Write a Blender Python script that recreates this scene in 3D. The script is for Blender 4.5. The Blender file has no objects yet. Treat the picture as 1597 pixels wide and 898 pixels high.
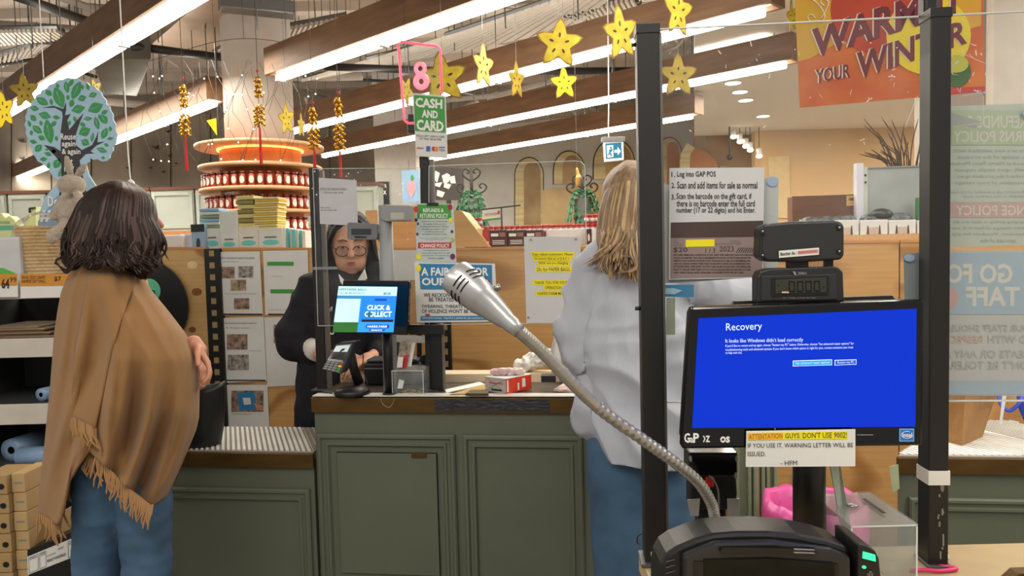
import bpy, bmesh, math, random
from mathutils import Vector, Matrix, Euler, noise
random.seed(7)
S = bpy.context.scene
COL = S.collection
PI = math.pi
# ---------------------------------------------------------------- camera
FPX = 1150.0; CX, CY = 798.5, 449.0
PITCH = math.radians(3.04); ROLL = math.radians(1.43); EYE = Vector((0, 0, 1.45))
FW = Vector((0, math.cos(PITCH), -math.sin(PITCH)))
R0 = Vector((1, 0, 0)); U0 = Vector((0, math.sin(PITCH), math.cos(PITCH)))
RT = math.cos(ROLL)*R0 - math.sin(ROLL)*U0
UP = math.sin(ROLL)*R0 + math.cos(ROLL)*U0
cd = bpy.data.cameras.new('camera'); cam = bpy.data.objects.new('camera', cd); COL.objects.link(cam)
cam.matrix_world = Matrix(((RT.x, UP.x, -FW.x, EYE.x), (RT.y, UP.y, -FW.y, EYE.y), (RT.z, UP.z, -FW.z, EYE.z), (0, 0, 0, 1)))
cd.sensor_width = 36; cd.lens = FPX/1597*36; cd.clip_start = .02; cd.clip_end = 100
S.camera = cam
# ---------------------------------------------------------------- world and exposure
w = bpy.data.worlds.new('world'); S.world = w; w.use_nodes = True
w.node_tree.nodes['Background'].inputs[0].default_value = (1, .93, .85, 1)
w.node_tree.nodes['Background'].inputs[1].default_value = .36
S.view_settings.view_transform = 'Standard'; S.view_settings.look = 'None'
S.view_settings.gamma = 1; S.view_settings.exposure = 0.36
TUBE = 11.0
ORD = 'first second third fourth fifth sixth seventh eighth ninth tenth eleventh twelfth thirteenth fourteenth fifteenth sixteenth seventeenth eighteenth nineteenth twentieth twenty-first twenty-second twenty-third twenty-fourth twenty-fifth'.split()
def area(name, loc, rot, sx, sy, power, col=(1, .93, .82)):
    l = bpy.data.lights.new(name, 'AREA'); l.shape = 'RECTANGLE'; l.size = sx; l.size_y = sy; l.energy = power; l.color = col
    o = bpy.data.objects.new(name, l); COL.objects.link(o); o.location = loc; o.rotation_euler = rot; return o
# the shop's light rows that hang outside the frame (over and behind the photographer)
for i, (x, y, L, p) in enumerate([(-2.4, .3, 3.2, 45), (0.2, -.6, 3.2, 42), (2.6, .6, 3.2, 45), (3.6, 3.0, 3.2, 50)]):
    area('ceiling_tube_lamp', (x, y, 2.85), (0, 0, math.radians(44)), .18, L, p)
area('ceiling_tube_lamp', (.5, 3.5, 3.1), (0, 0, math.radians(44)), .18, 4, 55)
area('ceiling_tube_lamp', (-3.2, 6.5, 2.9), (0, 0, math.radians(44)), .18, 4, 60)
area('hall_fill_light', (6.6, 7.6, 2.9), (0, 0, 0), 2.2, 2.2, 170, (1, .88, .72))  # unseen light added to brighten the beige hall
area('hall_fill_light', (4.6, 4.4, 2.9), (0, 0, math.radians(44)), .2, 2.4, 60)  # further unseen fill added out of frame on the right
# ---------------------------------------------------------------- helpers
def lin(c): return c/12.92 if c <= .04045 else ((c+.055)/1.055)**2.4
def H(h):
    h = h.lstrip('#'); return tuple(lin(int(h[i:i+2], 16)/255) for i in (0, 2, 4)) + (1,)
_m = {}
def mat(name, col='808080', rough=.6, metal=0, var=.06, scale=12, bump=0, bs=80, emis=0, ecol=None, spec=.5, stretch=(1, 1, 1), col2=None, sheen=0):
    if name in _m: return _m[name]
    m = bpy.data.materials.new(name); m.use_nodes = True; nt = m.node_tree; N = nt.nodes; Lk = nt.links
    b = N['Principled BSDF']; b.inputs['Roughness'].default_value = rough; b.inputs['Metallic'].default_value = metal
    b.inputs['Specular IOR Level'].default_value = spec
    if sheen: b.inputs['Sheen Weight'].default_value = sheen
    c = H(col); tc = N.new('ShaderNodeTexCoord'); mp = N.new('ShaderNodeMapping'); mp.inputs['Scale'].default_value = stretch
    Lk.new(tc.outputs['Object'], mp.inputs[0])
    nz = N.new('ShaderNodeTexNoise'); nz.inputs['Scale'].default_value = scale; nz.inputs['Detail'].default_value = 4
    Lk.new(mp.outputs[0], nz.inputs['Vector'])
    cr = N.new('ShaderNodeValToRGB'); cr.color_ramp.elements[0].position = .3; cr.color_ramp.elements[1].position = .7
    c2 = H(col2) if col2 else tuple(min(1, v*(1+var)) for v in c[:3])+(1,)
    cr.color_ramp.elements[0].color = tuple(v*(1-var) for v in c[:3])+(1,); cr.color_ramp.elements[1].color = c2
    Lk.new(nz.outputs['Fac'], cr.inputs[0]); Lk.new(cr.outputs[0], b.inputs['Base Color'])
    if bump:
        n2 = N.new('ShaderNodeTexNoise'); n2.inputs['Scale'].default_value = bs; n2.inputs['Detail'].default_value = 5
        Lk.new(mp.outputs[0], n2.inputs['Vector'])
        bp = N.new('ShaderNodeBump'); bp.inputs['Strength'].default_value = bump; bp.inputs['Distance'].default_value = .01
        Lk.new(n2.outputs['Fac'], bp.inputs['Height']); Lk.new(bp.outputs[0], b.inputs['Normal'])
    if emis:
        b.inputs['Emission Color'].default_value = H(ecol or col); b.inputs['Emission Strength'].default_value = emis
    _m[name] = m; return m
def ring_wood(name, a, b_, scale=1.6, dist=3.5, knots=True, rough=.5):
    """rotary-cut plywood: long contour rings plus a few knots"""
    m = bpy.data.materials.new(name); m.use_nodes = True; N = m.node_tree.nodes; Lk = m.node_tree.links
    b = N['Principled BSDF']; b.inputs['Roughness'].default_value = rough
    tc = N.new('ShaderNodeTexCoord'); mp = N.new('ShaderNodeMapping'); mp.inputs['Scale'].default_value = (.5, 1, 1.3)
    Lk.new(tc.outputs['Object'], mp.inputs[0])
    nz = N.new('ShaderNodeTexNoise'); nz.inputs['Scale'].default_value = scale; nz.inputs['Detail'].default_value = 2.2; nz.inputs['Distortion'].default_value = .4
    Lk.new(mp.outputs[0], nz.inputs['Vector'])
    mu = N.new('ShaderNodeMath'); mu.operation = 'MULTIPLY'; mu.inputs[1].default_value = dist*11
    Lk.new(nz.outputs['Fac'], mu.inputs[0]); sn = N.new('ShaderNodeMath'); sn.operation = 'SINE'; Lk.new(mu.outputs[0], sn.inputs[0])
    cr = N.new('ShaderNodeValToRGB'); e = cr.color_ramp.elements
    e[0].position = 0; e[0].color = H(a); e[1].position = .82; e[1].color = H(a); x = e.new(1.0); x.color = tuple(.2*p+.8*q for p, q in zip(H(a), H(b_)))
    mr = N.new('ShaderNodeMapRange'); mr.inputs[1].default_value = -1; Lk.new(sn.outputs[0], mr.inputs[0]); Lk.new(mr.outputs[0], cr.inputs[0])
    fn = N.new('ShaderNodeTexNoise'); fn.inputs['Scale'].default_value = 14; mp2 = N.new('ShaderNodeMapping'); mp2.inputs['Scale'].default_value = (.25, 1, 5)
    Lk.new(tc.outputs['Object'], mp2.inputs[0]); Lk.new(mp2.outputs[0], fn.inputs['Vector'])
    mx = N.new('ShaderNodeMixRGB'); mx.blend_type = 'MULTIPLY'; mx.inputs[0].default_value = .35
    Lk.new(cr.outputs[0], mx.inputs[1]); Lk.new(fn.outputs['Fac'], mx.inputs[2]); last = mx.outputs[0]
    if knots:
        vo = N.new('ShaderNodeTexVoronoi'); vo.inputs['Scale'].default_value = 2.6; vo.inputs['Randomness'].default_value = 1
        mp3 = N.new('ShaderNodeMapping'); mp3.inputs['Scale'].default_value = (1, .05, .75); Lk.new(tc.outputs['Object'], mp3.inputs[0]); Lk.new(mp3.outputs[0], vo.inputs['Vector'])
        kr = N.new('ShaderNodeValToRGB'); k = kr.color_ramp.elements; k[0].position = .03; k[0].color = (.10, .035, .01, 1); k[1].position = .075; k[1].color = (1, 1, 1, 1)
        q = k.new(.055); q.color = (.35, .16, .06, 1)
        Lk.new(vo.outputs['Distance'], kr.inputs[0]); m2 = N.new('ShaderNodeMixRGB'); m2.blend_type = 'MULTIPLY'; m2.inputs[0].default_value = 1
        Lk.new(last, m2.inputs[1]); Lk.new(kr.outputs[0], m2.inputs[2]); last = m2.outputs[0]
    Lk.new(last, b.inputs['Base Color']); return m
def acrylic(name, tint=(.97, .98, .98), haze=.04, rough=.05):
    m = bpy.data.materials.new(name); m.use_nodes = True; N = m.node_tree.nodes; Lk = m.node_tree.links
    N.remove(N['Principled BSDF']); out = [n for n in N if n.type == 'OUTPUT_MATERIAL'][0]
    tr = N.new('ShaderNodeBsdfTransparent'); tr.inputs[0].default_value = tint+(1,)
    gl = N.new('ShaderNodeBsdfGlossy'); gl.inputs['Roughness'].default_value = rough
    df = N.new('ShaderNodeBsdfDiffuse'); df.inputs[0].default_value = (.8, .82, .82, 1)
    fr = N.new('ShaderNodeLayerWeight'); fr.inputs[0].default_value = .12
    tc = N.new('ShaderNodeTexCoord'); nz = N.new('ShaderNodeTexNoise'); nz.inputs['Scale'].default_value = 9; nz.inputs['Detail'].default_value = 6
    Lk.new(tc.outputs['Object'], nz.inputs['Vector']); mr = N.new('ShaderNodeMapRange'); mr.inputs[1].default_value = .4; mr.inputs[2].default_value = .8
    mr.inputs[3].default_value = haze*.4; mr.inputs[4].default_value = haze*2; Lk.new(nz.outputs['Fac'], mr.inputs[0])
    m1 = N.new('ShaderNodeMixShader'); m2 = N.new('ShaderNodeMixShader')
    mf = N.new('ShaderNodeMath'); mf.operation = 'MULTIPLY'; mf.inputs[1].default_value = .55; Lk.new(fr.outputs['Fresnel'], mf.inputs[0])
    Lk.new(mf.outputs[0], m1.inputs[0]); Lk.new(tr.outputs[0], m1.inputs[1]); Lk.new(gl.outputs[0], m1.inputs[2])
    Lk.new(mr.outputs[0], m2.inputs[0]); Lk.new(m1.outputs[0], m2.inputs[1]); Lk.new(df.outputs[0], m2.inputs[2])
    Lk.new(m2.outputs[0], out.inputs[0]); return m
def sheer(name, col, op=.6):
    """thin translucent sheet (paper seen through, poly bag)"""
    m = bpy.data.materials.new(name); m.use_nodes = True; N = m.node_tree.nodes; Lk = m.node_tree.links
    b = N['Principled BSDF']; b.inputs['Base Color'].default_value = H(col); b.inputs['Alpha'].default_value = op; b.inputs['Roughness'].default_value = .4
    nz = N.new('ShaderNodeTexNoise'); nz.inputs['Scale'].default_value = 30; bp = N.new('ShaderNodeBump'); bp.inputs['Strength'].default_value = .3
    Lk.new(nz.outputs['Fac'], bp.inputs['Height']); Lk.new(bp.outputs[0], b.inputs['Normal']); return m
class Fr:
    """a vertical reference plane: origin, heading a (degrees about z); local axes x along, y away from the camera, z up"""
    def __init__(s, o, deg): s.o = Vector(o); s.a = math.radians(deg); s.u = Vector((math.cos(s.a), math.sin(s.a), 0)); s.n = Vector((-math.sin(s.a), math.cos(s.a), 0))
    def L(s, px, py, d=0.0):
        r = FW + RT*((px-CX)/FPX) + UP*((CY-py)/FPX); t = (s.o-EYE).dot(s.n)+d; t /= r.dot(s.n); p = EYE+r*t-s.o
        return Vector((p.dot(s.u), d, p.z))
    def W(s, l): return s.o + s.u*l[0] + s.n*l[1] + Vector((0, 0, l[2]))
def on_z(px, py, z):
    r = FW + RT*((px-CX)/FPX) + UP*((CY-py)/FPX); t = (z-EYE.z)/r.z; return EYE+r*t
WF = Fr((0, 0, 0), 0)          # plain depth planes
CF = Fr((-.2, 2.45, 0), -7.5)  # the service counters, screens and plywood divider
NF = Fr((.35, 1.1, 0), -4)     # the self checkout in front
def props(o, label=None, cat=None, group=None, kind=None):
    if label: o['label'] = label
    if cat: o['category'] = cat
    if group: o['group'] = group
    if kind: o['kind'] = kind
class Th:
    def __init__(s, name, label, cat, fr, base, group=None, kind=None):
        s.fr = fr; s.b = Vector(base); o = bpy.data.objects.new(name, None); o.empty_display_size = .05; COL.objects.link(o)
        o.location = fr.W(s.b); o.rotation_euler = (0, 0, fr.a); props(o, label, cat, group, kind); s.o = o
    def L(s, px, py, d=None): return s.fr.L(px, py, s.b.y if d is None else d) - s.b
class MB:
    def __init__(s): s.v = []; s.f = []; s.sm = []
    def add(s, vs, fs, sm=False):
        k = len(s.v); s.v += [tuple(v) for v in vs]; s.f += [tuple(i+k for i in f) for f in fs]; s.sm += [sm]*len(fs); return s
    def box(s, x0, x1, y0, y1, z0, z1, M=None):
        v = [Vector((x, y, z)) for x in (x0, x1) for y in (y0, y1) for z in (z0, z1)]
        if M: v = [M @ p for p in v]
        return s.add(v, [(0, 1, 3, 2), (4, 6, 7, 5), (0, 4, 5, 1), (2, 3, 7, 6), (0, 2, 6, 4), (1, 5, 7, 3)])
    def cbox(s, c, sz, M=None):
        a = Matrix.Translation(c) @ (M.to_4x4() if M else Matrix.Identity(4))
        return s.box(-sz[0]/2, sz[0]/2, -sz[1]/2, sz[1]/2, -sz[2]/2, sz[2]/2, a)
    def tube(s, pts, r, n=8, cap=True, flat=1.0):
        pts = [Vector(p) for p in pts]; rs = r if isinstance(r, (list, tuple)) else [r]*len(pts); vs = []; fs = []; up = None
        for i, p in enumerate(pts):
            t = (pts[min(i+1, len(pts)-1)]-pts[max(i-1, 0)])
            t = t.normalized() if t.length > 1e-9 else Vector((0, 0, 1))
            if up is None: up = Vector((0, 0, 1)) if abs(t.z) < .9 else Vector((0, 1, 0))
            a = t.cross(up)
            if a.length < 1e-6: a = t.orthogonal()
            a.normalize(); b = a.cross(t).normalized(); up = b
            for k in range(n):
                an = 2*PI*k/n; vs.append(p + a*math.cos(an)*rs[i] + b*math.sin(an)*rs[i]*flat)
        for i in range(len(pts)-1):
            for k in range(n):
                q = (k+1) % n; fs.append((i*n+k, i*n+q, (i+1)*n+q, (i+1)*n+k))
        if cap: fs += [tuple(range(n-1, -1, -1)), tuple((len(pts)-1)*n+k for k in range(n))]
        return s.add(vs, fs, n > 5)
    def cyl(s, p1, p2, r1, r2=None, n=20): return s.tube([p1, p2], [r1, r1 if r2 is None else r2], n)
    def lathe(s, prof, c=(0, 0, 0), n=24, M=None, sq=1.0):
        vs = []; fs = []; c = Vector(c)
        for (r, z) in prof:
            for k in range(n):
                p = Vector((r*math.cos(2*PI*k/n), r*sq*math.sin(2*PI*k/n), z)); vs.append(c + (M @ p if M else p))
        for i in range(len(prof)-1):
            for k in range(n):
                q = (k+1) % n; fs.append((i*n+k, i*n+q, (i+1)*n+q, (i+1)*n+k))
        fs += [tuple(range(n-1, -1, -1)), tuple((len(prof)-1)*n+k for k in range(n))]
        return s.add(vs, fs, True)
    def ball(s, c, r, n=12, M=None):
        if not isinstance(r, (list, tuple)): r = (r, r, r)
        vs = []; fs = []; c = Vector(c); m = n//2
        for i in range(m+1):
            a = PI*i/m
            for k in range(n):
                p = Vector((r[0]*math.sin(a)*math.cos(2*PI*k/n), r[1]*math.sin(a)*math.sin(2*PI*k/n), r[2]*math.cos(a))); vs.append(c+(M @ p if M else p))
        for i in range(m):
            for k in range(n):
                q = (k+1) % n; fs.append((i*n+k, (i+1)*n+k, (i+1)*n+q, i*n+q))
        return s.add(vs, fs, True)
    def prism(s, pts, y0, y1, M=None):
        """outline (x,z) between planes y0 (front) and y1"""
        n = len(pts); v = [Vector((p[0], y0, p[-1])) for p in pts]+[Vector((p[0], y1, p[-1])) for p in pts]
        if M: v = [M @ p for p in v]
        ar = sum(pts[i][0]*pts[(i+1) % n][-1]-pts[(i+1) % n][0]*pts[i][-1] for i in range(n)); r = list(range(n))
        fr = tuple(r) if ar > 0 else tuple(reversed(r)); bk = tuple(i+n for i in reversed(fr))
        sd = [(fr[i], bk[n-1-i], bk[n-1-(i+1) % n], fr[(i+1) % n]) for i in range(n)]
        return s.add(v, [fr, bk]+sd)
    def slab(s, pts3, dvec):
        n = len(pts3); v = [Vector(p) for p in pts3]; d = Vector(dvec); v += [p+d for p in v[:n]]
        return s.add(v, [tuple(range(n)), tuple(range(2*n-1, n-1, -1))]+[(i, i+n, (i+1) % n+n, (i+1) % n) for i in range(n)])
    def grid(s, P, nu, nv, close=False, sm=True):
        """P: list of rows (nv rows of nu points)"""
        vs = [p for row in P for p in row]; fs = []
        for j in range(nv-1):
            for i in range(nu if close else nu-1):
                q = (i+1) % nu; fs.append((j*nu+i, j*nu+q, (j+1)*nu+q, (j+1)*nu+i))
        return s.add(vs, fs, sm)
    def mesh(s, name='mesh'):
        me = bpy.data.meshes.new(name); me.from_pydata(s.v, [], s.f); me.polygons.foreach_set('use_smooth', s.sm); me.update(); return me
    def build(s, name, m, parent=None, bevel=0, label=None, kind=None, thick=0, sub=0, fix=True):
        me = s.mesh(name)
        if fix and len(s.f) < 60000:
            bm = bmesh.new(); bm.from_mesh(me); bmesh.ops.recalc_face_normals(bm, faces=bm.faces); bm.to_mesh(me); bm.free()
        return put(name, me, m, parent, bevel, label, kind, thick, sub)
def put(name, me, m, parent=None, bevel=0, label=None, kind=None, thick=0, sub=0):
    if m and not me.materials: me.materials.append(m)
    o = bpy.data.objects.new(name, me); COL.objects.link(o)
    if parent is not None: o.parent = parent.o if isinstance(parent, Th) else parent
    if thick: md = o.modifiers.new('s', 'SOLIDIFY'); md.thickness = thick; md.offset = 0
    if sub: md = o.modifiers.new('u', 'SUBSURF'); md.levels = md.render_levels = sub
    if bevel: md = o.modifiers.new('b', 'BEVEL'); md.width = bevel; md.segments = 2; md.limit_method = 'ANGLE'
    props(o, label, None, None, kind); return o
_tc = {}
def glyphs(txt, bold=0.0, res=2):
    """flat triangulated text, bounds normalised to 0..1; returns verts, faces"""
    k = (txt, bold, res)
    if k in _tc: return _tc[k]
    c = bpy.data.curves.new('t', 'FONT'); c.body = txt; c.size = 1; c.offset = bold; c.resolution_u = res; c.fill_mode = 'FRONT'
    o = bpy.data.objects.new('t', c); COL.objects.link(o)
    bpy.context.view_layer.update()
    me = bpy.data.meshes.new_from_object(o.evaluated_get(bpy.context.evaluated_depsgraph_get()))
    v = [(p.co.x, p.co.y) for p in me.vertices]; f = [tuple(p.vertices) for p in me.polygons]
    bpy.data.objects.remove(o); bpy.data.curves.remove(c); bpy.data.meshes.remove(me)
    x0 = min(p[0] for p in v); x1 = max(p[0] for p in v); y0 = min(p[1] for p in v); y1 = max(p[1] for p in v)
    v = [((p[0]-x0)/(x1-x0), (p[1]-y0)/(y1-y0)) for p in v]; _tc[k] = (v, f); return _tc[k]
def corners(q):
    return q if len(q) == 4 and isinstance(q[0], (tuple, list)) else [(q[0], q[1]), (q[2], q[1]), (q[2], q[3]), (q[0], q[3])]
def bil(C, u, v): return (C[3]*(1-u)+C[2]*u)*(1-v) + (C[0]*(1-u)+C[1]*u)*v
def addtext(mb, th, txt, q, off=.0006, bold=0.0, d=None, flip=False, res=2):
    C = [th.L(x, y, d) for x, y in corners(q)]; v, f = glyphs(txt, bold, res); off *= 2.6 if th.fr is CF else 1.3
    nrm = Vector((0, -off, 0)); mb.add([bil(C, (1-a) if flip else a, b)+nrm for a, b in v], f)
def text(th, txt, q, m, off=.0006, bold=0.0, d=None, flip=False, name='lettering', parent=None):
    mb = MB(); addtext(mb, th, txt, q, off, bold, d, flip); return mb.build(name, m, parent or th, fix=False)
def lines(th, rows, q, m, off=.0006, bold=0.0, d=None, flip=False, align='C', fill=.68, name='lettering', parent=None):
    C = corners(q); n = len(rows); mx = max(len(r) for r in rows); mb = MB()
    def P(u, v): return tuple((C[0][i]*(1-u)+C[1][i]*u)*(1-v)+(C[3][i]*(1-u)+C[2][i]*u)*v for i in (0, 1))
    for j, r in enumerate(rows):
        if not r.strip(): continue
        wd = len(r)/mx; a = {'C': (1-wd)/2, 'L': 0, 'R': 1-wd}[align]
        if flip: a = 1-a-wd
        addtext(mb, th, r, [P(a, j/n), P(a+wd, j/n), P(a+wd, (j+fill)/n), P(a, (j+fill)/n)], off, bold, d, flip, 1)
    return mb.build(name, m, parent or th, fix=False)
def quad(th, q, m, name, off=.0004, th_=.0003, d=None, parent=None, bevel=0, label=None):
    """flat piece whose outline is given on th's plane; front face at off before it"""
    C = [th.L(x, y, d) for x, y in (corners(q) if not (len(q) > 4) else q)]; mb = MB()
    y = C[0].y; k = 2.6 if th.fr is CF else 1.3; off *= k; mb.prism([(c.x, c.z) for c in C], y-off-th_, y-off); return mb.build(name, m, parent or th, bevel=bevel, label=label)
def poly(th, pts, m, name, y0, y1, parent=None, bevel=0, d=None, label=None):
    C = [th.L(x, y, d) for x, y in pts]; return MB().prism([(c.x, c.z) for c in C], C[0].y+y0, C[0].y+y1).build(name, m, parent or th, bevel=bevel, label=label)
def circ(cx, cy, rx, ry=None, n=24, a0=0, a1=2*PI):
    ry = ry or rx; return [(cx+rx*math.cos(a0+(a1-a0)*i/n), cy+ry*math.sin(a0+(a1-a0)*i/n)) for i in range(n)]
def dup(o, parent=None):
    c = o.copy(); COL.objects.link(c); c.parent = parent
    for ch in o.children: dup(ch, c)
    return c
def organic(name, items, vox, m, parent, smooth=4, disp=None, label=None):
    """one continuous surface grown round tapered capsules (p1,r1,p2,r2) and ellipsoids ('e',c,r,M)"""
    mb = MB()
    for it in items:
        if it[0] == 'e': mb.ball(it[1], it[2], 20, it[3] if len(it) > 3 else None)
        else:
            p1, r1, p2, r2 = Vector(it[0]), it[1], Vector(it[2]), it[3]; d = p2-p1; L = max(d.length, 1e-5)
            ax = d/L; M = ax.to_track_quat('Z', 'Y').to_matrix(); prof = []
            for k in range(6): a = PI/2*k/6; prof.append((max(r1*math.sin(a), .0003), -r1*math.cos(a)))
            for k in range(7): a = PI/2*k/6; prof.append((max(r2*math.cos(a), .0003), L+r2*math.sin(a)))
            mb.lathe(prof, p1, 18, M)
    me = mb.mesh(name); bm = bmesh.new(); bm.from_mesh(me); bmesh.ops.recalc_face_normals(bm, faces=bm.faces); bm.to_mesh(me); bm.free()
    o = bpy.data.objects.new(name, me); COL.objects.link(o)
    md = o.modifiers.new('r', 'REMESH'); md.mode = 'VOXEL'; md.voxel_size = vox; md.use_smooth_shade = True
    if smooth: md = o.modifiers.new('s', 'SMOOTH'); md.iterations = smooth; md.factor = .6
    bpy.context.view_layer.update()
    m2 = bpy.data.meshes.new_from_object(o.evaluated_get(bpy.context.evaluated_depsgraph_get()))
    bpy.data.objects.remove(o)
    if disp:
        nr = [v.normal.copy() for v in m2.vertices]
        for v, n in zip(m2.vertices, nr): v.co = disp(v.co.copy(), n)
    m2.polygons.foreach_set('use_smooth', [True]*len(m2.polygons)); m2.update()
    m2.materials.clear(); m2.name = name
    return put(name, m2, m, parent, label=label)
def nz(p, s=(1, 1, 1), o=0): return noise.noise(Vector((p.x*s[0]+o, p.y*s[1]+o*1.7, p.z*s[2])))
def spline(pts, n=8):
    P = [Vector(p) for p in pts]; P = [P[0]*2-P[1]]+P+[P[-1]*2-P[-2]]; out = []
    for i in range(1, len(P)-2):
        for k in range(n):
            t = k/n; out.append(.5*((2*P[i])+(P[i+1]-P[i-1])*t+(2*P[i-1]-5*P[i]+4*P[i+1]-P[i+2])*t*t+(3*P[i]-P[i-1]-3*P[i+1]+P[i+2])*t**3))
    out.append(P[-2]); return out
# ---------------------------------------------------------------- materials
BLACK = mat('black_plastic', '0f0f10', .42, var=.15, bump=.05, bs=300)
BLKMET = mat('black_powder_coat', '141312', .5, var=.12, scale=30)
GLOSS = mat('gloss_black', '0a0a0c', .12, var=.05)
WHITE = mat('white_paper', 'dcdcd8', .7, var=.03)
PAPER = mat('grey_white_paper', 'c9cacc', .7, var=.05, scale=6)
INK = mat('print_black', '26262a', .8)
GREYINK = mat('print_grey', '6c6a6e', .8)
BLUE = mat('poster_blue', '2f7fb0', .5); RED = mat('print_red', 'c23238', .5); YEL = mat('highlighter_yellow', 'f0e21c', .5)
GREEN = mat('print_green', '3f9a3c', .5); WHI = mat('print_white', 'eeeeea', .5)
STEEL = mat('brushed_steel', '9a9b9a', .32, 1, var=.08, scale=60)
DSTEEL = mat('dull_steel', '6d6f70', .45, .8)
GREENP = mat('sage_green_paint', '5f6555', .5, var=.05, scale=4, bump=.03, bs=60)
BRASS = mat('aged_brass', '5f4720', .42, .55, var=.3, scale=7, stretch=(1, 1, 3))
PLY = ring_wood('plywood', 'dfab6a', 'a8713c', 1.3, 3.4, knots=False)
PLY2 = ring_wood('pine_plywood', 'e3b678', 'a06a2c', 2.2, 3.0, knots=False)
ACR = acrylic('clear_acrylic', haze=.022); ACRN = acrylic('clear_acrylic_scuffed', (.97, .98, .98), .03, .04)
EDGE = mat('acrylic_edge', 'cfd6d4', .2, emis=0)
SKIN = mat('skin', 'c98f74', .5, var=.06, scale=30, bump=.03, bs=200)
DENIM = mat('blue_denim', '3e5a76', .85, var=.3, scale=7, bump=.15, bs=400)
GREY = mat('grey_plastic', '85878a', .45)
# ================================================================ the setting
def struct(name, mb, m, **k): return mb.build(name, m, None, kind='structure', **k)
FLOOR = mat('polished_concrete', '7d766c', .45, var=.12, scale=3)
struct('floor', MB().box(-9, 9, -2.5, 13, -.1, 0), FLOOR)
CEIL = mat('sprayed_ceiling', 'b8ab9e', .9, var=.12, scale=2, bump=.2, bs=8)
CEILZ = 4.0
ceiling = struct('ceiling', MB().box(-9, 9, 1.5, 13, CEILZ, CEILZ+.15), CEIL)
mb = MB()
for i in range(16): y = 2.0+i*.7; mb.box(-9, 9, y, y+.12, CEILZ-.1, CEILZ)
mb.build('ceiling_rib', CEIL, ceiling)
MURAL = mat('faded_mural', '94887a', .9, var=.28, scale=1.1, col2='b5a896', stretch=(1, 1, .6))
MURG = mat('grey_plaster', 'bdbab2', .9, var=.12, scale=2)
YB = 11.5
wb = struct('wall_back', MB().box(-9, WF.L(650, 300, YB).x, YB, YB+.15, 0, CEILZ).box(WF.L(650, 300, YB).x, WF.L(1150, 300, YB).x, YB, YB+.15, 0, CEILZ), MURAL)
P_ = lambda x, y, d=YB: WF.L(x, y, d)
def wpoly(pts, m, name, y0, y1, parent=wb, d=YB):
    C = [P_(x, y, d) for x, y in pts]; return MB().prism([(c.x, c.z) for c in C], d+y0, d+y1).build(name, m, parent)
wpoly([(650, 210), (1085, 160), (1085, 380), (650, 380)], MURG, 'plaster_panel', -.03, 0)
STONE = mat('painted_stone', 'c9b98e', .9, var=.2, scale=3, stretch=(.3, 1, 6)); VIEW = mat('painted_view', '8f7250', .9, var=.3, scale=1.6, col2='c9a878')
DLINE = mat('painted_outline', '38322a', .9)
def arch(x0, x1, yb, yt, ring, view=VIEW):
    xc = (x0+x1)/2; r = (x1-x0)/2; sy = 1.25
    top = circ(xc, yt+r*sy, r, r*sy, 14, PI, 2*PI)+[(x1, yt+r*sy)]; o = [(x0, yb)]+top+[(x1, yb)]
    wpoly(o, DLINE, 'arch_outline', -.045, -.03)
    k = 1.5; t2 = circ(xc, yt+r*sy, r-k, (r-k)*sy, 14, PI, 2*PI)+[(x1-k, yt+r*sy)]
    wpoly([(x0+k, yb)]+t2+[(x1-k, yb)], STONE, 'painted_arch', -.06, -.045)
    ri = r-ring; t3 = circ(xc+ring*.5, yt+ring*.8+ri*sy, ri, ri*sy, 14, PI, 2*PI)+[(xc+ring*.5+ri, yt+ring*.8+ri*sy)]
    wpoly([(xc+ring*.5-ri, yb+1)]+t3+[(xc+ring*.5+ri, yb+1)], view, 'painted_view', -.07, -.06)
arch(802, 848, 352, 245, 10); arch(862, 912, 288, 235, 10); arch(924, 990, 280, 216, 13); arch(1024, 1062, 290, 214, 10, mat('terracotta', 'b4774a', .9))
wpoly([(820, 300), (905, 290), (985, 283), (985, 378), (820, 378)], mat('painted_hill', 'a88a62', .9, var=.3, scale=1.2, col2='d8bb88'), 'painted_hill', -.05, -.035)
BIRD = mat('painted_bird', '463e34', .9)
for bx, by, bs in [(244, 230, 8), (265, 243, 6), (240, 250, 5), (35, 220, 7), (36, 248, 6), (200, 262, 4), (235, 262, 4), (255, 268, 4), (275, 255, 3), (262, 205, 5)]:
    wpoly([(bx-bs, by-bs*.35), (bx-bs*.2, by-.8), (bx+bs*.6, by-bs*.5), (bx+bs*.2, by+.5), (bx+bs, by+bs*.35), (bx-bs*.1, by+bs*.3)], BIRD, 'painted_bird', -.02, -.004)
for i in range(9):
    x = 18+i*62; wpoly([(x, 165), (x+.9, 165), (x+.9, 300), (x, 300)], DLINE, 'panel_joint', -.012, -.002)
# beige wall and white soffit on the right
YR = 10.2
BEIGE = mat('warm_beige_paint', 'd6b488', .85, var=.05, scale=1)
struct('wall_right', MB().box(P_(1178, 300, YR).x, 8.9, YR, YR+.15, 0, CEILZ), BEIGE)
struct('trim_1', MB().box(P_(1085, 300, YR+.6).x, P_(1180, 300, YR+.6).x, YR+.62, YR+.7, 0, CEILZ), mat('ochre_panel', 'a8875c', .85, var=.12, scale=2))
wpoly([(1090, 262), (1090, 232), (1100, 222), (1118, 228), (1135, 244), (1138, 262)], mat('terracotta', 'b4774a', .9), 'painted_arch', .55, .6, d=YR)
wpoly([(1074, 262), (1076, 232), (1086, 214), (1099, 222), (1091, 234), (1090, 262)], STONE, 'painted_arch', .53, .59, d=YR)
wpoly([(1197, 245), (1230, 243), (1232, 340), (1200, 340)], mat('cream_paint', 'd8bf92', .8), 'wall_recess', -.03, 0, d=YR)
wpoly([(1139, 253), (1150, 252), (1150, 262), (1139, 262)], GREY, 'wall_grille', .5, .56, d=YR)
SOF = 2.98
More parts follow.
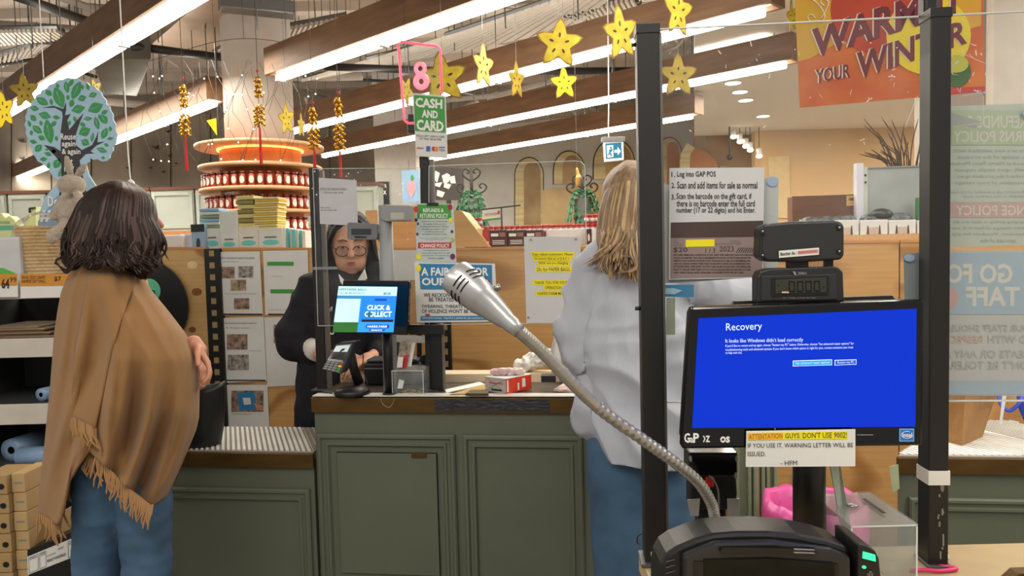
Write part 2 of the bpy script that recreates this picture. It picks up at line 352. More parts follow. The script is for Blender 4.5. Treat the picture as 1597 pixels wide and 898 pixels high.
c_ = [on_z(1083, 212, SOF), on_z(1640, 198, SOF), on_z(2000, -60, SOF), on_z(1083, -20, SOF)]
soffit = struct('trim_2', MB().slab([c_[0], c_[1], c_[2], c_[3]], (0, 0, .3)), mat('soffit_white', 'e6e0d6', .8, var=.03, scale=1))
LAMP = mat('lamp_glow', 'fff1d8', .5, emis=6, ecol='ffedd0')
def downlight(x, y, z, r, grp, lab):
    p = on_z(x, y, z); t = Th('recessed_downlight', lab, 'ceiling light', WF, (p.x, p.y, p.z), grp)
    MB().lathe([(r, -.012), (r*1.12, -.012), (r*1.18, 0), (r, 0)], n=20).build('rim', WHI, t); MB().lathe([(r*.98, -.014), (r*.3, -.02)], n=20).build('lens', LAMP, t); area('downlight_lamp', (p.x, p.y, z-.03), (0, 0, 0), .1, .1, 9, (1, .9, .75))
for x, y, n_ in [(1143, 128, 'nearest the screen post of a slanting row'), (1154, 142, 'second of the slanting row below the beam end'), (1163, 155, 'third of the slanting row below the beam end'), (1190, 180, 'lowest and farthest of the slanting row'), (1265, 97, 'showing beside the orange poster edge')]: downlight(x, y, SOF, .075, 'downlights in the white soffit', f'round downlight in the white soffit, {n_}')
for x, y, n_ in [(1144, 213.5, 'nearest and highest'), (1154, 221, 'second down'), (1163, 228, 'middle one'), (1170, 234, 'fourth down'), (1184, 243.5, 'lowest, set apart')]:
    p = WF.L(x, y, 9.9); t = Th('spotlight', f'small bright spotlight in the receding row over the beige hall, {n_}', 'ceiling light', WF, p, 'spotlights in a row over the beige hall')
    MB().ball((0, 0, 0), (.042, .042, .028)).build('lens', LAMP, t); MB().lathe([(.036, .02), (.036, .1), (.02, .1)], n=14).build('housing', WHI, t); MB().cyl((0, 0, .12), (0, 0, CEILZ-p.z), .006, n=6).build('stem', DSTEEL, t)
p = WF.L(1138, 245, 9.8); t = Th('dome_camera', 'small dark dome camera beside the terracotta arch', 'camera', WF, p); MB().ball((0, 0, 0), (.045, .045, .04)).build('dome', BLACK, t); MB().cyl((0, 0, 0), (0, 0, CEILZ-p.z), .012, n=8).build('stem', DSTEEL, t)
# white square column far behind the neon sign, and the pale column at upper right
t = struct('trim_3', MB().box(P_(586, 300, 10).x, P_(650, 300, 10).x, 10, 10.5, 0, CEILZ), mat('white_column', 'b9b6b0', .8))
t = struct('trim_4', MB().box(P_(1548, 300, 3.6).x, P_(1548, 300, 3.6).x+.9, 3.6, 4.3, 0, CEILZ), mat('pale_column', 'c9bfb2', .8))
struct('trim_5', MB().box(P_(1534, 300, 3.65).x, P_(1546, 300, 3.65).x, 3.66, 4.2, 0, CEILZ), mat('column_reveal', '8d8078', .8))
# wall cabinets at far left
CABM = mat('pale_grey_cabinet', 'aab0a6', .6, var=.03)
zt = P_(0, 303, 9).z; zb = P_(0, 366, 9).z
rail = mat('redwood_rail', '6a3a26', .5)
cabs = [(-70, 10), (14, 72), (76, 150), (152, 235), (237, 303), (306, 372), (376, 440), (450, 520), (523, 590)]
labs = ['far left, cut by the picture edge', 'above the grey shelves at far left', 'behind the tree sign and plush rabbit', 'behind the customer in the tan shawl', 'just right of the customer’s face', 'behind the cotton tote bags', 'behind the yellow folded bundles', 'behind the left screen post', 'behind the cashier’s head']
for (a, b), lb in zip(cabs, labs):
    x0 = P_(a, 330, 9).x; x1 = P_(b, 330, 9).x; t = Th('wall_cabinet', 'pale grey panelled cupboard along the far wall, '+lb, 'cabinet', WF, (x0, 9, 0), 'cupboards along the far wall')
    MB().box(0, x1-x0, 0, .4, 0, zt).build('body', CABM, t); w_ = x1-x0
    mb = MB(); f = .05
    mb.box(.01, f, -.02, 0, zb+.02, zt-.02).box(w_-f, w_-.01, -.02, 0, zb+.02, zt-.02).box(f, w_-f, -.02, 0, zb+.02, zb+.07).box(f, w_-f, -.02, 0, zt-.07, zt-.02); mb.build('door', CABM, t, bevel=.004)
    MB().box(-.01, w_+.02, -.03, .42, zt, zt+.035).build('top_rail', rail, t); MB().box(-.01, w_+.02, -.05, 0, zb-.09, zb-.01).build('wooden_shelf_edge', mat('orange_timber', 'b57746', .5), t)
# ---------------------------------------------------------------- suspended light beams
BEAM = mat('dark_timber_beam', '7a5a3e', .6, var=.25, scale=5, stretch=(.6, 4, 4)); TUBEM = mat('fluorescent_tube', 'ffffff', .4, emis=TUBE, ecol='fff4e0')
BZ = 2.75
def light_beam(a, b, label, hh=.19, ww=.17, tl=1.18):
    p = on_z(*a, BZ); q = on_z(*b, BZ); d = q-p; L = d.length; ang = math.atan2(d.y, d.x)
    t = Th('suspended_light_beam', label, 'light fitting', Fr((p.x, p.y, 0), math.degrees(ang)), (0, 0, BZ), 'long timber light beams')
    MB().box(-.05, L+.05, -ww/2, -ww/2+.025, .0, hh).build('side_board', BEAM, t); MB().box(-.05, L+.05, ww/2-.025, ww/2, .0, hh).build('side_board', BEAM, t)
    MB().box(-.07, -.05, -ww/2, ww/2, 0, hh).box(L+.05, L+.07, -ww/2, ww/2, 0, hh).build('end_cap', BEAM, t)
    MB().box(-.05, L+.05, -ww/2+.025, ww/2-.025, .03, .045).build('tray', mat('tray_white', 'd8d4cb', .6), t)
    n = max(1, int(round(L/tl))); s = L/n
    for i in range(n): MB().box(i*s+.02, (i+1)*s-.02, -.045, .045, -.035, .02).build('tube', TUBEM, t, bevel=.01)
    mb = MB()
    for i in range(n): mb.box(i*s-.02, i*s+.02, -.03, .03, -.045, 0)
    mb.build('tube_holder', WHI, t); mb = MB()
    for i in range(n+1):
        x = min(max(i*s, .1), L-.1); mb.cyl((x, 0, hh-.02), (x, 0, CEILZ-BZ), .004, n=5)
    mb.build('hanger_wire', DSTEEL, t)
    c = (p+q)/2; area('beam_tube_lamp', (c.x, c.y, BZ-.035), (0, 0, ang), L*.98, .08, 15*L); area('ceiling_fill_light', (c.x, c.y, BZ+hh+.02), (PI, 0, ang), L*.95, .1, 3.4*L)  # the upward light is added on each beam to brighten the ceiling
light_beam((-90, 237), (330, -25), 'dark timber light beam crossing the upper left corner above the tree sign')
light_beam((437, 117), (830, -20), 'dark timber light beam starting right of the white column and passing above the neon number')
light_beam((-40, 304), (333, 158), 'timber light beam far left ending at the white column')
light_beam((445, 206), (1195, 13), 'timber light beam running behind the neon number up to the top right, its tubes behind the star cutouts')
light_beam((505, 241), (1228, 97), 'timber light beam in the middle distance ending at the white soffit under the top one', tl=1.5)
light_beam((672, 247), (1081, 179), 'farthest and lowest of the timber light beams, over the painted arches', tl=1.5)
# ---------------------------------------------------------------- ceiling services
DUCT = mat('galvanised_duct', '8f867c', .45, .5, var=.15, scale=3); PIPEB = mat('black_pipe', '24221f', .5); PIPEW = mat('painted_pipe', 'aaa196', .6)
def zslab(pts, z, h, m, name, label, cat='duct', group=None):
    C = [on_z(x, y, z) for x, y in pts]; c = sum(C, Vector())/len(C); t = Th(name, label, cat, WF, c, group); MB().slab([p-c for p in C], (0, 0, h)).build('casing', m, t, bevel=.01); return t, C, c
t, C, c = zslab([(232, 73), (329, 80), (420, 22), (402, -15), (330, -12)], 3.4, .3, mat('foil_duct', 'b39c88', .35, .5, var=.12, scale=4), 'air_duct', 'foil-faced rectangular air duct at the top left of centre')
MB().slab([C[1]-c, C[2]-c, C[2]-c+Vector((.05, 0, 0)), C[1]-c+Vector((.05, 0, 0))], (0, 0, .36)).build('flange', DSTEEL, t)
t, C, c = zslab([(340, 20), (460, 32), (460, 22), (345, 10)], 3.25, .1, DSTEEL, 'duct_bracket', 'grey steel channel crossing under the air duct', 'bracket')
t, C, c = zslab([(140, 92), (236, 92), (214, 150), (164, 146)], 3.1, .25, mat('dark_duct', '5c5a50', .6, .3, var=.25, scale=3), 'duct_outlet', 'dark tapered duct outlet hanging behind the upper left beam')
zslab([(1000, 0), (1250, -20), (1250, 60), (1090, 75)], 3.55, .3, DUCT, 'air_duct', 'grey air duct above the acrylic screen at upper right')
SLAT = mat('slatted_ceiling', 'c9c0b4', .7)
def slat_deck(q, z, n, label, along=True, gap=.45):
    C = [on_z(x, y, z) for x, y in q]; c = sum(C, Vector())/4; t = Th('slatted_ceiling_raft', label, 'ceiling panel', WF, c, 'slatted metal ceiling rafts'); C = [p-c for p in C]
    up = Vector((0, 0, .03))
    for i in range(n):
        a = i/n; b = (i+1-gap)/n
        if along: pts = [C[0].lerp(C[3], a), C[1].lerp(C[2], a), C[1].lerp(C[2], b), C[0].lerp(C[3], b)]
        else: pts = [C[0].lerp(C[1], a), C[0].lerp(C[1], b), C[3].lerp(C[2], b), C[3].lerp(C[2], a)]
        MB().slab(pts, up).build('slat', SLAT, t)
    mb = MB()
    for k in (.02, .5, .98):
        p, q_ = (C[0].lerp(C[1], k), C[3].lerp(C[2], k)) if along else (C[0].lerp(C[3], k), C[1].lerp(C[2], k)); mb.tube([p+up*1.5, q_+up*1.5], .02, 4)
    mb.build('support_bar', DSTEEL, t); mb = MB()
    for p in C: mb.cyl(p+up, (p.x, p.y, CEILZ-c.z), .004, n=5)
    mb.build('hanger_wire', DSTEEL, t)
slat_deck([(470, 128), (700, 60), (1000, -40), (900, 45)], 3.3, 22, 'wide slatted ceiling raft between the two upper light beams right of centre', True, .25)
slat_deck([(400, 80), (516, 52), (540, 30), (400, 56)], 3.4, 18, 'short slatted raft just left of the second beam’s end', False)
slat_deck([(320, 84), (400, 66), (400, 52), (330, 72)], 3.5, 12, 'short slatted raft beside the foil duct', False)
slat_deck([(0, 72), (110, 62), (90, 50), (-20, 52)], 3.3, 16, 'slatted raft in the upper left corner', False)
slat_deck([(160, 82), (236, 92), (210, 70), (180, 66)], 3.3, 9, 'slatted raft behind the upper left beam', False)
slat_deck([(-10, 112), (60, 82), (80, 66), (-10, 92)], 3.6, 10, 'lower slatted raft at the far left edge', False)
slat_deck([(880, 38), (1000, 18), (990, 0), (870, 26)], 3.3, 16, 'slatted raft above the row of star cutouts', False)
slat_deck([(1080, 44), (1240, 20), (1240, 0), (1100, 20)], 3.3, 22, 'slatted raft above the acrylic screen at upper right', False)
def pipe(pts, z, r, m, label, name='ceiling_pipe', ht=True):
    P = [on_z(x, y, z) for x, y in pts]; c = P[0]; t = Th(name, label, 'pipe', WF, c); MB().tube([p-c for p in P], r, 10).build('run', m, t); mb = MB(); n = 5
    for i in range(n):
        k = i/(n-1)*(len(P)-1); j = min(int(k), len(P)-2); p = P[j].lerp(P[j+1], k-j)-c; mb.cyl(p, (p.x, p.y, CEILZ-c.z), .004, n=5)
    mb.build('hanger_rod', DSTEEL, t)
pipe([(20, -8), (150, 38)], 3.3, .035, PIPEB, 'black pipe in the upper left corner')
pipe([(-20, 36), (118, 45), (124, 56)], 3.45, .03, PIPEW, 'pale pipe with an elbow in the upper left corner')
pipe([(205, 72), (300, 84), (430, 98)], 3.2, .035, PIPEB, 'black pipe running past the foil duct to the white column')
pipe([(505, 104), (620, 108), (740, 112), (1000, 110)], 3.15, .035, PIPEB, 'long black pipe behind the neon number sign')
pipe([(450, 120), (565, 118)], 3.4, .05, PIPEW, 'short pale pipe right of the white column top')
pipe([(160, 158), (330, 172)], 3.5, .05, PIPEW, 'pale pipe behind the tree sign’s upper right')
pipe([(-20, 60), (110, 66), (230, 62)], 3.5, .03, PIPEB, 'thin black cable run under the upper left rafts', 'cable_run')
pipe([(0, 100), (60, 92), (150, 120)], 3.6, .02, PIPEB, 'thin sagging cable at the left edge of the ceiling', 'cable_run')
pipe([(420, 130), (500, 122), (640, 128)], 3.6, .02, PIPEB, 'thin cable near the second light beam', 'cable_run')
mb = MB()
for i in range(110):
    x = random.uniform(-5, 5); y = random.uniform(4.5, 11); z = random.uniform(2.9, 3.5); mb.cyl((x, y, z), (x+random.uniform(-.02, .02), y, CEILZ), .005, n=4)
mb.build('hanger_rod', DSTEEL, ceiling, kind='stuff')
mb = MB()
for i in range(26):
    x = random.uniform(-4.5, 3); y = random.uniform(5.5, 11); z = random.uniform(3.3, 3.8); a = random.uniform(0, PI); L = random.uniform(.5, 2.2)
    mb.tube([(x, y, z), (x+L*.5*math.cos(a), y+L*.5*math.sin(a), z-random.uniform(0, .12)), (x+L*math.cos(a), y+L*math.sin(a), z)], random.choice([.01, .018, .03]), 6)
mb.build('conduit', PIPEW, ceiling, kind='stuff')
# ================================================================ counters
def moulding(mb, x0, x1, z0, z1, y=0, w=.045, d=.016):
    """picture-frame panel moulding: stepped mitred rails"""
    prof = [(0, 0), (.0, d*.7), (w*.12, d), (w*.3, d), (w*.42, d*.45), (w*.62, d*.45), (w*.7, d*.75), (w*.88, d*.75), (w, d*.1), (w, 0)]
    rows = []
    for (cx, cz) in ((x0, z0), (x1, z0), (x1, z1), (x0, z1)):
        sx = 1 if cx == x0 else -1; sz = 1 if cz == z0 else -1; rows.append([Vector((cx+sx*a, y-b, cz+sz*a)) for a, b in prof])
    vs = [p for r in rows for p in r]; n = len(prof); fs = []
    for j in range(4):
        for i in range(n-1): fs.append((j*n+i, j*n+i+1, ((j+1) % 4)*n+i+1, ((j+1) % 4)*n+i))
    mb.add(vs, fs)
def counter(name, label, xa, xb, yt, yb, depth, frames, topm, sh=0):
    A = CF.L(xa, yt, 0); B = CF.L(xb, yt, 0); zt = (A.z+B.z)/2; th = A.z-CF.L(xa, yb, 0).z; L = B.x-A.x
    t = Th(name, label, 'counter', CF, (A.x, 0, 0))
    pg = lambda z: [(0, .012, z), (L, .012, z), (L, depth, z), (sh*depth, depth, z)]
    MB().slab(pg(0), (0, 0, zt-th*.5)).build('carcass', GREENP, t, bevel=.002)
    MB().box(-.004, L+.004, -.004, .012, zt-th, zt-.004).build('brass_edge', BRASS, t, bevel=.0015)
    MB().slab(pg(zt-th*.5), (0, 0, th*.5)).build('top', topm, t, bevel=.002)
    mb = MB()
    for (a, b, c, q) in frames:
        p = t.L(a, c, .012); r = t.L(b, c, .012); zb_ = .12 if q is None else t.L(a, q, .012).z; mb = MB(); moulding(mb, p.x, r.x, zb_, p.z, .012); mb.build('panel_moulding', GREENP, t)
    return t, zt, th, L
RIBT = mat('ribbed_top_grey', '8f8b83', .6); TOPW = mat('white_laminate', 'd4d2cc', .4, var=.05)
hc, HZ, HT, HL = counter('service_counter', 'sage green panelled service counter with brass edge, tallest, in the middle', 487, 940, 618.5, 643, .34, [(495, 710, 675, None), (722, 908, 677, None)], mat('dark_counter_top', '4a423c', .3, var=.15, scale=8))
MB().box(0, HL, .0, .05, HZ, HZ+.003).build('white_edge_strip', TOPW, hc)
MB().box(0, HL, .27, .36, HZ, HZ+.03).build('rear_ledge', mat('cream_ledge', 'd8c8a8', .5), hc)
d0 = hc.L(527, 705, .012); d1 = hc.L(681, 705, .012); dz = hc.L(600, 893, .012).z
mb = MB(); mb.box(d0.x-.002, d1.x+.002, .006, .013, dz-.002, d0.z+.002); mb.build('door_gap', mat('gap_dark', '1e2019', .9), hc)
dr = MB().box(d0.x, d1.x, .001, .012, dz, d0.z).build('door', GREENP, hc, bevel=.001)
a = hc.L(642, 706, 0); b = hc.L(665, 713, 0); MB().box(a.x, b.x, -.006, .001, b.z, a.z).build('door_pull', BRASS, dr, bevel=.001)
a = hc.L(678, 622, 0); b = hc.L(857, 641, 0)
TAPE = mat('black_gaffer_tape', '2b2c30', .28, var=.35, scale=25, bump=.5, bs=40, stretch=(1, 1, 3)); MB().box(a.x, b.x, -.0065, -.004, b.z, a.z).build('black_tape', TAPE, hc)
mb = MB(); mb.tube(spline([hc.L(594, 622, -.006), hc.L(597, 630, -.006), hc.L(606, 635, -.006), hc.L(612, 630, -.006), hc.L(615, 622, -.006)]), .0006, 5); mb.build('loose_string', mat('string', 'c9b98a', .8), hc)
lc, LZ, LT, LL = counter('service_counter', 'lower sage green counter with white ribbed top, behind the tan shawl', 226, 486.5, 704.5, 728, .36, [(234, 484, 757, None)], RIBT)
rc, RZ, RT_, RL = counter('service_counter', 'lower sage green counter at the right edge with brass edge and white ribbed top', 1402, 1720, 713.5, 740, .5, [(1416, 1700, 774, None)], RIBT, sh=.72)
def ribs(t, L, z, depth, step, m):
    mb = MB(); n = int((L+depth)/step)
    for i in range(n):
        x0 = -depth*.5+i*step; x1 = x0+depth*.5; sh = .72 if t is rc else 0; ya = .02; yb_ = depth-.01
        # diagonal rib clipped to the top
        k0 = max(0, (0-x0)/(x1-x0)) if x0 < 0 else 0
        if sh: k0 = max(k0, min(1, (sh*depth-x0)/(depth*.5+sh*depth)))
        k1 = min(1, (L-x0)/(x1-x0))
        if k1 <= k0: continue
        P = lambda k, o: Vector((x0+(x1-x0)*k+o, yb_-(yb_-ya)*k, z))
        mb.slab([P(k0, 0), P(k1, 0), P(k1, step*.55), P(k0, step*.55)] if x0+(x1-x0)*k1+step*.55 < L else [P(k0, 0), P(k1, 0), P(k1, .001), P(k0, .001)], (0, 0, .0035))
    mb.build('rib', m, t, kind='stuff')
ribs(lc, LL, LZ, .36, .02, WHI); ribs(rc, RL, RZ, .5, .022, WHI)
# fluted green pilaster between the counters
A = CF.L(1148, 700, .12); B = CF.L(1212, 700, .12); t = Th('counter_end_panel', 'fluted sage green end panel standing behind the blue monitor', 'panel', CF, (A.x, .12, 0)); W_ = B.x-A.x; zt_ = CF.L(1150, 640, .12).z
PG = mat('pale_sage_paint', '8d9a7c', .5)
MB().box(0, W_, .02, .05, 0, zt_).build('board', PG, t); mb = MB()
for k in (.28, .42, .62, .74, .92): mb.box(W_*k, W_*k+.012, .0, .02, 0, zt_)
mb.build('flute', PG, t, bevel=.003); MB().box(W_*.47, W_*.58, .008, .02, 0, zt_).build('bare_timber_strip', mat('bare_timber', 'b59a82', .6), t)
A = CF.L(1385, 740, .0); B = CF.L(1398, 790, .0); t = Th('masking_tape_strip', 'strip of pale green tape hanging at the left end of the right counter', 'tape', CF, (A.x, -.01, 0)); MB().prism([(p.x, p.z) for p in (t.L(1387, 728), t.L(1401, 724), t.L(1403, 762), t.L(1392, 768))], 0, .002).build('strip', mat('pale_green_tape', 'a9b48f', .6), t)
# ================================================================ plywood divider
DD = .98
def ply_sheet(xa, xb, yta, ytb, m, label, zb_=0):
    A = CF.L(xa, yta, DD); B = CF.L(xb, ytb, DD); t = Th('plywood_sheet', label, 'plywood panel', CF, (A.x, DD, zb_)); L = B.x-A.x
    MB().prism([(0, 0), (L, 0), (L, B.z-zb_), (0, A.z-zb_)], 0, .03).build('sheet', m, t, bevel=.001)
    mb = MB().prism([(0, A.z-zb_-.012), (L, B.z-zb_-.012), (L, B.z-zb_), (0, A.z-zb_)], -.004, .0); mb.build('edge_lipping', mat('ply_edge', 'c98f52', .6), t); return t
pine = ply_sheet(200, 321, 385, 385, PLY2, 'knotty pine plywood sheet behind the black disc and tan shawl')
KN = mat('knot', '8a5526', .6, var=.4, scale=60); KL = mat('knot_pale', 'edd09a', .6)
for x, y, r, m_ in [(300, 413, 8, KL), (307, 455, 8, KN), (300, 514, 6, KN)]: poly(pine, circ(x, y, r, r*.75, 14), m_, 'knot', -.0008, .0, d=DD)
ply_sheet(346, 686, 386, 386, PLY, 'plywood sheet papered with instruction pages, behind the cashier')
ply_sheet(700, 1187, 386, 383, PLY, 'long plywood sheet right of the cashier, behind the paper bag notice')
ply_sheet(1189, 1402, 376, 374, PLY, 'plywood sheet behind the weight display and blue monitor')
ply_sheet(1404, 1720, 374, 371, PLY, 'plywood sheet at the right edge behind the brown paper bag')
for xa, xb, yt, lb in [(321, 345, 387, 'black perforated upright rail between the two left plywood sheets'), (686, 700, 385, 'black perforated upright rail right of the cashier')]:
    A = CF.L(xa, yt, DD); B = CF.L(xb, yt, DD); t = Th('perforated_rail', lb, 'rail', CF, (A.x, DD-.02, 0)); W_ = B.x-A.x
    MB().box(0, W_, 0, .045, 0, A.z-.003).build('channel', BLKMET, t, bevel=.002); mb = MB(); z = A.z-.04
    while z > .7: mb.box(W_*.34, W_*.66, -.001, .003, z, z+.028); z -= .058
    mb.build('slot', mat('slot_hole', 'a58a60', .8), t, kind='stuff')
for pts, lb, d in [([(700, 385), (700, 328), (716, 328), (760, 385)], 'sloping plywood bracket end right of the refund poster', DD+.02)]:
    t = Th('plywood_bracket', lb, 'plywood panel', CF, CF.L(pts[0][0], pts[0][1], d)); poly(t, pts, PLY, 'board', 0, .02, d=d); poly(t, [(716, 328), (721, 330), (764, 385), (760, 385)], PLY, 'edge', .0, .2, d=d)
t = Th('plywood_box', 'tall plywood box standing behind the cashier’s head and the customer display', 'plywood panel', CF, CF.L(572, 386, DD+.35)); C = [t.L(x, y) for x, y in [(572, 388), (572, 328), (652, 328), (652, 388)]]
zf = -t.b.z; MB().box(C[0].x, C[2].x, 0, .02, zf, C[1].z).build('front_board', PLY, t); MB().box(C[2].x, C[2].x+.02, 0, .3, zf, C[1].z).build('side_board', PLY, t)
# ---------------------------------------------------------------- checkout bench in front
BY = 1.145
A = WF.L(990, 884, BY); BENZ = .965
t = bench = Th('checkout_bench', 'pale timber self checkout bench under the blue monitor, cut by the bottom edge', 'bench', WF, (.19, .45, 0))
MB().box(0, 1.3, 0, BY-.45, BENZ-.03, BENZ).build('top', mat('beech_top', 'b09a74', .45, var=.1), t, bevel=.002)
MB().box(.02, 1.28, .02, BY-.5, .08, BENZ-.03).build('cabinet', GREENP, t); mb = MB()
for i in range(24):
    x = .62+i*.028; mb.ball((x, BY-.47, BENZ), (.012, .016, .004), 8)
mb.build('white_pebble_edge', WHI, t, kind='stuff')
# ================================================================ people
def fold(amp, s, s2=None, o=0, lim=None):
    def f(co, n):
        a = amp*(1-abs(nz(co, s, o))*2.4)*.5
        if s2: a += amp*.5*(1-abs(nz(co, s2, o+5))*2.4)*.4
        return co+n*a
    return f
def hand(items_or_none, t, wrist, dirv, side, up, scale=1.0, curl=.6, spread=1, side_thumb=1):
    """capsules for a five-fingered hand: palm from wrist along dirv, fingers curling towards -up"""
    W = Vector(wrist); d = Vector(dirv).normalized(); s = Vector(side).normalized(); u = Vector(up).normalized(); k = scale; it = []
    it += [(W, .024*k, W+d*.03*k, .026*k)]
    for j, o in enumerate((-.027, -.009, .009, .027)):
        it.append((W+d*.02*k+s*o*.7*k, .014*k, W+d*.085*k+s*o*k, .011*k))
    for j, (o, L) in enumerate(zip((-.03, -.01, .011, .031), (.062, .078, .083, .07))):
        p = W+d*.085*k+s*o*k; a = curl*.6
        for q in range(3):
            dd = (d*math.cos(a)-u*math.sin(a)+s*o*3*spread).normalized(); p2 = p+dd*L*k*(.42, .33, .27)[q]; r = (.0092, .0083, .0075)[q]*k
            it.append((p, r, p2, r*.93)); p = p2; a += curl
    p = W+d*.025*k+s*side_thumb*.026*k; dd = (d*.6+s*side_thumb*.75-u*.35).normalized(); p2 = p+dd*.04*k; it.append((p, .013*k, p2, .0105*k))
    dd = (d*.9+s*side_thumb*.25-u*.45).normalized(); it.append((p2, .0103*k, p2+dd*.033*k, .0085*k)); return it
# ---------------------------------------------------------------- customer in the tan shawl
CD = 2.25
c0 = WF.L(188, 560, CD); t = cu = Th('person', 'customer seen from behind with long wavy brown hair and a fringed tan shawl', 'person', WF, (c0.x, CD, 0))
q = lambda x, y, d=0: t.L(x, y, CD+d)
def fl(p, z): return Vector((p.x, p.y, z))
kl = q(150, 885); kr = q(230, 885, -.02); body = []
fwd = Vector((.83, .55, 0)).normalized(); Mh = Matrix.Rotation(math.atan2(fwd.y, fwd.x)-PI/2, 3, 'Z')
hc_ = q(190, 340, .02)
body += [('e', hc_, (.074, .095, .11), Mh), ('e', hc_+fwd*.03+Vector((0, 0, -.055)), (.055, .062, .06), Mh)]
body += [(hc_+Vector((0, 0, -.08))-fwd*.01, .05, q(186, 415, .02), .058), (q(186, 425, .02), .07, q(186, 520), .12), (q(186, 520), .13, q(190, 660), .14)]
body += [(hc_+fwd*.088+Vector((0, 0, .01)), .010, hc_+fwd*.108+Vector((0, 0, -.022)), .011), (hc_+fwd*.085+Vector((0, 0, -.058)), .012, hc_+fwd*.09+Vector((0, 0, -.062)), .012), (hc_+fwd*.07+Vector((0, 0, -.095)), .016, hc_+fwd*.075+Vector((0, 0, -.098)), .016), ('e', hc_+fwd*.08+Vector((0, 0, .03)), (.05, .012, .012), Mh)]
shl, shr = q(136, 448), q(208, 462, .03)
body += [(q(186, 440, .02), .055, shl, .045), (q(186, 440, .02), .055, shr, .045)]
el, er = q(116, 560, .05), q(254, 560, .03); wr = q(303, 534, -.01)
body += [(shl, .043, el, .036), (shr, .043, er, .034), (er, .033, wr, .022), (el, .034, q(200, 560, .22), .026), (q(200, 560, .22), .026, q(300, 545, .07), .022)]
body += hand(None, t, q(303, 534, -.01), (.55, -.1, -.85), (.35, -.9, .2), (.8, .3, .5), .9, .5, .35, 1) + hand(None, t, q(300, 545, .07), (.5, -.2, -.85), (.1, 1, 0), (.8, .2, .4), .9, .6, .3, -1)
for hp, kn in ((q(160, 690), kl), (q(216, 690), kr)): body += [(hp, .08, kn, .052), (kn, .05, fl(kn, .1), .035), (fl(kn, .07), .035, fl(kn, .04)+fwd*.13, .028)]
organic('body', body, .0042, SKIN, t, 2)
lid = MB().ball(hc_+fwd*.09+Vector((-.0, -.035, .012)), (.006, .012, .004), 8); lid.build('eyelash', mat('hair_black', '120e0c', .5), t)
je = []
for hp, kn, w_ in ((q(163, 690), kl, 1.0), (q(218, 680), kr, 1.06)):
    md = hp.lerp(kn, .55); je += [(hp, .095, md, .076*w_), (md, .076*w_, kn, .066*w_), (kn, .066*w_, kn+Vector((0, 0, -.06)), .064), (kn+Vector((0, 0, -.06)), .064, fl(kn, .13), .045), (fl(kn, .12), .046, fl(kn, .10), .048)]
je.append((q(168, 660, .02), .10, q(212, 660, .02), .10))
organic('jeans', je, .009, DENIM, t, 2, fold(.008, (6, 6, 16), (14, 14, 30)))
SHOE = mat('dark_leather', '2a2320', .4)
for kn in (kl, kr):
    a = fl(kn, .045); organic('shoe', [(a-fwd*.03, .042, a+fwd*.06, .04), (a+fwd*.06, .04, a+fwd*.15, .03), (fl(kn, .06), .045, fl(kn, .1), .042)], .008, SHOE, t, 2)
# shawl
SHAWL = mat('tan_wool', '8e683e', .9, var=.07, scale=9, bump=.25, bs=500, sheen=.15)
Ys = [388, 402, 415, 430, 455, 480, 520, 560, 600, 650, 700, 750, 800, 840]
Lx = [158, 135, 118, 107, 97, 92, 86, 83, 80, 75, 70, 64, 60, 58]
Rx = [198, 206, 212, 221, 236, 257, 288, 307, 310, 309, 298, 283, 262, 240]
def itp(y, X, Y):
    if y <= X[0]: return Y[0]
    for i in range(len(X)-1):
        if y <= X[i+1]: return Y[i]+(Y[i+1]-Y[i])*(y-X[i])/(X[i+1]-X[i])
    return Y[-1]
hx = [55, 75, 92, 101, 106, 122, 140, 165, 200, 236, 262, 285, 310]
hy = [800, 812, 818, 795, 757, 728, 703, 727, 762, 790, 772, 716, 655]
def hemy(u):
    y = 745
    for _ in range(12): x = itp(y, Ys, Lx)*(1-u)+itp(y, Ys, Rx)*u; y = .5*y+.5*itp(x, hx, hy)
    return y
def shawl_pt(u, v, yh, far=False, off=0):
    y = 388+v*(yh-388); a = itp(y, Ys, Lx); b = itp(y, Ys, Rx); x = a*(1-u)+b*u
    D = itp(y, [388, 440, 560, 840], [.07, .13, .18, .15])*(math.sin(PI*min(max(u, 0), 1))**.55)
    if far: return q(x, y, D*.9)
    n = Vector((u*5+v*.9, v*1.1, 3)); am = .075*min(1, v*1.6)
    f = am*(1-abs(noise.noise(n))*3.2)*.7 + .010*noise.noise(Vector((u*9+v*2, v*2.5, 7)))*min(1, v*2)
    # the diagonal edge of the upper layer thrown over the left shoulder
    e = (x-(232-(y-420)*.50)); f += .020/(1+math.exp(-e/3.2))*(1 if y < 640 else max(0, 1-(y-640)/60))-.012
    f -= .022*math.exp(-((x-(196-(y-560)*.04))/9)**2)*min(1, max(0, (y-470)/120))*-1
    return q(x, y, -D-f*min(1, math.sin(PI*u)*3)-off)
nu, nv = 90, 70; P = []
hs = [hemy(i/(nu-1)) for i in range(nu)]
for j in range(nv):
    v = j/(nv-1); row = [shawl_pt(i/(nu-1), v, hs[i]) for i in range(nu)]
    row += [shawl_pt(1-i/30, v, 690+20*(i % 3 == 0) if 2 < i < 28 else (hs[-1] if i <= 2 else hs[0]), True) for i in range(1, 30)]
    P.append(row)
sh = MB().grid(P, nu+29, nv, close=True).build('shawl', SHAWL, t, thick=.006)
FR = mat('tan_fringe', 'a37c52', .9)
mb = MB(); rnd = random.Random(3)
def tassel(p, ln, sway):
    pts = [p, p+Vector((sway*.3, -.006, -ln*.35)), p+Vector((sway+rnd.uniform(-.006, .006), -.008, -ln*.7)), p+Vector((sway*1.2+rnd.uniform(-.012, .012), -.006, -ln))]; mb.tube(pts, [.0035, .0032, .0028, .0018], 5)
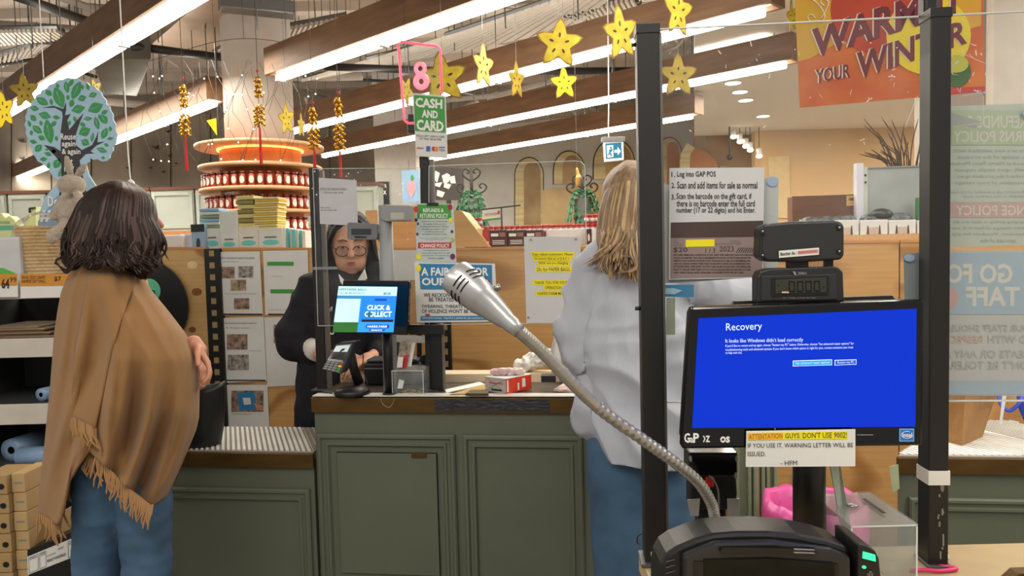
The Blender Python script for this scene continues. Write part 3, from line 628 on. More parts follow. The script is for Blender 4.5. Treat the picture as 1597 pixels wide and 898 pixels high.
for i in range(44):
    x = 136+(238-136)*i/43; y = itp(x, hx, hy)+2; tassel(q(x, y-4, -.17 if x > 150 else -.14), rnd.uniform(.055, .075), rnd.uniform(-.014, .004))
for i in range(16): x = 60+46*i/15; tassel(q(x, itp(x, hx, hy)-5, -.06-.05*math.sin(PI*i/15)), rnd.uniform(.05, .08), rnd.uniform(-.006, .012))
for i in range(9): tassel(q(104+1.8*i, 752-1.9*i, -.03), rnd.uniform(.06, .08), .012)
mb.build('fringe', FR, sh, kind='stuff')
# upper layer hanging over the left side with its own short fringe
P = []
for j in range(26):
    v = j/25; row = []
    for i in range(20):
        u = i/19; y = 425+v*(650+u*20-425); xa = itp(y, [425, 540, 670], [140, 118, 106]); xb = itp(y, [425, 540, 670], [215, 176, 149]); x = xa*(1-u)+xb*u
        yy = y; A = itp(y, Ys, Lx); B = itp(y, Ys, Rx); uu = (x-A)/(B-A); p = shawl_pt(uu, (y-388)/(720-388), 720, off=.006+.006*math.sin(u*9)*v+.008*v); row.append(p)
    P.append(row)
lay = MB().grid(P, 20, 26).build('shawl_layer', SHAWL, sh, thick=.005); mb = MB()
for i in range(17):
    p = P[-1][min(19, int(i*19/16))]; tassel(p+Vector((0, 0, .006)), rnd.uniform(.06, .085), .01)
mb.build('fringe', FR, sh, kind='stuff')
def hair(t, qq, base, locks, m, m2, name='hair', vox=.008, amp=.006):
    o = organic(name, base, vox, m, t, 3, fold(amp, (22, 22, 5), (45, 45, 8)))
    for mm, part in ((m, 0), (m2, 1)):
        mb = MB()
        for k, (pts, r) in enumerate(locks):
            if (k % 3 == 0) != bool(part): continue
            sp = spline(pts, 5); n = len(sp); mb.tube(sp, [r*(.12+math.sin(PI*min(.985, .12+.88*(i+1)/n))**.8) for i in range(n)], 6, flat=.55)
        mb.build('lock', mm, o, kind='stuff', fix=False)
    return o
HB = mat('brown_hair', '24150f', .5, spec=.25, var=.35, scale=8, stretch=(6, 6, 1), bump=.4, bs=60); HB2 = mat('brown_hair_highlight', '45302a', .45, spec=.35, var=.3, scale=9, stretch=(6, 6, 1))
base = [('e', q(186, 336, 0), (.104, .115, .105)), (q(178, 345), .085, q(158, 385, -.02), .075), (q(200, 350), .085, q(208, 392, -.03), .066), (q(140, 375, -.02), .06, q(120, 402, -.02), .04), (q(228, 385, -.02), .042, q(238, 402, -.02), .026), (q(180, 395, -.05), .06, q(165, 402, -.05), .06), (q(212, 400, -.07), .035, q(222, 425, -.07), .02)]
lk = []
for i in range(420):
    a = rnd.uniform(-1, 1); xs = 190+a*18; xe = 176+a*76+rnd.uniform(-6, 6); ye = 411-8*a*a-abs(rnd.gauss(0, 11))+rnd.uniform(0, 8)+(8 if a > .5 else 0); d = -.135*math.sqrt(max(0, 1-a*a*.80)); w_ = rnd.uniform(-5, 5)
    fl_ = -1 if a < -.1 else 1
    ws = rnd.uniform(-2.5, 2.5); wd_ = .8 if a > 0 else 1.08; lk.append(([q(xs, 284+abs(a)*3, -.02), q(190+a*56*wd_, 299+abs(a)*9, d*.78), q(185+a*68*wd_, 338, d*.98), q(178+a*77+w_, (372+min(372, ye-20))/2, d-.006), q(xe+w_-ws, ye-16, d-.012), q(xe+ws*1.2, ye-3, d-.018), q(xe+fl_*rnd.uniform(2, 10), ye+rnd.uniform(2, 8), d-.02)], rnd.uniform(.0025, .006)))
for i in range(22):
    a = rnd.uniform(0, 1); lk.append(([q(200+a*20, 380, -.10), q(215+a*12, 400, -.11), q(225+a*16, 418, -.1), q(218+a*18, 432+rnd.uniform(-6, 6), -.09)], .005))
for i in range(7): lk.append(([q(112, 380, -.05), q(104+i, 400, -.05), q(110+i, 412, -.06), q(104, 420+i, -.07), q(92, 414, -.07), q(88-i*.4, 404+i, -.07), q(97, 400, -.07)], .0025))
hr = hair(t, q, base, lk, HB, HB2)
t2 = Th('hanging_pendant', 'small clear hanging ornament on a white cord just above the customer’s head', 'ornament', WF, WF.L(204, 287, 2.6)); mb = MB()
MB().ball((0, 0, 0), (.014, .014, .016)).build('bead', mat('glass_bead', 'd8dcdc', .1), t2); MB().tube([(0, 0, .01), (-.004, 0, .1), (-.008, 0, CEILZ-t2.b.z)], .0022, 5).build('cord', WHI, t2)
# ---------------------------------------------------------------- cashier
SD = 2.98
c0 = WF.L(540, 560, SD); t = ca = Th('person', 'cashier in navy jacket and glasses looking down behind the service counter', 'person', WF, (c0.x, SD, 0))
q = lambda x, y, d=0: t.L(x, y, SD+d)
f = Vector((.22, -.93, -.32)).normalized(); s_ = Vector((f.y, -f.x, 0)).normalized()*-1; u_ = s_.cross(f)*1.0
if u_.z < 0: u_ = -u_
Mh = Matrix((s_, -f, u_)).transposed()      # local x side, y back, z up
h0 = q(546, 378, .06)
def hp(x, y, z): return h0 + s_*x + f*y + u_*z
body = [('e', h0, (.080, .099, .114), Mh), ('e', hp(0, .035, -.062), (.064, .060, .060), Mh), ('e', hp(0, .058, -.098), (.028, .028, .022), Mh)]
body += [(hp(0, .09, .028), .008, hp(0, .112, -.018), .0125), ('e', hp(.013, .100, -.022), (.008, .009, .007), Mh), ('e', hp(-.013, .100, -.022), (.008, .009, .007), Mh)]
body += [('e', hp(.034, .066, -.02), (.024, .02, .022), Mh), ('e', hp(-.034, .066, -.02), (.024, .02, .022), Mh), ('e', hp(.03, .082, .036), (.026, .010, .008), Mh), ('e', hp(-.03, .082, .036), (.026, .010, .008), Mh)]
body += [('e', hp(0, .088, -.052), (.022, .010, .0055), Mh), ('e', hp(0, .085, -.064), (.019, .011, .006), Mh), ('e', hp(.031, .079, .012), (.015, .012, .009), Mh), ('e', hp(-.031, .079, .012), (.015, .012, .009), Mh)]
body += [('e', hp(.078, 0, -.005), (.008, .018, .03), Mh), ('e', hp(-.078, 0, -.005), (.008, .018, .03), Mh)]
body += [(hp(0, -.01, -.08), .052, q(542, 445, .08), .055), (q(542, 455, .1), .08, q(535, 560, .12), .12), (q(535, 560, .12), .13, q(520, 700, .1), .13)]
sl, sr = q(492, 452, .08), q(590, 458, .08); el, er = q(462, 532, .02), q(600, 542, .02); wl, wr = q(512, 556, -.12), q(580, 556, -.14)
body += [(q(542, 450, .1), .05, sl, .05), (q(542, 450, .1), .05, sr, .05), (sl, .045, el, .036), (sr, .045, er, .036), (el, .036, wl, .024), (er, .034, wr, .022)]
body += hand(None, t, wl, (1, -.25, -.12), (0, -.6, .8), (.1, -.8, .6), 1.0, .35, .6, 1)+hand(None, t, wr, (-.6, -.7, -.2), (.6, -.6, 0), (0, -.3, 1), .95, .4, .6, -1)
for x in (505, 560):
    a = q(x, 700, .1); body += [(a, .09, fl(a, .45), .06), (fl(a, .45), .055, fl(a, .08), .04), (fl(a, .05), .04, fl(a, .04)+Vector((.02, -.12, 0)), .03)]
organic('body', body, .005, mat('fair_skin', 'd6a084', .5, var=.07, scale=25, bump=.02, bs=200), t, 2)
LIP = mat('lip', 'a8605a', .45)
MB().ball(hp(0, .0975, -.053), (.02, .004, .003), 14, Mh).ball(hp(0, .0945, -.0635), (.016, .004, .0038), 14, Mh).build('lips', LIP, t)
MB().ball(hp(.031, .09, .0065), (.0125, .003, .0016), 12, Mh).ball(hp(-.031, .09, .0065), (.0125, .003, .0016), 12, Mh).build('eyelashes', mat('hair_black', '120e0c', .5), t, kind='stuff')
for sx in (1, -1):
    MB().ball(hp(sx*.031, .0895, .009), (.011, .003, .0032), 12, Mh).build('eye', mat('eye_white', 'd8ccc4', .3), t); MB().ball(hp(sx*.031, .092, .0085), (.005, .002, .0032), 10, Mh).build('iris', mat('hair_black', '120e0c', .5), t)
    MB().tube([hp(sx*.012, .097, .036), hp(sx*.03, .097, .042), hp(sx*.052, .084, .034)], [.0018, .0026, .0012], 6).build('eyebrow', mat('brow', '2a1d18', .7), t)
GF = mat('glasses_frame', '2e1f1f', .3); gl = None
for sx in (1, -1):
    pts = [hp(sx*.033+.026*math.cos(a)*(1 if 1 else 1), .108-.10*abs(.026*math.cos(a)+.0)*(0.4), -.002+.021*math.sin(a)) for a in [2*PI*k/20 for k in range(21)]]
    r_ = MB().tube(pts, .0021, 6, cap=False).build('glasses_rim', GF, gl or t); gl = gl or r_
    MB().tube([hp(sx*.059, .104, .008), hp(sx*.078, .07, .008), hp(sx*.082, .0, .006)], .0015, 6).build('temple', GF, gl)
    MB().prism([(p[0], p[2]) for p in [(.0255*math.cos(2*PI*k/16), 0, .0205*math.sin(2*PI*k/16)) for k in range(16)]], -.0004, .0004, Matrix.Translation(hp(sx*.033, .107, -.002)) @ Mh.to_4x4()).build('lens', ACR, gl)
MB().tube([hp(-.008, .107, .004), hp(0, .110, .007), hp(.008, .107, .004)], .0015, 6).build('bridge', GF, gl)
HK = mat('black_hair', '0d0a09', .55, spec=.2, var=.3, scale=8, stretch=(6, 6, 1), bump=.3, bs=60); HK2 = mat('black_hair_sheen', '14100e', .5, spec=.25)
base = [('e', hp(0, -.025, .03), (.09, .10, .105), Mh), (hp(.078, -.01, .02), .026, hp(.088, .01, -.10), .03), (hp(-.078, -.01, .02), .026, hp(-.086, .01, -.10), .03), (hp(0, -.06, 0), .07, hp(0, -.06, -.1), .06), (hp(.03, .03, .1), .03, hp(-.05, .02, .095), .028)]
lk = []
for i in range(110):
    sx = rnd.choice((-1, 1)); a = rnd.uniform(0, 1); ya = .075-.13*a; lk.append(([hp(0+sx*.004, .045-a*.1, .126), hp(sx*.045, .07-a*.13, .108), hp(sx*(.080), ya*.8+.01, .045), hp(sx*.094, ya*.6+.01, -.02), hp(sx*(.098+rnd.uniform(-.006, .012)), ya*.6+.01, -.07), hp(sx*(.084+rnd.uniform(-.016, .01)), ya*.6+.025, -.115+rnd.uniform(-.015, .015))], rnd.uniform(.003, .0065)))
hair(t, q, base, lk, HK, HK2, amp=.003)
NAVY = mat('navy_fleece', '0e111c', .85, var=.15, scale=20, bump=.35, bs=90)
jk = [(q(543, 462, .09), .12, q(540, 500, .1), .165), (q(540, 500, .1), .165, q(525, 600, .1), .17), (q(525, 600, .1), .17, q(520, 690, .1), .16), (q(500, 448, .08), .07, q(590, 450, .08), .07), (sl, .078, el, .082), (el+Vector((0, 0, .02)), .085, el, .078), (el, .078, q(483, 545, -.03), .052), (sr, .066, er, .062), (er, .06, q(592, 553, -.08), .042), (q(483, 545, -.03), .052, q(480, 545, -.03), .05)]
jk += [('e', hp(0, -.03, -.15), (.10, .07, .03), Mh), (q(512, 418, .08), .035, q(520, 450, .02), .035), (q(586, 418, .08), .035, q(572, 452, .02), .035)]
organic('jacket', jk, .009, NAVY, t, 3, fold(.012, (7, 7, 9), (16, 16, 14), 2))
col_ = mat('white_collar', 'd9d6d0', .7)
mb = MB(); mb.slab([q(528, 428, -.09), q(531, 440, -.105), q(545, 458, -.12), q(547, 450, -.11)], (0, .012, 0)); mb.slab([q(568, 420, -.09), q(572, 434, -.1), q(552, 458, -.12), q(550, 449, -.11)], (0, .012, 0)); mb.build('shirt_collar', col_, t)
d = (wl-el).normalized(); a = el.lerp(wl, .45); MB().lathe([(.040, 0), (.043, .002), (.041, .055), (.036, .058)], a, 18, d.to_track_quat('Z', 'Y').to_matrix()).build('shirt_cuff', col_, t)
mb = MB(); C = [q(508, 481, -.1)]; addtext(mb, t, 'staff', [(507, 479), (519, 478), (519, 485), (507, 486)], 0, 0, SD-.09); mb.build('embroidery', WHI, t, fix=False)
# ---------------------------------------------------------------- shopper in white shirt
GD = 2.1
c0 = WF.L(1005, 560, GD); t = gi = Th('person', 'shopper with long fair hair, pale blue shirt and jeans standing behind the screen post', 'person', WF, (c0.x, GD, 0))
q = lambda x, y, d=0: t.L(x, y, GD+d)
h0 = q(988, 312, 0); fwd = Vector((.35, .93, 0)).normalized(); Mh = Matrix.Rotation(math.atan2(fwd.y, fwd.x)-PI/2, 3, 'Z')
body = [('e', h0, (.074, .094, .108), Mh), ('e', h0+fwd*.03+Vector((0, 0, -.055)), (.055, .062, .06), Mh), (h0+fwd*.09+Vector((0, 0, .01)), .009, h0+fwd*.11+Vector((0, 0, -.02)), .011), (h0+Vector((0, 0, -.08)), .048, q(995, 395, 0), .055), ('e', h0+Vector((.075, 0, -.01)), (.01, .02, .03)), ('e', h0+Vector((-.075, 0, -.01)), (.01, .02, .03))]
sl, sr = q(932, 420), q(1062, 425, 0); el = q(912, 545, .03); er = q(1150, 470, .08); wl = q(960, 590, .2); wr = q(1235, 480, .22)
body += [(q(996, 410), .07, q(1000, 520), .12), (q(1000, 520), .12, q(1005, 650), .13), (q(996, 415), .06, sl, .05), (q(996, 415), .06, sr, .05), (sl, .045, el, .036), (el, .036, wl, .023), (sr, .045, er, .036), (er, .034, wr, .022)]
body += hand(None, t, wl, (.6, .7, -.2), (.7, -.6, 0), (0, .2, 1), .95, .4, .6, -1)+hand(None, t, wr, (.9, .4, -.1), (-.4, .9, 0), (0, 0, 1), .95, .3, .6, -1)
lg = [q(972, 760), q(1040, 760)]
for a in lg: body += [(a, .075, fl(a, .48), .05), (fl(a, .48), .05, fl(a, .08), .036), (fl(a, .05), .036, fl(a, .04)+fwd*.12, .03)]
organic('body', body, .0055, SKIN, t, 3)
je = [(q(985, 690), .115, q(1030, 690), .115)]
for a in lg: je += [(a+Vector((0, 0, .1)), .105, a, .098), (a, .098, fl(a, .5), .088), (fl(a, .5), .088, fl(a, .1), .085)]
organic('jeans', je, .009, DENIM, t, 2, fold(.012, (5, 5, 4), (12, 12, 10), 4))
for a in lg: b = fl(a, .045); organic('shoe', [(b-fwd*.03, .042, b+fwd*.06, .04), (b+fwd*.06, .04, b+fwd*.15, .03)], .008, WHI, t, 2)
SHIRT = mat('pale_cotton_shirt', 'b4b8c4', .85, var=.04, scale=50, stretch=(14, 1, 1), bump=.12, bs=160)
jk = [(q(992, 415), .085, q(990, 440), .13), (q(985, 435), .12, q(995, 520), .16), (q(995, 520), .16, q(1005, 610), .155), (q(1005, 610), .155, q(1008, 680), .16), (q(950, 670), .07, q(955, 690), .065), (q(1055, 670), .07, q(1055, 680), .065), (sl, .062, sr, .062), (sl, .07, el, .07), (el, .07, q(930, 572, .12), .05), (sr, .07, er, .062), (er, .06, q(1195, 475, .16), .045), (el+Vector((-.01, 0, .05)), .066, el, .066), (q(925, 590, 0), .04, q(928, 660, 0), .05)]
def sfold(co, n):
    r = Vector((co.x*.8+co.z*.6, co.y, co.z*.8-co.x*.6)); a = .010*(1-abs(nz(r, (11, 8, 2.6), 1))*3.2)+.007*(1-abs(nz(co, (8, 8, 2.2), 9))*3.2)+.005*(1-abs(nz(r, (5, 8, 13), 3))*3.2)*max(0, nz(co, (4, 4, 4), 6)*3); return co+n*a*1.45
so = organic('shirt', jk, .007, SHIRT, t, 1, sfold)
bm = bmesh.new(); bm.from_mesh(so.data); zc = q(1000, 712).z
bmesh.ops.bisect_plane(bm, geom=bm.verts[:]+bm.edges[:]+bm.faces[:], plane_co=(0, 0, zc), plane_no=(.10, .05, 1), clear_inner=True); bm.to_mesh(so.data); bm.free(); md = so.modifiers.new('s', 'SOLIDIFY'); md.thickness = .004
mb = MB(); mb.tube(spline([q(940, 392, -.08), q(960, 398, -.13), q(985, 400, -.15), q(1010, 398, -.14)], 6), .004, 6); mb.build('yoke_seam', mat('shirt_seam', '8f929e', .8), t)
HF = mat('fair_hair', '8a6f52', .45, var=.4, scale=9, stretch=(9, 9, 1), bump=.35, bs=70); HF2 = mat('fair_hair_light', 'b5996f', .42, var=.3, scale=9, stretch=(9, 9, 1))
base = [('e', q(988, 305, 0), (.088, .105, .1)), (q(985, 320), .085, q(980, 370, -.03), .078), (q(968, 360, -.05), .055, q(962, 382, -.07), .05), (q(1000, 360, -.04), .06, q(1002, 400, -.08), .045)]
lk = []
for i in range(190):
    a = rnd.uniform(-1, 1); d = -.115*math.sqrt(max(0, 1-a*a*.92)); ye = 404+rnd.uniform(-14, 26)+(-10 if a < -.5 else 10); xe = 978+a*46+rnd.uniform(-5, 5)
    lk.append(([q(988+a*8, 262+abs(a)*2, -.01), q(988+a*34, 276+abs(a)*8, d*.75), q(985+a*46, 315, d*.95), q(980+a*48, 355, d), q(xe, ye-12, d-.03), q(xe+5*a, ye, d-.05)], rnd.uniform(.003, .0065)))
for i in range(26):
    e = rnd.uniform(0, 1); lk.append(([q(960+e*30, 350, -.11), q(952+e*30, 375, -.13), q(938+e*36, 388, -.14), q(922+e*40, 400+e*12, -.13), q(902+e*44, 410+e*18, -.09)], rnd.uniform(.0012, .003)))
for i in range(5):
    e = rnd.uniform(0, 1); lk.append(([q(985, 370, -.13), q(990-8*e, 395, -.17), q(995-4*e, 415, -.17), q(985-10*e, 424, -.17), q(968-8*e, 421+e*6, -.165)], .002))
for i in range(5): lk.append(([q(950, 380, -.12), q(940+i*2, 400, -.14), q(934+i*3, 415, -.15), q(940+i*3, 430, -.16)], .0012))
hair(t, q, base, lk, HF, HF2)
# ================================================================ self checkout in the foreground
def post(name, label, fr, d, xl, xr, ytop, ybase, zbase, dep=.035, ym=None, cap=True):
    a = fr.L(xl, ytop, d); b = fr.L(xr, ytop, d); c = fr.L(xl, ybase, d); cx = (a.x+b.x)/2; wdt = b.x-a.x
    t = Th(name, label, 'post', fr, (cx, d, zbase)); MB().box(-wdt/2, wdt/2, -dep/2, dep/2, 0, a.z-zbase).build('upright', BLKMET, t, bevel=.002)
    if cap: MB().box(-wdt/2-.001, wdt/2+.001, -dep/2-.001, dep/2+.001, a.z-zbase-.012, a.z-zbase+.002).build('end_cap', BLACK, t, bevel=.001)
    return t, wdt, a.z
p1, w1, z1 = post('screen_post', 'thick black post left of the blue monitor, nearest the camera', NF, .0, 991, 1026, 45, 880, BENZ)
MB().box(w1/2, w1/2+.004, -.012, .02, 0, z1-BENZ-.01).build('glazing_channel', mat('channel_grey', '6f6d68', .4, .6), p1)
MB().box(-w1/2-.006, w1/2+.004, -.026, .028, 0, .006).build('foot_plate', DSTEEL, p1, bevel=.001)
a = p1.L(988, 70, 0); mb = MB(); mb.cyl((-w1/2-.006, 0, a.z), (-w1/2, 0, a.z), .003); a = p1.L(990, 480, 0); mb.cyl((-w1/2-.008, -.01, a.z), (-w1/2, -.01, a.z), .003); mb.build('screw', BLACK, p1, kind='stuff')
p2, w2, z2 = post('screen_post', 'black post right of the blue monitor with a white tape band', NF, .0, 1443, 1475, 20, 880, BENZ)
zt = p2.L(1450, 740, 0).z; MB().box(-w2/2-.001, w2/2+.001, -.0187, .0187, zt-.01, zt+.011).build('tape_band', WHI, p2)
MB().box(-w2*.36, w2*.36, .01, .034, z2-BENZ, z2-BENZ+.25).build('upper_pole', BLACK, p2, bevel=.004)
mb = MB(); rnd = random.Random(5)
for i in range(14): z = rnd.uniform(.01, .12); x = rnd.uniform(-.002, .006); mb.box(x, x+.0022, -.0179, -.0174, z, z+rnd.uniform(.002, .012))
mb.build('scuff', mat('scuff_grey', '8a8880', .7), p2, kind='stuff')
MB().box(-w2/2-.003, w2/2+.003, -.024, .024, 0, .005).build('foot_plate', DSTEEL, p2, bevel=.001)
# clear screen
t = sc = Th('acrylic_screen', 'large clear scratched acrylic screen held between the two thick black posts', 'screen', NF, NF.L(1250, 627, .022))
C = [t.L(*p) for p in ((1022, 46), (1700, 13), (1700, 624), (1026, 627))]
MB().prism([(c.x, c.z) for c in C], -.002, .002).build('sheet', ACRN, t)
mb = MB()
for a, b in ((C[0], C[1]), (C[3], C[2])): mb.slab([a+Vector((0, -.0022, -.0009)), b+Vector((0, -.0022, -.0009)), b+Vector((0, -.0022, .0009)), a+Vector((0, -.0022, .0009))], (0, .0044, 0))
mb.build('polished_edge', EDGE, t, kind='stuff')
mb = MB(); rnd = random.Random(11)
for i in range(70):
    x, y = rnd.choice([(rnd.uniform(1030, 1200), rnd.uniform(55, 120)), (rnd.uniform(1230, 1430), rnd.uniform(60, 240)), (rnd.uniform(1475, 1540), rnd.uniform(60, 150)), (rnd.uniform(1030, 1430), rnd.uniform(60, 620))])
    p = t.L(x, y); a = rnd.uniform(0, PI); L = rnd.uniform(.001, .005); wv = rnd.uniform(.0003, .0012); u = Vector((math.cos(a), 0, math.sin(a)))*L; v = Vector((-math.sin(a), 0, math.cos(a)))*wv
    mb.slab([p-u-v+Vector((0, -.0026, 0)), p+u-v*.3+Vector((0, -.0026, 0)), p+u*.7+v+Vector((0, -.0026, 0)), p-u*.6+v*.8+Vector((0, -.0026, 0))], (0, .0002, 0))
for (x0, y0, x1, y1) in ((1500, 150, 1530, 145), (1485, 198, 1535, 192), (1532, 150, 1532, 190), (1410, 200, 1430, 150), (1490, 80, 1535, 100)):
    a, b = t.L(x0, y0), t.L(x1, y1); mb.tube([a+Vector((0, -.003, 0)), b+Vector((0, -.003, 0))], .0004, 4)
mb.build('tape_residue', mat('tape_residue', 'cfcfcb', .4), t, kind='stuff')
# notice on the screen
def sheet(name, label, fr, d, q, m, cat='notice', group=None, thk=.0004, bevel=0):
    C = corners(q); bx = sum(c[0] for c in C)/4; t = Th(name, label, cat, fr, fr.L(bx, max(c[1] for c in C), d), group)
    L = [t.L(x, y) for x, y in C]; MB().prism([(c.x, c.z) for c in L], 0, thk).build('sheet', m, t, bevel=bevel); return t
t = sheet('paper_sheet', 'blank pale sheet tucked behind the gift card notice', NF, .026, [(1024, 289), (1214, 276), (1213, 430), (1026, 443)], sheer('translucent_paper', 'c6cac8', .93))
quad(t, circ(1204, 283, 9, 8, 12), mat('blue_tack', '9fb4cf', .6), 'blue_tack', .0008, .001)
t = sheet('notice_sheet', 'white notice with numbered gift card steps and a brown card copy, on the large screen', NF, .017, [(1044, 262), (1192, 261), (1190, 433), (1043, 436)], PAPER)
for s_, q in [('1.', (1047, 268, 1053, 276)), ('Log into GAP POS', (1056, 267, 1116, 278)), ('2.', (1047, 285, 1053, 293)), ('Scan and add items for sale as normal', (1056, 283, 1181, 294)), ('3.', (1047, 303, 1053, 311)), ('Scan the barcode on the gift card, if', (1055, 301, 1172, 313)), ('there is no barcode enter the full card', (1055, 312, 1177, 322)), ('number (17 or 22 digits) and hit Enter.', (1055, 323, 1178, 334))]: text(t, s_, q, INK, bold=.012)
CARD = mat('card_beige', '8f7c78', .5, var=.05)
quad(t, [(1046, 347), (1190, 344), (1188, 430), (1045, 434)], CARD, 'card_copy', .0004)
quad(t, [(1046, 347), (1190, 344), (1190, 369), (1046, 371)], mat('magnetic_stripe', '4a3a36', .4), 'magnetic_stripe', .0006)
quad(t, [(1069, 374), (1114, 373), (1114, 384), (1069, 385)], YEL, 'highlight', .0006)
lines(t, ['GIFT CARD 0000 000 000 000', 'CARD ISSUED UNTIL 2 YEARS'], (1068, 374, 1113, 385), GREYINK, .0008)
lines(t, ['CARD', 'NUMBER', 'MIN OFFER', 'VALID UNTIL'], (1050, 373, 1067, 388), GREYINK, .0008, align='L'); lines(t, ['SERIAL', 'NUMBER'], (1138, 374, 1155, 380), GREYINK, .0008, align='L'); lines(t, ['FROM THE DATE OF ISSUE'], (1116, 379, 1156, 384), GREYINK, .0008)
for s_, q in [('$20', (1050, 386, 1072, 394)), ('1 / 3', (1100, 387, 1115, 394)), ('2023', (1122, 384, 1144, 392))]: text(t, s_, q, INK, .0008)
mb = MB()
for i in range(9): a, b = t.L(1148+i*3.4, 394), t.L(1153+i*3.2, 386); mb.tube([a+Vector((0, -.0008, 0)), b+Vector((0, -.0008, 0))], .0006, 4)
mb.build('pen_scribble', INK, t, kind='stuff')
fine = ['GIFT CARD TERMS AND CONDITIONS OF USE. TREAT THIS CARD LIKE CASH. NOT REPLACED IF LOST', 'STOLEN OR DAMAGED. THIS CARD IS REDEEMABLE FOR GOODS AT ANY STORE AND MAY BE', 'USED FOR ONE OR MORE PURCHASES UNTIL THE BALANCE IS USED. NOT REDEEMABLE FOR', 'CASH OR CHANGE. EXPIRES THREE YEARS FROM DATE OF ISSUE. VALUE REMAINING WILL', 'NOT BE REFUNDED AFTER EXPIRY. PROTECT CARD FROM SUN AND HEAT. WE RESERVE THE', 'RIGHT TO CHANGE THESE TERMS WITHOUT NOTICE. BALANCE MAY BE CHECKED IN STORE.', 'CARD CANNOT BE RELOADED. PLEASE KEEP YOUR RECEIPT WITH THIS GIFT CARD']
lines(t, fine, (1050, 396, 1186, 428), mat('fine_print', '2c2020', .8), .0010, align='L', fill=.6, bold=.02)
# blue sticker and tape under it
t = sheet('blue_sticker', 'torn blue sticker on the screen below the gift card notice', NF, .018, (1024, 444, 1082, 463), mat('sticker_blue', '3f7ea6', .5)); quad(t, [(1028, 458), (1030, 450), (1050, 449), (1064, 453), (1052, 459)], mat('sticker_pale', '9cc3d8', .5), 'pale_print', .0004)
t = sheet('tape_strip', 'greenish tape strip stuck to the screen below the blue sticker', NF, .018, (1039, 464, 1053, 522), sheer('green_tape', '9fa68e', .75), 'tape')
# reversed posters on the right
PB = sheer('poster_back', 'c4cdc2', .93); PBB = sheer('poster_back_blue', 'b4bfca', .92)
t = sheet('refund_poster', 'refund poster seen from behind, mirrored pale print, right of the taped post', NF, .03, [(1470, 166), (1640, 160), (1640, 381), (1470, 386)], PB, 'poster')
FG = mat('faint_grey_print', 'a9aea9', .8); FRD = mat('faint_red_print', 'c9a8a4', .8); FW_ = mat('faint_white_print', 'd2d0c8', .8); FGR = mat('faint_green_print', 'b3c1a4', .8); FBL = mat('faint_blue_print', 'a6b8c8', .8)
quad(t, (1484, 172, 1640, 226), FGR, 'green_header', .0004)
for s_, q in [('REFUNDS &', (1505, 180, 1600, 200)), ('RETURNS POLICY', (1486, 204, 1640, 222))]: text(t, s_, q, FW_, .0008, .02, flip=True)
quad(t, [(1484, 176), (1530, 190), (1520, 200), (1486, 195)], FG, 'fruit_print', .0007)
lines(t, ['If you are not satisfied with', 'the quality of the product', 'purchased at Harris Farm Markets', 'we will, upon simple request', 'or refund the product upon', 'presentation of your receipt'], (1480, 232, 1622, 292), FG, .0006, .0, flip=True)
lines(t, ['For further information ask a member of our team', 'it is available at the service desk'], (1480, 297, 1640, 310), FG, .0006, 0, flip=True)
quad(t, (1476, 315, 1640, 339), FRD, 'red_band', .0004); text(t, 'CHANGE POLICY', (1490, 320, 1640, 336), FW_, .0008, .02, flip=True)
lines(t, ['Our changing policy is that we do', 'not provide change unless it is part', 'of a transaction. Vouchers for any', 'amount of the'], (1480, 343, 1632, 381), FG, .0006, 0, flip=True)
quad(t, circ(1596, 178, 7, 6, 10), mat('blue_tack', '9fb4cf', .6), 'blue_tack', .004, .003)
t = sheet('respect_poster', 'staff respect poster seen from behind, mirrored text and faint blue header', NF, .03, [(1468, 391), (1640, 389), (1640, 618), (1467, 616)], sheer('poster_back_grey', 'c3c5c3', .93), 'poster')
quad(t, [(1469, 395), (1640, 393), (1640, 490), (1469, 490)], FBL, 'blue_header', .0004)
text(t, 'GO FO', (1474, 411, 1579, 442), FW_, .0008, .03, flip=True); text(t, 'TAFF', (1506, 447, 1590, 477), FW_, .0008, .03, flip=True)
quad(t, [(1470, 452), (1478, 448), (1487, 449), (1493, 457), (1494, 468), (1486, 480), (1470, 496)], FRD, 'heart', .0008)
for s_, q, m_ in [('OUR STAFF SHOULD', (1470, 506, 1606, 517), FG), ('RESPECT', (1471, 523, 1532, 535), FRD), ('D WITH', (1540, 523, 1600, 535), FG), ('REATS OR ANY A', (1471, 546, 1606, 558), FG), ('ON’T BE TOLERA', (1470, 563, 1604, 576), FG)]: text(t, s_, q, m_, .0008, .015, flip=True)
quad(t, (1469, 594, 1640, 615), FBL, 'blue_footer', .0004)
t = sheet('tape_corner', 'grey taped poster edge left of the taped post', NF, .03, [(1409, 396), (1442, 393), (1440, 466), (1411, 470)], mat('poster_edge_grey', '7f878b', .6), 'poster'); quad(t, circ(1417, 402, 8, 6, 10), mat('blue_tack', '9fb4cf', .6), 'blue_tack', .001, .002)
# ---------------------------------------------------------------- blue monitor
MD = -.13
t = mo = Th('checkout_monitor', 'black monitor showing a bright blue recovery error screen', 'monitor', NF, NF.L(1250, 700, MD))
def P4(pts, d=None): return [t.L(x, y, d) for x, y in pts]
C = P4([(1078, 479), (1442, 467), (1439, 695), (1063, 700)]); MB().prism([(c.x, c.z) for c in C], 0, .022).build('housing', GLOSS, t, bevel=.003)
C = P4([(1080, 481), (1440, 469), (1437, 692), (1066, 697)]); MB().prism([(c.x, c.z) for c in C], .022, .05).build('back_shell', BLACK, t, bevel=.008)
SCR = mat('lit_blue_screen', '01104a', .35, spec=.2, emis=.62, ecol='0038e0', var=.03, scale=4); LITW = mat('lit_text', 'cfe2ff', .5, emis=.5, ecol='bcd4ff')
s0 = quad(t, [(1089, 496), (1429, 481), (1427, 665), (1079, 667)], SCR, 'screen', .0006)
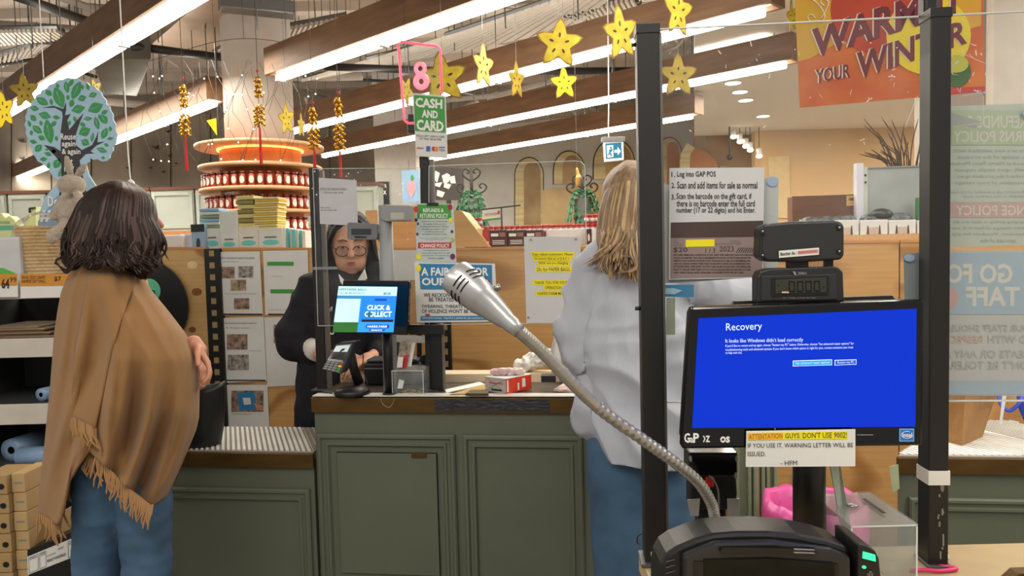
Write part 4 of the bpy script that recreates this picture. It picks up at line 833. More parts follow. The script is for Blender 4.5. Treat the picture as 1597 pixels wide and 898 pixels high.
for s_, q, b in [('Recovery', [(1132, 504), (1188, 502), (1188, 517), (1132, 519)], 0), ("It looks like Windows didn't load correctly", [(1131, 528), (1252, 526), (1252, 534), (1131, 536)], 0), ("If you'd like to restart and try again, choose \"Restart my PC\" below. Otherwise, choose \"See advanced repair options\" for", [(1131, 537), (1331, 533), (1331, 538), (1131, 542)], 0), ("troubleshooting tools and advanced options. If you don't know which option is right for you, contact someone you trust", [(1131, 543), (1330, 539), (1330, 544), (1131, 548)], 0), ('to help with this.', [(1131, 548), (1157, 548), (1157, 552), (1131, 553)], 0)]: text(t, s_, q, LITW, .0011, b)
quad(t, [(1236, 562), (1297, 560), (1297, 569), (1236, 571)], LITW, 'button_border', .001); quad(t, [(1237, 563), (1296, 561), (1296, 568), (1237, 570)], mat('lit_teal', '1787c8', .4, emis=.7), 'button', .0013); text(t, 'See advanced repair options', [(1240, 564), (1293, 562.5), (1293, 567), (1240, 568.5)], LITW, .0018)
quad(t, [(1301, 561), (1335, 560), (1335, 568), (1301, 569.5)], LITW, 'button_border', .001); quad(t, [(1302, 562), (1334, 561), (1334, 567), (1302, 568.5)], mat('lit_navy', '0b3fae', .4, emis=.7), 'button', .0013); text(t, 'Restart my PC', [(1305, 563), (1331, 562), (1331, 566.5), (1305, 567.5)], LITW, .0018)
for s_, q, b in [('G', (1067, 675, 1076, 690), .03), ('a', (1076, 682, 1081, 690), .02), ('P', (1081, 675, 1090, 690), .03), ('›z', (1096, 679, 1107, 689), .01), ('os', (1123, 680, 1138, 690), .03)]: text(t, s_, q, WHI, .0006, b)
IN = mat('sticker_intel_blue', '2673c4', .4); quad(t, (1402, 668, 1425, 688), mat('sticker_rim', '7ab4e6', .4), 'sticker', .0006); quad(t, (1403.5, 669.5, 1423.5, 686.5), IN, 'sticker_face', .0008); text(t, 'intel', (1406, 674, 1421, 681), WHI, .002, .02)
mb = MB(); o = [t.L(1413.5+8.8*math.cos(a), 677.5+5.5*math.sin(a)) + Vector((0, -.002, 0)) for a in [2*PI*k/24 for k in range(21)]]; mb.tube(o, .0003, 4); mb.build('sticker_ring', WHI, t)
quad(t, (1336, 677, 1361, 678.3), GREY, 'scratch', .0006); quad(t, (1208, 667.5, 1209, 669), WHI, 'led', .0006)
t = sheet('warning_note', 'white note with a yellow highlighted line taped under the blue screen', NF, MD-.006, [(1164, 672), (1334, 669), (1334, 727), (1163, 728)], WHITE, 'notice')
quad(t, [(1166, 675), (1321, 672), (1321, 684), (1166, 686)], YEL, 'highlight', .0003); quad(t, [(1166, 675), (1220, 674), (1220, 684), (1166, 686)], mat('highlighter_orange', 'f0c020', .5), 'highlight', .0005)
text(t, 'ATTENTATION', [(1167, 677), (1220, 675), (1220, 683), (1167, 685)], mat('orange_ink', 'b4661c', .6), .0009, .01); text(t, "GUYS: DON'T USE 9002!", [(1224, 675), (1320, 673), (1320, 682), (1224, 683)], INK, .0009, .0)
text(t, 'IF YOU USE IT, WARNING LETTER WILL BE', [(1166, 691), (1330, 690), (1330, 698), (1166, 699)], INK, .0006); text(t, 'ISSUED.', (1166, 704, 1194, 711), INK, .0006); text(t, '- HFM', (1217, 718, 1243, 725), INK, .0006)
# monitor neck and column
t = Th('monitor_column', 'thick black round column behind the warning note carrying the monitor and displays', 'stand', NF, (NF.L(1262, 760, MD+.1).x, MD+.1, BENZ)); r_ = .5*(NF.L(1287, 760, MD+.1).x-NF.L(1237, 760, MD+.1).x); ztp = NF.L(1262, 600, MD+.1).z-BENZ
MB().cyl((0, 0, 0), (0, 0, ztp), r_, n=28).build('tube', BLACK, t); MB().cyl((0, 0, 0), (0, 0, .01), r_*1.7, n=28).build('base_flange', BLACK, t); MB().box(-.04, .04, -.045, 0, ztp-.08, ztp).build('mount_plate', BLACK, t, bevel=.002)
zc = NF.L(1250, 470, MD+.05).z-BENZ; MB().box(-.012, .012, -.03, -.01, ztp-.02, zc+.0).build('display_stem', BLACK, t)
# weight displays on the stem
t = Th('weight_display', 'lower black scale display reading zeros, right above the monitor', 'display', NF, NF.L(1248, 472, MD+.02)); DK = mat('charcoal_plastic', '202123', .45, var=.08, bump=.05, bs=300)
poly(t, [(1181, 472), (1181, 432), (1186, 423), (1200, 419), (1250, 417), (1298, 415), (1308, 417), (1315, 424), (1317, 470)], DK, 'housing', 0, .03, bevel=.002)
poly(t, [(1187, 469), (1187, 430), (1304, 427), (1305, 467)], mat('charcoal_face', '27282a', .5), 'face_plate', -.002, .001, bevel=.001)
poly(t, [(1202, 462), (1202, 434), (1291, 430), (1291, 459)], BLACK, 'lcd_bezel', -.0035, 0); poly(t, [(1208, 457), (1208, 436), (1287, 432), (1287, 455)], mat('lcd_olive', '34352c', .25), 'lcd', -.0045, -.001)
mb = MB()
for k in range(4):
    x0 = 1229+k*13; y0 = 439-.3*k; w_, h_ = 8, 15
    for (ax, ay, bx, by) in ((0, 0, w_, 0), (0, h_, w_, h_), (0, 0, 0, h_/2-.5), (w_, 0, w_, h_/2-.5), (0, h_/2+.5, 0, h_), (w_, h_/2+.5, w_, h_)): a, b = t.L(x0+ax, y0+ay), t.L(x0+bx, y0+by); mb.tube([a+Vector((0, -.005, 0)), b+Vector((0, -.005, 0))], .0007, 4)
for x, y in ((1257, 453), (1212, 444), (1283, 447)): a = t.L(x, y); mb.ball(a+Vector((0, -.005, 0)), .0011, 6)
mb.build('lcd_digits', mat('lcd_ink', '0c0c0a', .4), t, kind='stuff'); quad(t, (1217, 454, 1228, 456.5), mat('lcd_reflection', 'd8b48a', .4), 'lcd_reflection_strip', .005)  # the tan strip is a reflection painted on the display
text(t, 'ZEBRA', (1243, 424, 1257, 428), GREY, .0025, .02); quad(t, [(1235, 423), (1239, 423), (1241, 429), (1238, 429)], GREY, 'maker_mark', .0025); text(t, 'Max 15/30kg  e=5/10g  Min 100g', (1220, 463, 1270, 465.5), GREY, .0025); poly(t, circ(1209, 465, 4, 3, 14), mat('button_dark', '1e1f20', .5), 'button', -.003, 0)
for xs, lb in (((1062, 1180), 'l'), ((1318, 1385), 'r')):
    pass
t = Th('weight_display', 'upper black display housing turned away with a small printed label on it', 'display', NF, NF.L(1249, 412, MD+.02))
poly(t, [(1184, 400), (1186, 354), (1196, 349), (1235, 345), (1300, 343), (1312, 346), (1317, 352), (1317, 398), (1312, 405), (1250, 409), (1195, 408)], DK, 'housing', 0, .035, bevel=.003)
poly(t, [(1188, 400), (1190, 352), (1235, 348), (1303, 346), (1313, 352), (1313, 397), (1308, 403), (1250, 406), (1196, 405)], mat('charcoal_face', '27282a', .5), 'rear_cover', -.003, .001, bevel=.0015)
for x, y in ((1188, 361), (1188, 398), (1307, 355), (1307, 392)): poly(t, circ(x, y, 4, 4, 12), BLACK, 'screw_well', -.005, 0); MB().ball(t.L(x, y)+Vector((0, -.005, 0)), (.0018, .001, .0018), 8).build('screw', STEEL, t)
quad(t, [(1213, 391), (1275, 386), (1275, 397), (1213, 402)], WHITE, 'label_sticker', .004); text(t, 'Butcher As :', [(1215, 393.5), (1240, 391.5), (1240, 396.5), (1215, 398.5)], INK, .0048, .02); text(t, '0000000000', [(1242, 391), (1273, 388.5), (1273, 394), (1242, 396.5)], RED, .0048, .02)
poly(t, [(1235, 408), (1264, 407), (1264, 418), (1235, 419)], BLACK, 'swivel_neck', .008, .028); poly(t, [(1292, 404), (1304, 403), (1304, 416), (1292, 416)], BLACK, 'cable_clip', .01, .02)
t = Th('monitor_tray', 'thin dark ledge showing above the blue monitor’s top edge', 'bracket', NF, NF.L(1250, 476, MD+.055)); poly(t, [(1143, 476), (1145, 470), (1392, 461), (1397, 468)], DK, 'ledge', 0, .01); poly(t, [(1240, 476), (1258, 476), (1258, 560), (1240, 560)], BLACK, 'spine', .0, .012)
# ---------------------------------------------------------------- pinpad bracket left of the column
t = Th('cable_bracket', 'black bracket with red plug and cable under the monitor’s left end', 'bracket', NF, (NF.L(1112, 760, MD+.09).x, MD+.09, BENZ)); 
poly(t, [(1073, 735), (1073, 703), (1148, 703), (1148, 735), (1140, 740), (1080, 740)], GLOSS, 'upper_housing', -.01, .04, bevel=.002); poly(t, [(1077, 795), (1077, 742), (1148, 742), (1150, 770), (1146, 795)], BLACK, 'lower_housing', 0, .04, bevel=.002)
poly(t, [(1090, 835), (1090, 790), (1133, 790), (1133, 835)], BLACK, 'stem', .005, .035); a = t.L(1100, 700); MB().box(t.L(1095, 700).x, t.L(1128, 700).x, .005, .035, 0, t.L(1100, 790).z).build('foot', BLACK, t)
poly(t, [(1099, 741), (1112, 741), (1112, 757), (1099, 757)], mat('red_plug', 'a8201c', .4), 'red_plug', -.008, 0, bevel=.001)
mb = MB(); mb.tube(spline([t.L(1106, 742, MD+.08), t.L(1113, 748, MD+.07), t.L(1120, 765, MD+.07), t.L(1121, 790, MD+.07), t.L(1120, 815, MD+.07)], 6), .0015, 6); mb.build('cable', mat('grey_cable', '56585a', .5), t)
for q in ([(1071, 778), (1091, 776), (1089, 803), (1076, 803)], [(1133, 776), (1152, 776), (1149, 802), (1134, 803)]): poly(t, q, mat('zinc_plate', '9b9a96', .4, .5), 'zinc_tab', -.004, -.002)
for x, y in ((1075, 712), (1146, 712), (1145, 738)): poly(t, circ(x, y, 2, 5, 8), GREY, 'chrome_trim', -.012, -.008)
# ---------------------------------------------------------------- gooseneck
Yb, Yh = 1.0, .80
path = [(1116, 822, 1.0), (1114, 803, .99), (1108, 782, .985), (1088, 751, .97), (1050, 719, .95), (1002, 685, .93), (940, 641, .90), (897, 602, .875), (850, 553, .85), (822, 527, .835), (800, 508, .825)]
t = Th('gooseneck_microphone', 'silver gooseneck with a slotted tapered head rising from the self checkout across the counter', 'microphone', WF, (WF.L(1116, 880, 1.0).x, 1.0, BENZ)); pts = spline([t.L(*p) for p in path], 26)
rs = [.0071*(1+.12*((i//2) % 2)) if i < len(pts)*.62 else .0074*(1+.03*((i//2) % 2)) for i in range(len(pts))]
GOO = mat('flexible_steel', 'b0afaa', .34, .7, var=.1, scale=80); MB().tube(pts, rs, 14).build('flexible_neck', GOO, t); MB().cyl((0, 0, 0), t.L(1116, 822, 1.0), .009).build('neck_socket', BLACK, t)
HEAD = mat('satin_silver', 'b0b1b2', .32, .6, var=.05, scale=40)
a = t.L(800, 508, .825); b = t.L(711, 431, .875); ax = (b-a); L = ax.length; M = ax.to_track_quat('Z', 'Y').to_matrix(); pr = lambda k, r: (r, L*k)
hd = MB().lathe([pr(-.10, .0082), pr(-.02, .0086), pr(0, .0095), pr(.10, .0098), pr(.13, .0112), pr(.5, .0185), pr(.505, .0192), pr(.85, .0216), pr(.99, .0214), pr(1.0, .0204)], a, 40, M).build('head', HEAD, t)
mb = MB()
for k in (.70, .76, .82):
    for c0_ in range(0, 360, 60):
        vs = []
        for s_ in range(7):
            an = math.radians(c0_+s_*7.2); r1 = .0192+(k-.5)*.007+.0006
            vs.append((an, r1))
        p_ = [a+M @ Vector((r1*math.cos(an), r1*math.sin(an), L*k)) for an, r1 in vs]; mb.tube(p_, .0008, 4)
mb.build('slot', mat('slot_dark', '101010', .6), hd, kind='stuff')
MB().lathe([(.0200, L*.985), (.0175, L*1.004), (.002, L*1.008)], a, 32, M).build('mesh_grille', BLACK, hd); s1 = t.L(772, 450, .85); MB().cyl(s1, s1+Vector((.006, -.001, .002)), .0035, n=12).build('side_knob', STEEL, hd)
# ---------------------------------------------------------------- bioptic scanner
SY = .86
t = Th('barcode_scanner', 'black upright checkout scanner with glossy arched top and green lights, at the bottom edge', 'scanner', WF, (WF.L(1195, 880, SY).x, SY, BENZ)); zb0 = 0
def up(pts): return [((t.L(x, y+22).x), t.L(x, y+22).z) for x, y in pts]
out = up([(1028, 880), (1031, 858), (1040, 842), (1056, 831), (1085, 819), (1112, 811), (1150, 808), (1200, 808), (1245, 812), (1290, 821), (1325, 833)]); xl, xr = out[0][0], out[-1][0]
MB().prism([(xl, 0)]+out+[(xr, 0)], 0, .058).build('housing', BLACK, t, bevel=.005)
MB().prism(up([(1062, 1010), (1062, 838), (1112, 818), (1200, 816), (1290, 828), (1320, 840), (1322, 1010)]), -.012, .0).build('front_hood', mat('satin_black', '222325', .25, var=.1), t, bevel=.004)
MB().prism(up([(1078, 1005), (1078, 846), (1300, 850), (1304, 1005)]), -.0135, -.012).build('window_frame', GLOSS, t)
MB().prism(up([(1092, 1000), (1093, 843), (1196, 841), (1293, 848), (1296, 1000)]), -.0145, -.0135).build('scan_window', mat('dark_glass', '020303', .08, var=.5, scale=26, stretch=(1, 1, 2), col2='0c120e', spec=.25), t)
MB().prism(up([(1116, 829), (1121, 822), (1262, 824), (1266, 832), (1258, 836), (1122, 834)]), -.017, -.012).build('glossy_handle_bar', GLOSS, t, bevel=.001)
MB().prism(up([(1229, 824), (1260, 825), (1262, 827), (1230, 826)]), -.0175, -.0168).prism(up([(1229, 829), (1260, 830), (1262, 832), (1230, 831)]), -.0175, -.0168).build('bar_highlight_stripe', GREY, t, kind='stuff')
mb = MB()
for i in range(9): y = 872+i*9; a, b = t.L(1038, y+4), t.L(1052, y); mb.tube([a+Vector((0, -.001, 0)), b+Vector((0, -.001, 0))], .0012, 4)
mb.build('vent', mat('slot_dark', '101010', .6), t, kind='stuff')
up0 = up
def up(pts): return up0([(x, y-14) for x, y in pts])
MB().prism(up([(1329, 1005), (1329, 832), (1345, 836), (1357, 844), (1363, 856), (1366, 885), (1366, 1005)]), -.014, .05).build('control_panel', BLACK, t, bevel=.003)
GL = mat('green_indicator', '2fe08a', .4, emis=1.1, ecol='38e890')
MB().prism(up([(1336, 854), (1337, 844), (1355, 849), (1356, 859)]), -.0155, -.013).build('indicator_window', GL, t); MB().prism(up(circ(1338.5, 868, 3.2, 2.2, 12)), -.0152, -.013).build('indicator', GL, t); MB().prism(up(circ(1338.5, 893, 3.2, 2.2, 12)), -.0152, -.013).build('indicator', GL, t)
mb = MB(); addtext(mb, t, '›0‹', (1340, 897-18, 1350, 889), .015); mb.build('lettering', GREY, t, fix=False); MB().prism(up([(1332, 889), (1355, 889), (1355, 890), (1332, 890)]), -.0150, -.013).build('button_line', GREY, t)
t = Th('plastic_wrap', 'crumpled clear plastic caught between the left post foot and scanner', 'wrap', NF, (NF.L(1022, 880, -.06).x, -.06, BENZ))
organic('film', [((0, 0, .006), .006, (.004, 0, .02), .008), ((.004, 0, .02), .006, (-.002, 0, .035), .004)], .0015, sheer('clear_film', 'b9bec2', .6), t, 0, fold(.004, (160, 160, 160)))
t = Th('thin_cable', 'thin black cable looping behind the left post foot', 'cable', NF, NF.L(1000, 830, .05)); t.o.location.z = BENZ; t.b.z = BENZ; MB().tube(spline([(-.002, .01, .003), t.L(994, 846, .05), t.L(995, 836, .05), t.L(1005, 831, .05), t.L(1035, 831, .05), t.L(1060, 833, .05)], 6), .0012, 6).build('lead', BLACK, t)
# ---------------------------------------------------------------- clear collection box and sheet
a = WF.L(1327, 818, .96); b = WF.L(1431, 818, .96); zt = WF.L(1380, 820, .96).z
t = Th('collection_box', 'clear acrylic coin collection box right of the scanner', 'box', WF, ((a.x+b.x)/2, .96, BENZ)); hw = (b.x-a.x)/2; hh = zt-BENZ; dp = .13; k = .0025
AC2 = acrylic('clear_box_acrylic', (.93, .95, .95), .09, .08)
for nm, g in (('front_wall', (-hw, hw, 0, k, 0, hh)), ('back_wall', (-hw, hw, dp-k, dp, 0, hh)), ('side_wall', (-hw, -hw+k, 0, dp, 0, hh)), ('side_wall', (hw-k, hw, 0, dp, 0, hh)), ('lid', (-hw, hw, 0, dp, hh, hh+k))): MB().box(*g).build(nm, AC2, t, bevel=.0006)
mb = MB()
for x in (-hw, hw-.002): mb.box(x, x+.002, -.0006, .0, 0, hh)
mb.box(-hw, hw, -.0006, .0, hh-.001, hh+.001); mb.build('bright_edge', EDGE, t, kind='stuff')
MB().box(hw*.38, hw*.5, dp*.3, dp*.75, hh+k, hh+k+.0008).build('coin_slot', mat('slot_dark', '101010', .6), t); MB().ball((-hw*.2, dp*.55, hh+k), (.009, .006, .003), 10).build('lock', STEEL, t)
for i, (x, y) in enumerate([(-.02, .05), (.0, .07), (.02, .05), (.028, .09), (-.01, .1), (.01, .1), (-.03, .09), (.03, .04)]): MB().cyl((x, y, .001+.0022*(i % 3)), (x, y, .003+.0022*(i % 3)), .011, n=20).build('coin', mat('coin_silver', 'b8b4aa', .35, .8), t)
t = Th('leaning_acrylic_sheet', 'pale green edged acrylic sheet leaning behind the scanner’s right end', 'sheet', WF, (WF.L(1318, 880, 1.03).x, 1.03, BENZ)); MB().slab([(t.L(1312, 815, 1.03).x, 0, 0), (t.L(1326, 815, 1.03).x, 0, 0), t.L(1326, 815, 1.03), t.L(1306, 700, 1.05), t.L(1290, 700, 1.05), t.L(1311, 815, 1.03)], (0, .003, 0)).build('sheet', sheer('green_acrylic', 'a9b8a8', .72), t)
t = Th('pink_cable', 'bright pink cable lying at the foot of the right post', 'cable', WF, (WF.L(1440, 890, 1.05).x, 1.05, BENZ)); MB().tube(spline([(-.02, 0, .003), (.0, -.004, .005), (.02, -.006, .004), (.045, -.002, .004), (.048, .006, .003), (.03, .012, .003)], 6), .003, 8).build('lead', mat('hot_pink', 'd8266e', .4), t)
t = Th('white_clip', 'small white cable clip beside the right post foot', 'clip', WF, (WF.L(1476, 884, 1.09).x, 1.09, BENZ)); MB().slab([(-.008, 0, .012), (-.004, 0, .016), (.006, 0, .004), (.006, 0, 0), (0, 0, 0)], (0, .006, 0)).build('clip', WHI, t, bevel=.001)
t = Th('corner_bracket', 'brassy corner bracket with black knob at the bottom right corner', 'bracket', WF, (WF.L(1597, 895, 1.0).x, 1.0, BENZ)); MB().slab([(-.026, 0, 0), (-.006, 0, .018), (.06, 0, .018), (.06, 0, 0)], (0, .02, 0)).build('plate', BRASS, t, bevel=.001); MB().box(.0, .02, -.004, .0, .002, .018).build('black_block', BLACK, t); MB().ball((.01, -.004, .01), .003, 8).build('bolt', STEEL, t)
# ---------------------------------------------------------------- hanging winter poster
PF = Fr((1.15, 1.75, 0), -19)
t = Th('hanging_poster', 'orange and yellow hanging WARM YOUR WINTER poster at the upper right', 'poster', PF, PF.L(1390, 160, 0)); OR = mat('poster_orange', 'cf5a28', .6, var=.16, scale=9, col2='d8762e', bump=.02); YO = mat('poster_yellow', 'dfb52c', .6, var=.2, scale=14, col2='d89a2c'); RO = mat('poster_deep_red', 'b83f22', .6, var=.15, scale=10); MAR = mat('poster_maroon', '6e2430', .6); LY = mat('poster_lemon', 'e3cb2a', .6, var=.06)
O = [(1238, -40), (1533, -60), (1536, 143), (1247, 168)]
poly(t, O, OR, 'sheet', 0, .0015)
quad(t, [(1238, -40), (1530, -60), (1530, 40), (1460, 60), (1300, 70), (1262, 92), (1244, 96)], YO, 'yellow_field', .0003)
quad(t, circ(1365, 15, 70, 68, 32), RO, 'red_disc', .0006); quad(t, circ(1448, 55, 66, 62, 36), LY, 'yellow_disc', .0009)
quad(t, [(1400, -10), (1420, -30), (1440, -10), (1438, 10), (1452, 30), (1440, 42), (1425, 36), (1418, 18), (1405, 20)], RO, 'bird_print', .0012)
def slant(s_, x0, y0, x1, y1, h0, h1, m_, off, b=.03): text(t, s_, [(x0, y0-h0), (x1, y1-h1), (x1, y1), (x0, y0)], m_, off, b)
WS = mat('poster_white_shadow', 'e6d2c0', .6)
for dx, m_, of in ((-2.2, WS, .0016), (0, MAR, .0020)):
    slant('WARM', 1266+dx, 92, 1436+dx, 40, 46, 50, m_, of, .035); slant('YOUR', 1272+dx, 131, 1326+dx, 121, 22, 22, m_, of, .02); slant('WINTER', 1336+dx, 125, 1508+dx, 68, 42, 38, m_, of, .03); slant('IT', 1462+dx, 30, 1502+dx, 20, 44, 44, m_, of, .03)
text(t, '*', (1385, 116, 1396, 128), WS, .002, .03)
mb = MB()
for pts in ([(1258, -5), (1270, 2), (1280, 12), (1286, 25), (1282, 36)], [(1286, 10), (1280, 4), (1284, -1), (1292, 4), (1288, 16), (1280, 30)], [(1268, 36), (1262, 32), (1260, 26), (1266, 23), (1271, 28)]): mb.tube(spline([t.L(x, y)+Vector((0, -.002, 0)) for x, y in pts], 5), .0014, 6)
mb.build('swirl_print', WS, t, kind='stuff')
quad(t, circ(1492, 112, 22, 24, 20), mat('print_leaf_green', '3d6034', .6, var=.2), 'melon_print', .0024); quad(t, circ(1490, 100, 20, 14, 20), mat('print_lime', 'b8b848', .6), 'melon_flesh', .0027); quad(t, [(1476, 138), (1535, 135), (1535, 143), (1476, 148)], RED, 'red_print', .0024)
mb = MB()
for x in (1260, 1515): a = t.L(x, -45); mb.cyl(a, (a.x, a.y, CEILZ-t.b.z-.11), .001, n=4)
mb.build('hanging_wire', DSTEEL, t, kind='stuff')
# ================================================================ service counter equipment
AD = .13
for nm, lb, xl, xr, yt in [('screen_post', 'slim black post left of the cashier, on the counter end', 483, 497, 262), ('screen_post', 'slim black post carrying the neon number eight sign', 655, 669, 245)]:
    a = CF.L(xl, yt, AD); b = CF.L(xr, yt, AD); wd = b.x-a.x; t = Th(nm, lb, 'post', CF, ((a.x+b.x)/2, AD, HZ)); MB().box(-wd/2, wd/2, -.012, .012, 0, a.z-HZ).build('upright', BLKMET, t, bevel=.0015); MB().box(wd/2, wd/2+.016, -.004, .012, 0, a.z-HZ-.01).build('glazing_channel', mat('channel_grey', '6f6d68', .4, .6), t); MB().box(-wd/2-.015, wd/2+.015, -.03, .03, 0, .004).build('foot_plate', DSTEEL, t)
    if xl < 500:
        z_ = t.L(490, 418).z; MB().box(-wd/2, wd/2+.06, -.016, -.0125, z_-.006, z_+.004).build('glazing_clip', GREY, t)
def screen(lb, q, cut=None):
    C_ = q; bx = sum(c[0] for c in C_)/len(C_); t = Th('acrylic_screen', lb, 'screen', CF, CF.L(bx, 504, AD-.02)); L = [t.L(*p) for p in C_]; MB().prism([(c.x, c.z) for c in L], 0, .004).build('sheet', ACR, t); mb = MB()
    for i in range(len(L)):
        a, b = L[i], L[(i+1) % len(L)]
        mb.tube([a+Vector((0, -.0005, 0)), b+Vector((0, -.0005, 0))], .0012, 4)
    mb.build('polished_edge', EDGE, t, kind='stuff'); return t
sA = screen('clear acrylic screen in front of the cashier', [(488, 263), (655, 262), (657, 506), (496, 508)])
sB = screen('clear acrylic screen with a rounded corner, right of the neon sign’s post', [(669, 259), (895, 251), (906, 252), (911, 257), (912, 264), (917, 503), (669, 506)])
mb = MB(); rnd = random.Random(21)
for i in range(24):
    p = sB.L(rnd.uniform(720, 900), rnd.uniform(258, 300)); r = rnd.uniform(.001, .004); mb.slab([p+Vector((0, -.001, 0)), p+Vector((r, -.001, r*.6)), p+Vector((r*1.4, -.001, -r)), p+Vector((r*.3, -.001, -r))], (0, .0003, 0))
for i in range(12):
    p = sA.L(rnd.uniform(505, 640), rnd.uniform(290, 430)); r = rnd.uniform(.001, .004); mb.slab([p+Vector((0, -.001, 0)), p+Vector((r, -.001, r*.6)), p+Vector((r*1.4, -.001, -r)), p+Vector((r*.3, -.001, -r))], (0, .0003, 0))
mb.build('tape_residue', WHI, sA, kind='stuff')
# papers on the screens
t = sheet('paper_sheet', 'curled pale sheet hanging at the top left of the cashier’s screen', CF, AD-.03, [(497, 277), (556, 281), (558, 352), (499, 349)], mat('lilac_grey_paper', 'c3c2c8', .7, var=.06, scale=20)); lines(t, ['EFTPOS TROUBLE SHOOTING', 'Call the help desk'], (500, 293, 540, 304), GREYINK); lines(t, ['then wait', 'do not turn off'], (500, 322, 525, 330), GREYINK, align='L')
t = sheet('refund_poster', 'refunds and returns policy poster with green header on the counter screen', CF, AD-.045, [(647, 317), (707, 318), (712, 409), (650, 408)], mat('pale_teal_paper', 'c2cdc8', .6), 'poster')
quad(t, [(651, 319), (703, 319), (704, 341), (651, 341)], GREEN, 'green_header', .0003); quad(t, (666, 316, 684, 321), BLACK, 'clip', .001, .001)
text(t, 'REFUNDS &', (660, 325, 692, 331), WHI, bold=.02, off=.0006); text(t, 'RETURNS POLICY', (655, 333, 699, 340), WHI, bold=.02, off=.0006)
lines(t, ['If you are not satisfied with', 'the quality of the product', 'purchased at Harris Farm Markets', 'we will, upon simple request', 'or refund product upon', 'presentation of your receipt'], (656, 344, 700, 368), INK); lines(t, ['Further info on refunds is available at', 'our customer service desk'], (655, 370, 701, 375), GREYINK)
quad(t, [(652, 378), (704, 378), (704, 387), (652, 387)], RED, 'red_band', .0003); text(t, 'CHANGE POLICY', (656, 380, 701, 386), WHI, bold=.02, off=.0006); lines(t, ['Our changing policy is that we do', 'not provide change unless it is part', 'of a transaction. Vouchers for any', 'amount are available'], (658, 389, 702, 405), INK)
for x, y, r, m_ in [(649, 326, 4, RED), (702, 323, 4, mat('print_crimson', '9c1f38', .5)), (649, 343, 2.4, mat('print_navy', '23345c', .5)), (652, 349, 1.8, mat('print_plum', '6a2a60', .5)), (703, 343, 3, YEL), (705, 361, 2, mat('print_navy', '23345c', .5)), (706, 374, 3, mat('print_lime', 'b8b848', .6)), (706, 400, 4, mat('print_plum', '6a2a60', .5)), (653, 400, 4, YEL), (651, 365, 2, mat('print_plum', '6a2a60', .5))]: quad(t, circ(x, y, r, r*1.2, 10), m_, 'fruit_print', .0006)
t = sheet('respect_poster', 'blue and white staff respect poster behind the microphone head', CF, AD-.045, [(646, 408), (772, 411), (776, 501), (650, 503)], WHITE, 'poster')
quad(t, [(653, 411), (767, 413), (768, 452), (656, 451)], BLUE, 'blue_header', .0003); text(t, 'A FAIR GO FOR', (657, 417, 762, 430), WHI, bold=.03, off=.0006); text(t, 'OUR STAFF', (658, 433, 748, 445), WHI, bold=.03, off=.0006)
quad(t, [(749, 440), (752, 435), (757, 438), (761, 435), (764, 440), (762, 446), (757, 451)], RED, 'heart', .0006)
text(t, 'WE RECKON OUR STAFF SHOULD', (661, 457, 768, 463), INK, bold=.01); text(t, 'BE TREATED WITH RESPECT', (669, 464, 762, 470), INK, bold=.01); text(t, 'SWEARING, THREATS OR ANY ACTS', (658, 475, 766, 481), INK, bold=.01); text(t, "OF VIOLENCE WON'T BE TOLERATED", (658, 482, 768, 488), INK, bold=.01); quad(t, [(656, 493), (772, 492), (772, 499), (656, 500)], BLUE, 'blue_footer', .0003); text(t, 'harris farm markets   imperfect is perfect for you and your family', (659, 494, 760, 498), WHI); quad(t, circ(667, 491, 4, 2, 10), RED, 'fruit_print', .0008); quad(t, circ(653, 418, 4, 6, 10), YEL, 'fruit_print', .0008)
t = sheet('paper_bag_notice', 'white A4 notice with yellow highlighted paper bag message', CF, AD-.03, [(817, 369), (905, 369), (909, 503), (821, 503)], PAPER, 'notice')
for s_, q in [('Dear valued customers, Please', (830, 394, 893, 399)), ('be aware that as of JULY 1,', (834, 401, 889, 406)), ('2024, we are charging', (840, 408, 886, 413)), ('20c for PAPER BAGS.', (837, 417, 890, 423)), ('THANK YOU FOR YOUR CO', (833, 438, 894, 443)), ('OPERATION.', (850, 446, 877, 451)), ('HARRIS FARM MARKET', (838, 455, 890, 460))]:
    quad(t, (q[0]-2, q[1]-1.6, q[2]+2, q[3]+1.6), YEL, 'highlight', .0003); text(t, s_, q, mat('olive_ink', '5a5416', .7), .0006, .006)
for x, y in ((828, 374), (898, 373), (824, 495)): quad(t, circ(x, y, 2, 2, 8), GREY, 'tape_mark', .001)
# neon eight and cash sign
NE = mat('neon_pink', 'f0607a', .3, emis=.75, ecol='ff5a72'); t = Th('neon_number_sign', 'pink neon framed acrylic sign with a glowing number eight', 'sign', CF, CF.L(655, 200, AD-.02)); NP = [t.L(x, y) for x, y in [(648, 192), (636, 192), (631, 188), (621, 70), (625, 65), (682, 72), (687, 78), (689, 146)]]
MB().tube(NP, .0045, 8).build('neon_frame', NE, t); poly(t, [(632, 190), (622, 67), (686, 74), (690, 190)], ACR, 'backing_sheet', .004, .007)
mb = MB()
for cx, cy, r1, r2 in ((655.5, 107, 9.5, 4.2), (657, 127, 12, 4.6)):
    C0 = t.L(cx, cy); k = (t.L(cx+1, cy)-C0).length; rr = (r1+r2)/2*k; P = [C0+Vector((rr*math.cos(a), 0, rr*1.05*math.sin(a))) for a in [2*PI*i/28 for i in range(29)]]; mb.tube(P, (r1-r2)/2*k*1.2, 10, cap=False)
mb.build('number_eight', mat('neon_pink_lit', 'f58a9a', .35, emis=.8, ecol='ff7a8a'), t, kind='stuff'); poly(t, [(636, 178), (652, 178), (652, 207), (636, 206)], BLACK, 'bracket', .0, .02, bevel=.002)
t = sheet('payment_sign', 'green and white CASH AND CARD sign below the neon eight', CF, AD-.035, [(643, 145), (695, 149), (698, 247), (649, 243)], WHITE, 'sign', thk=.002)
quad(t, [(646, 148), (693, 152), (695, 207), (647, 204)], GREEN, 'green_panel', .0003)
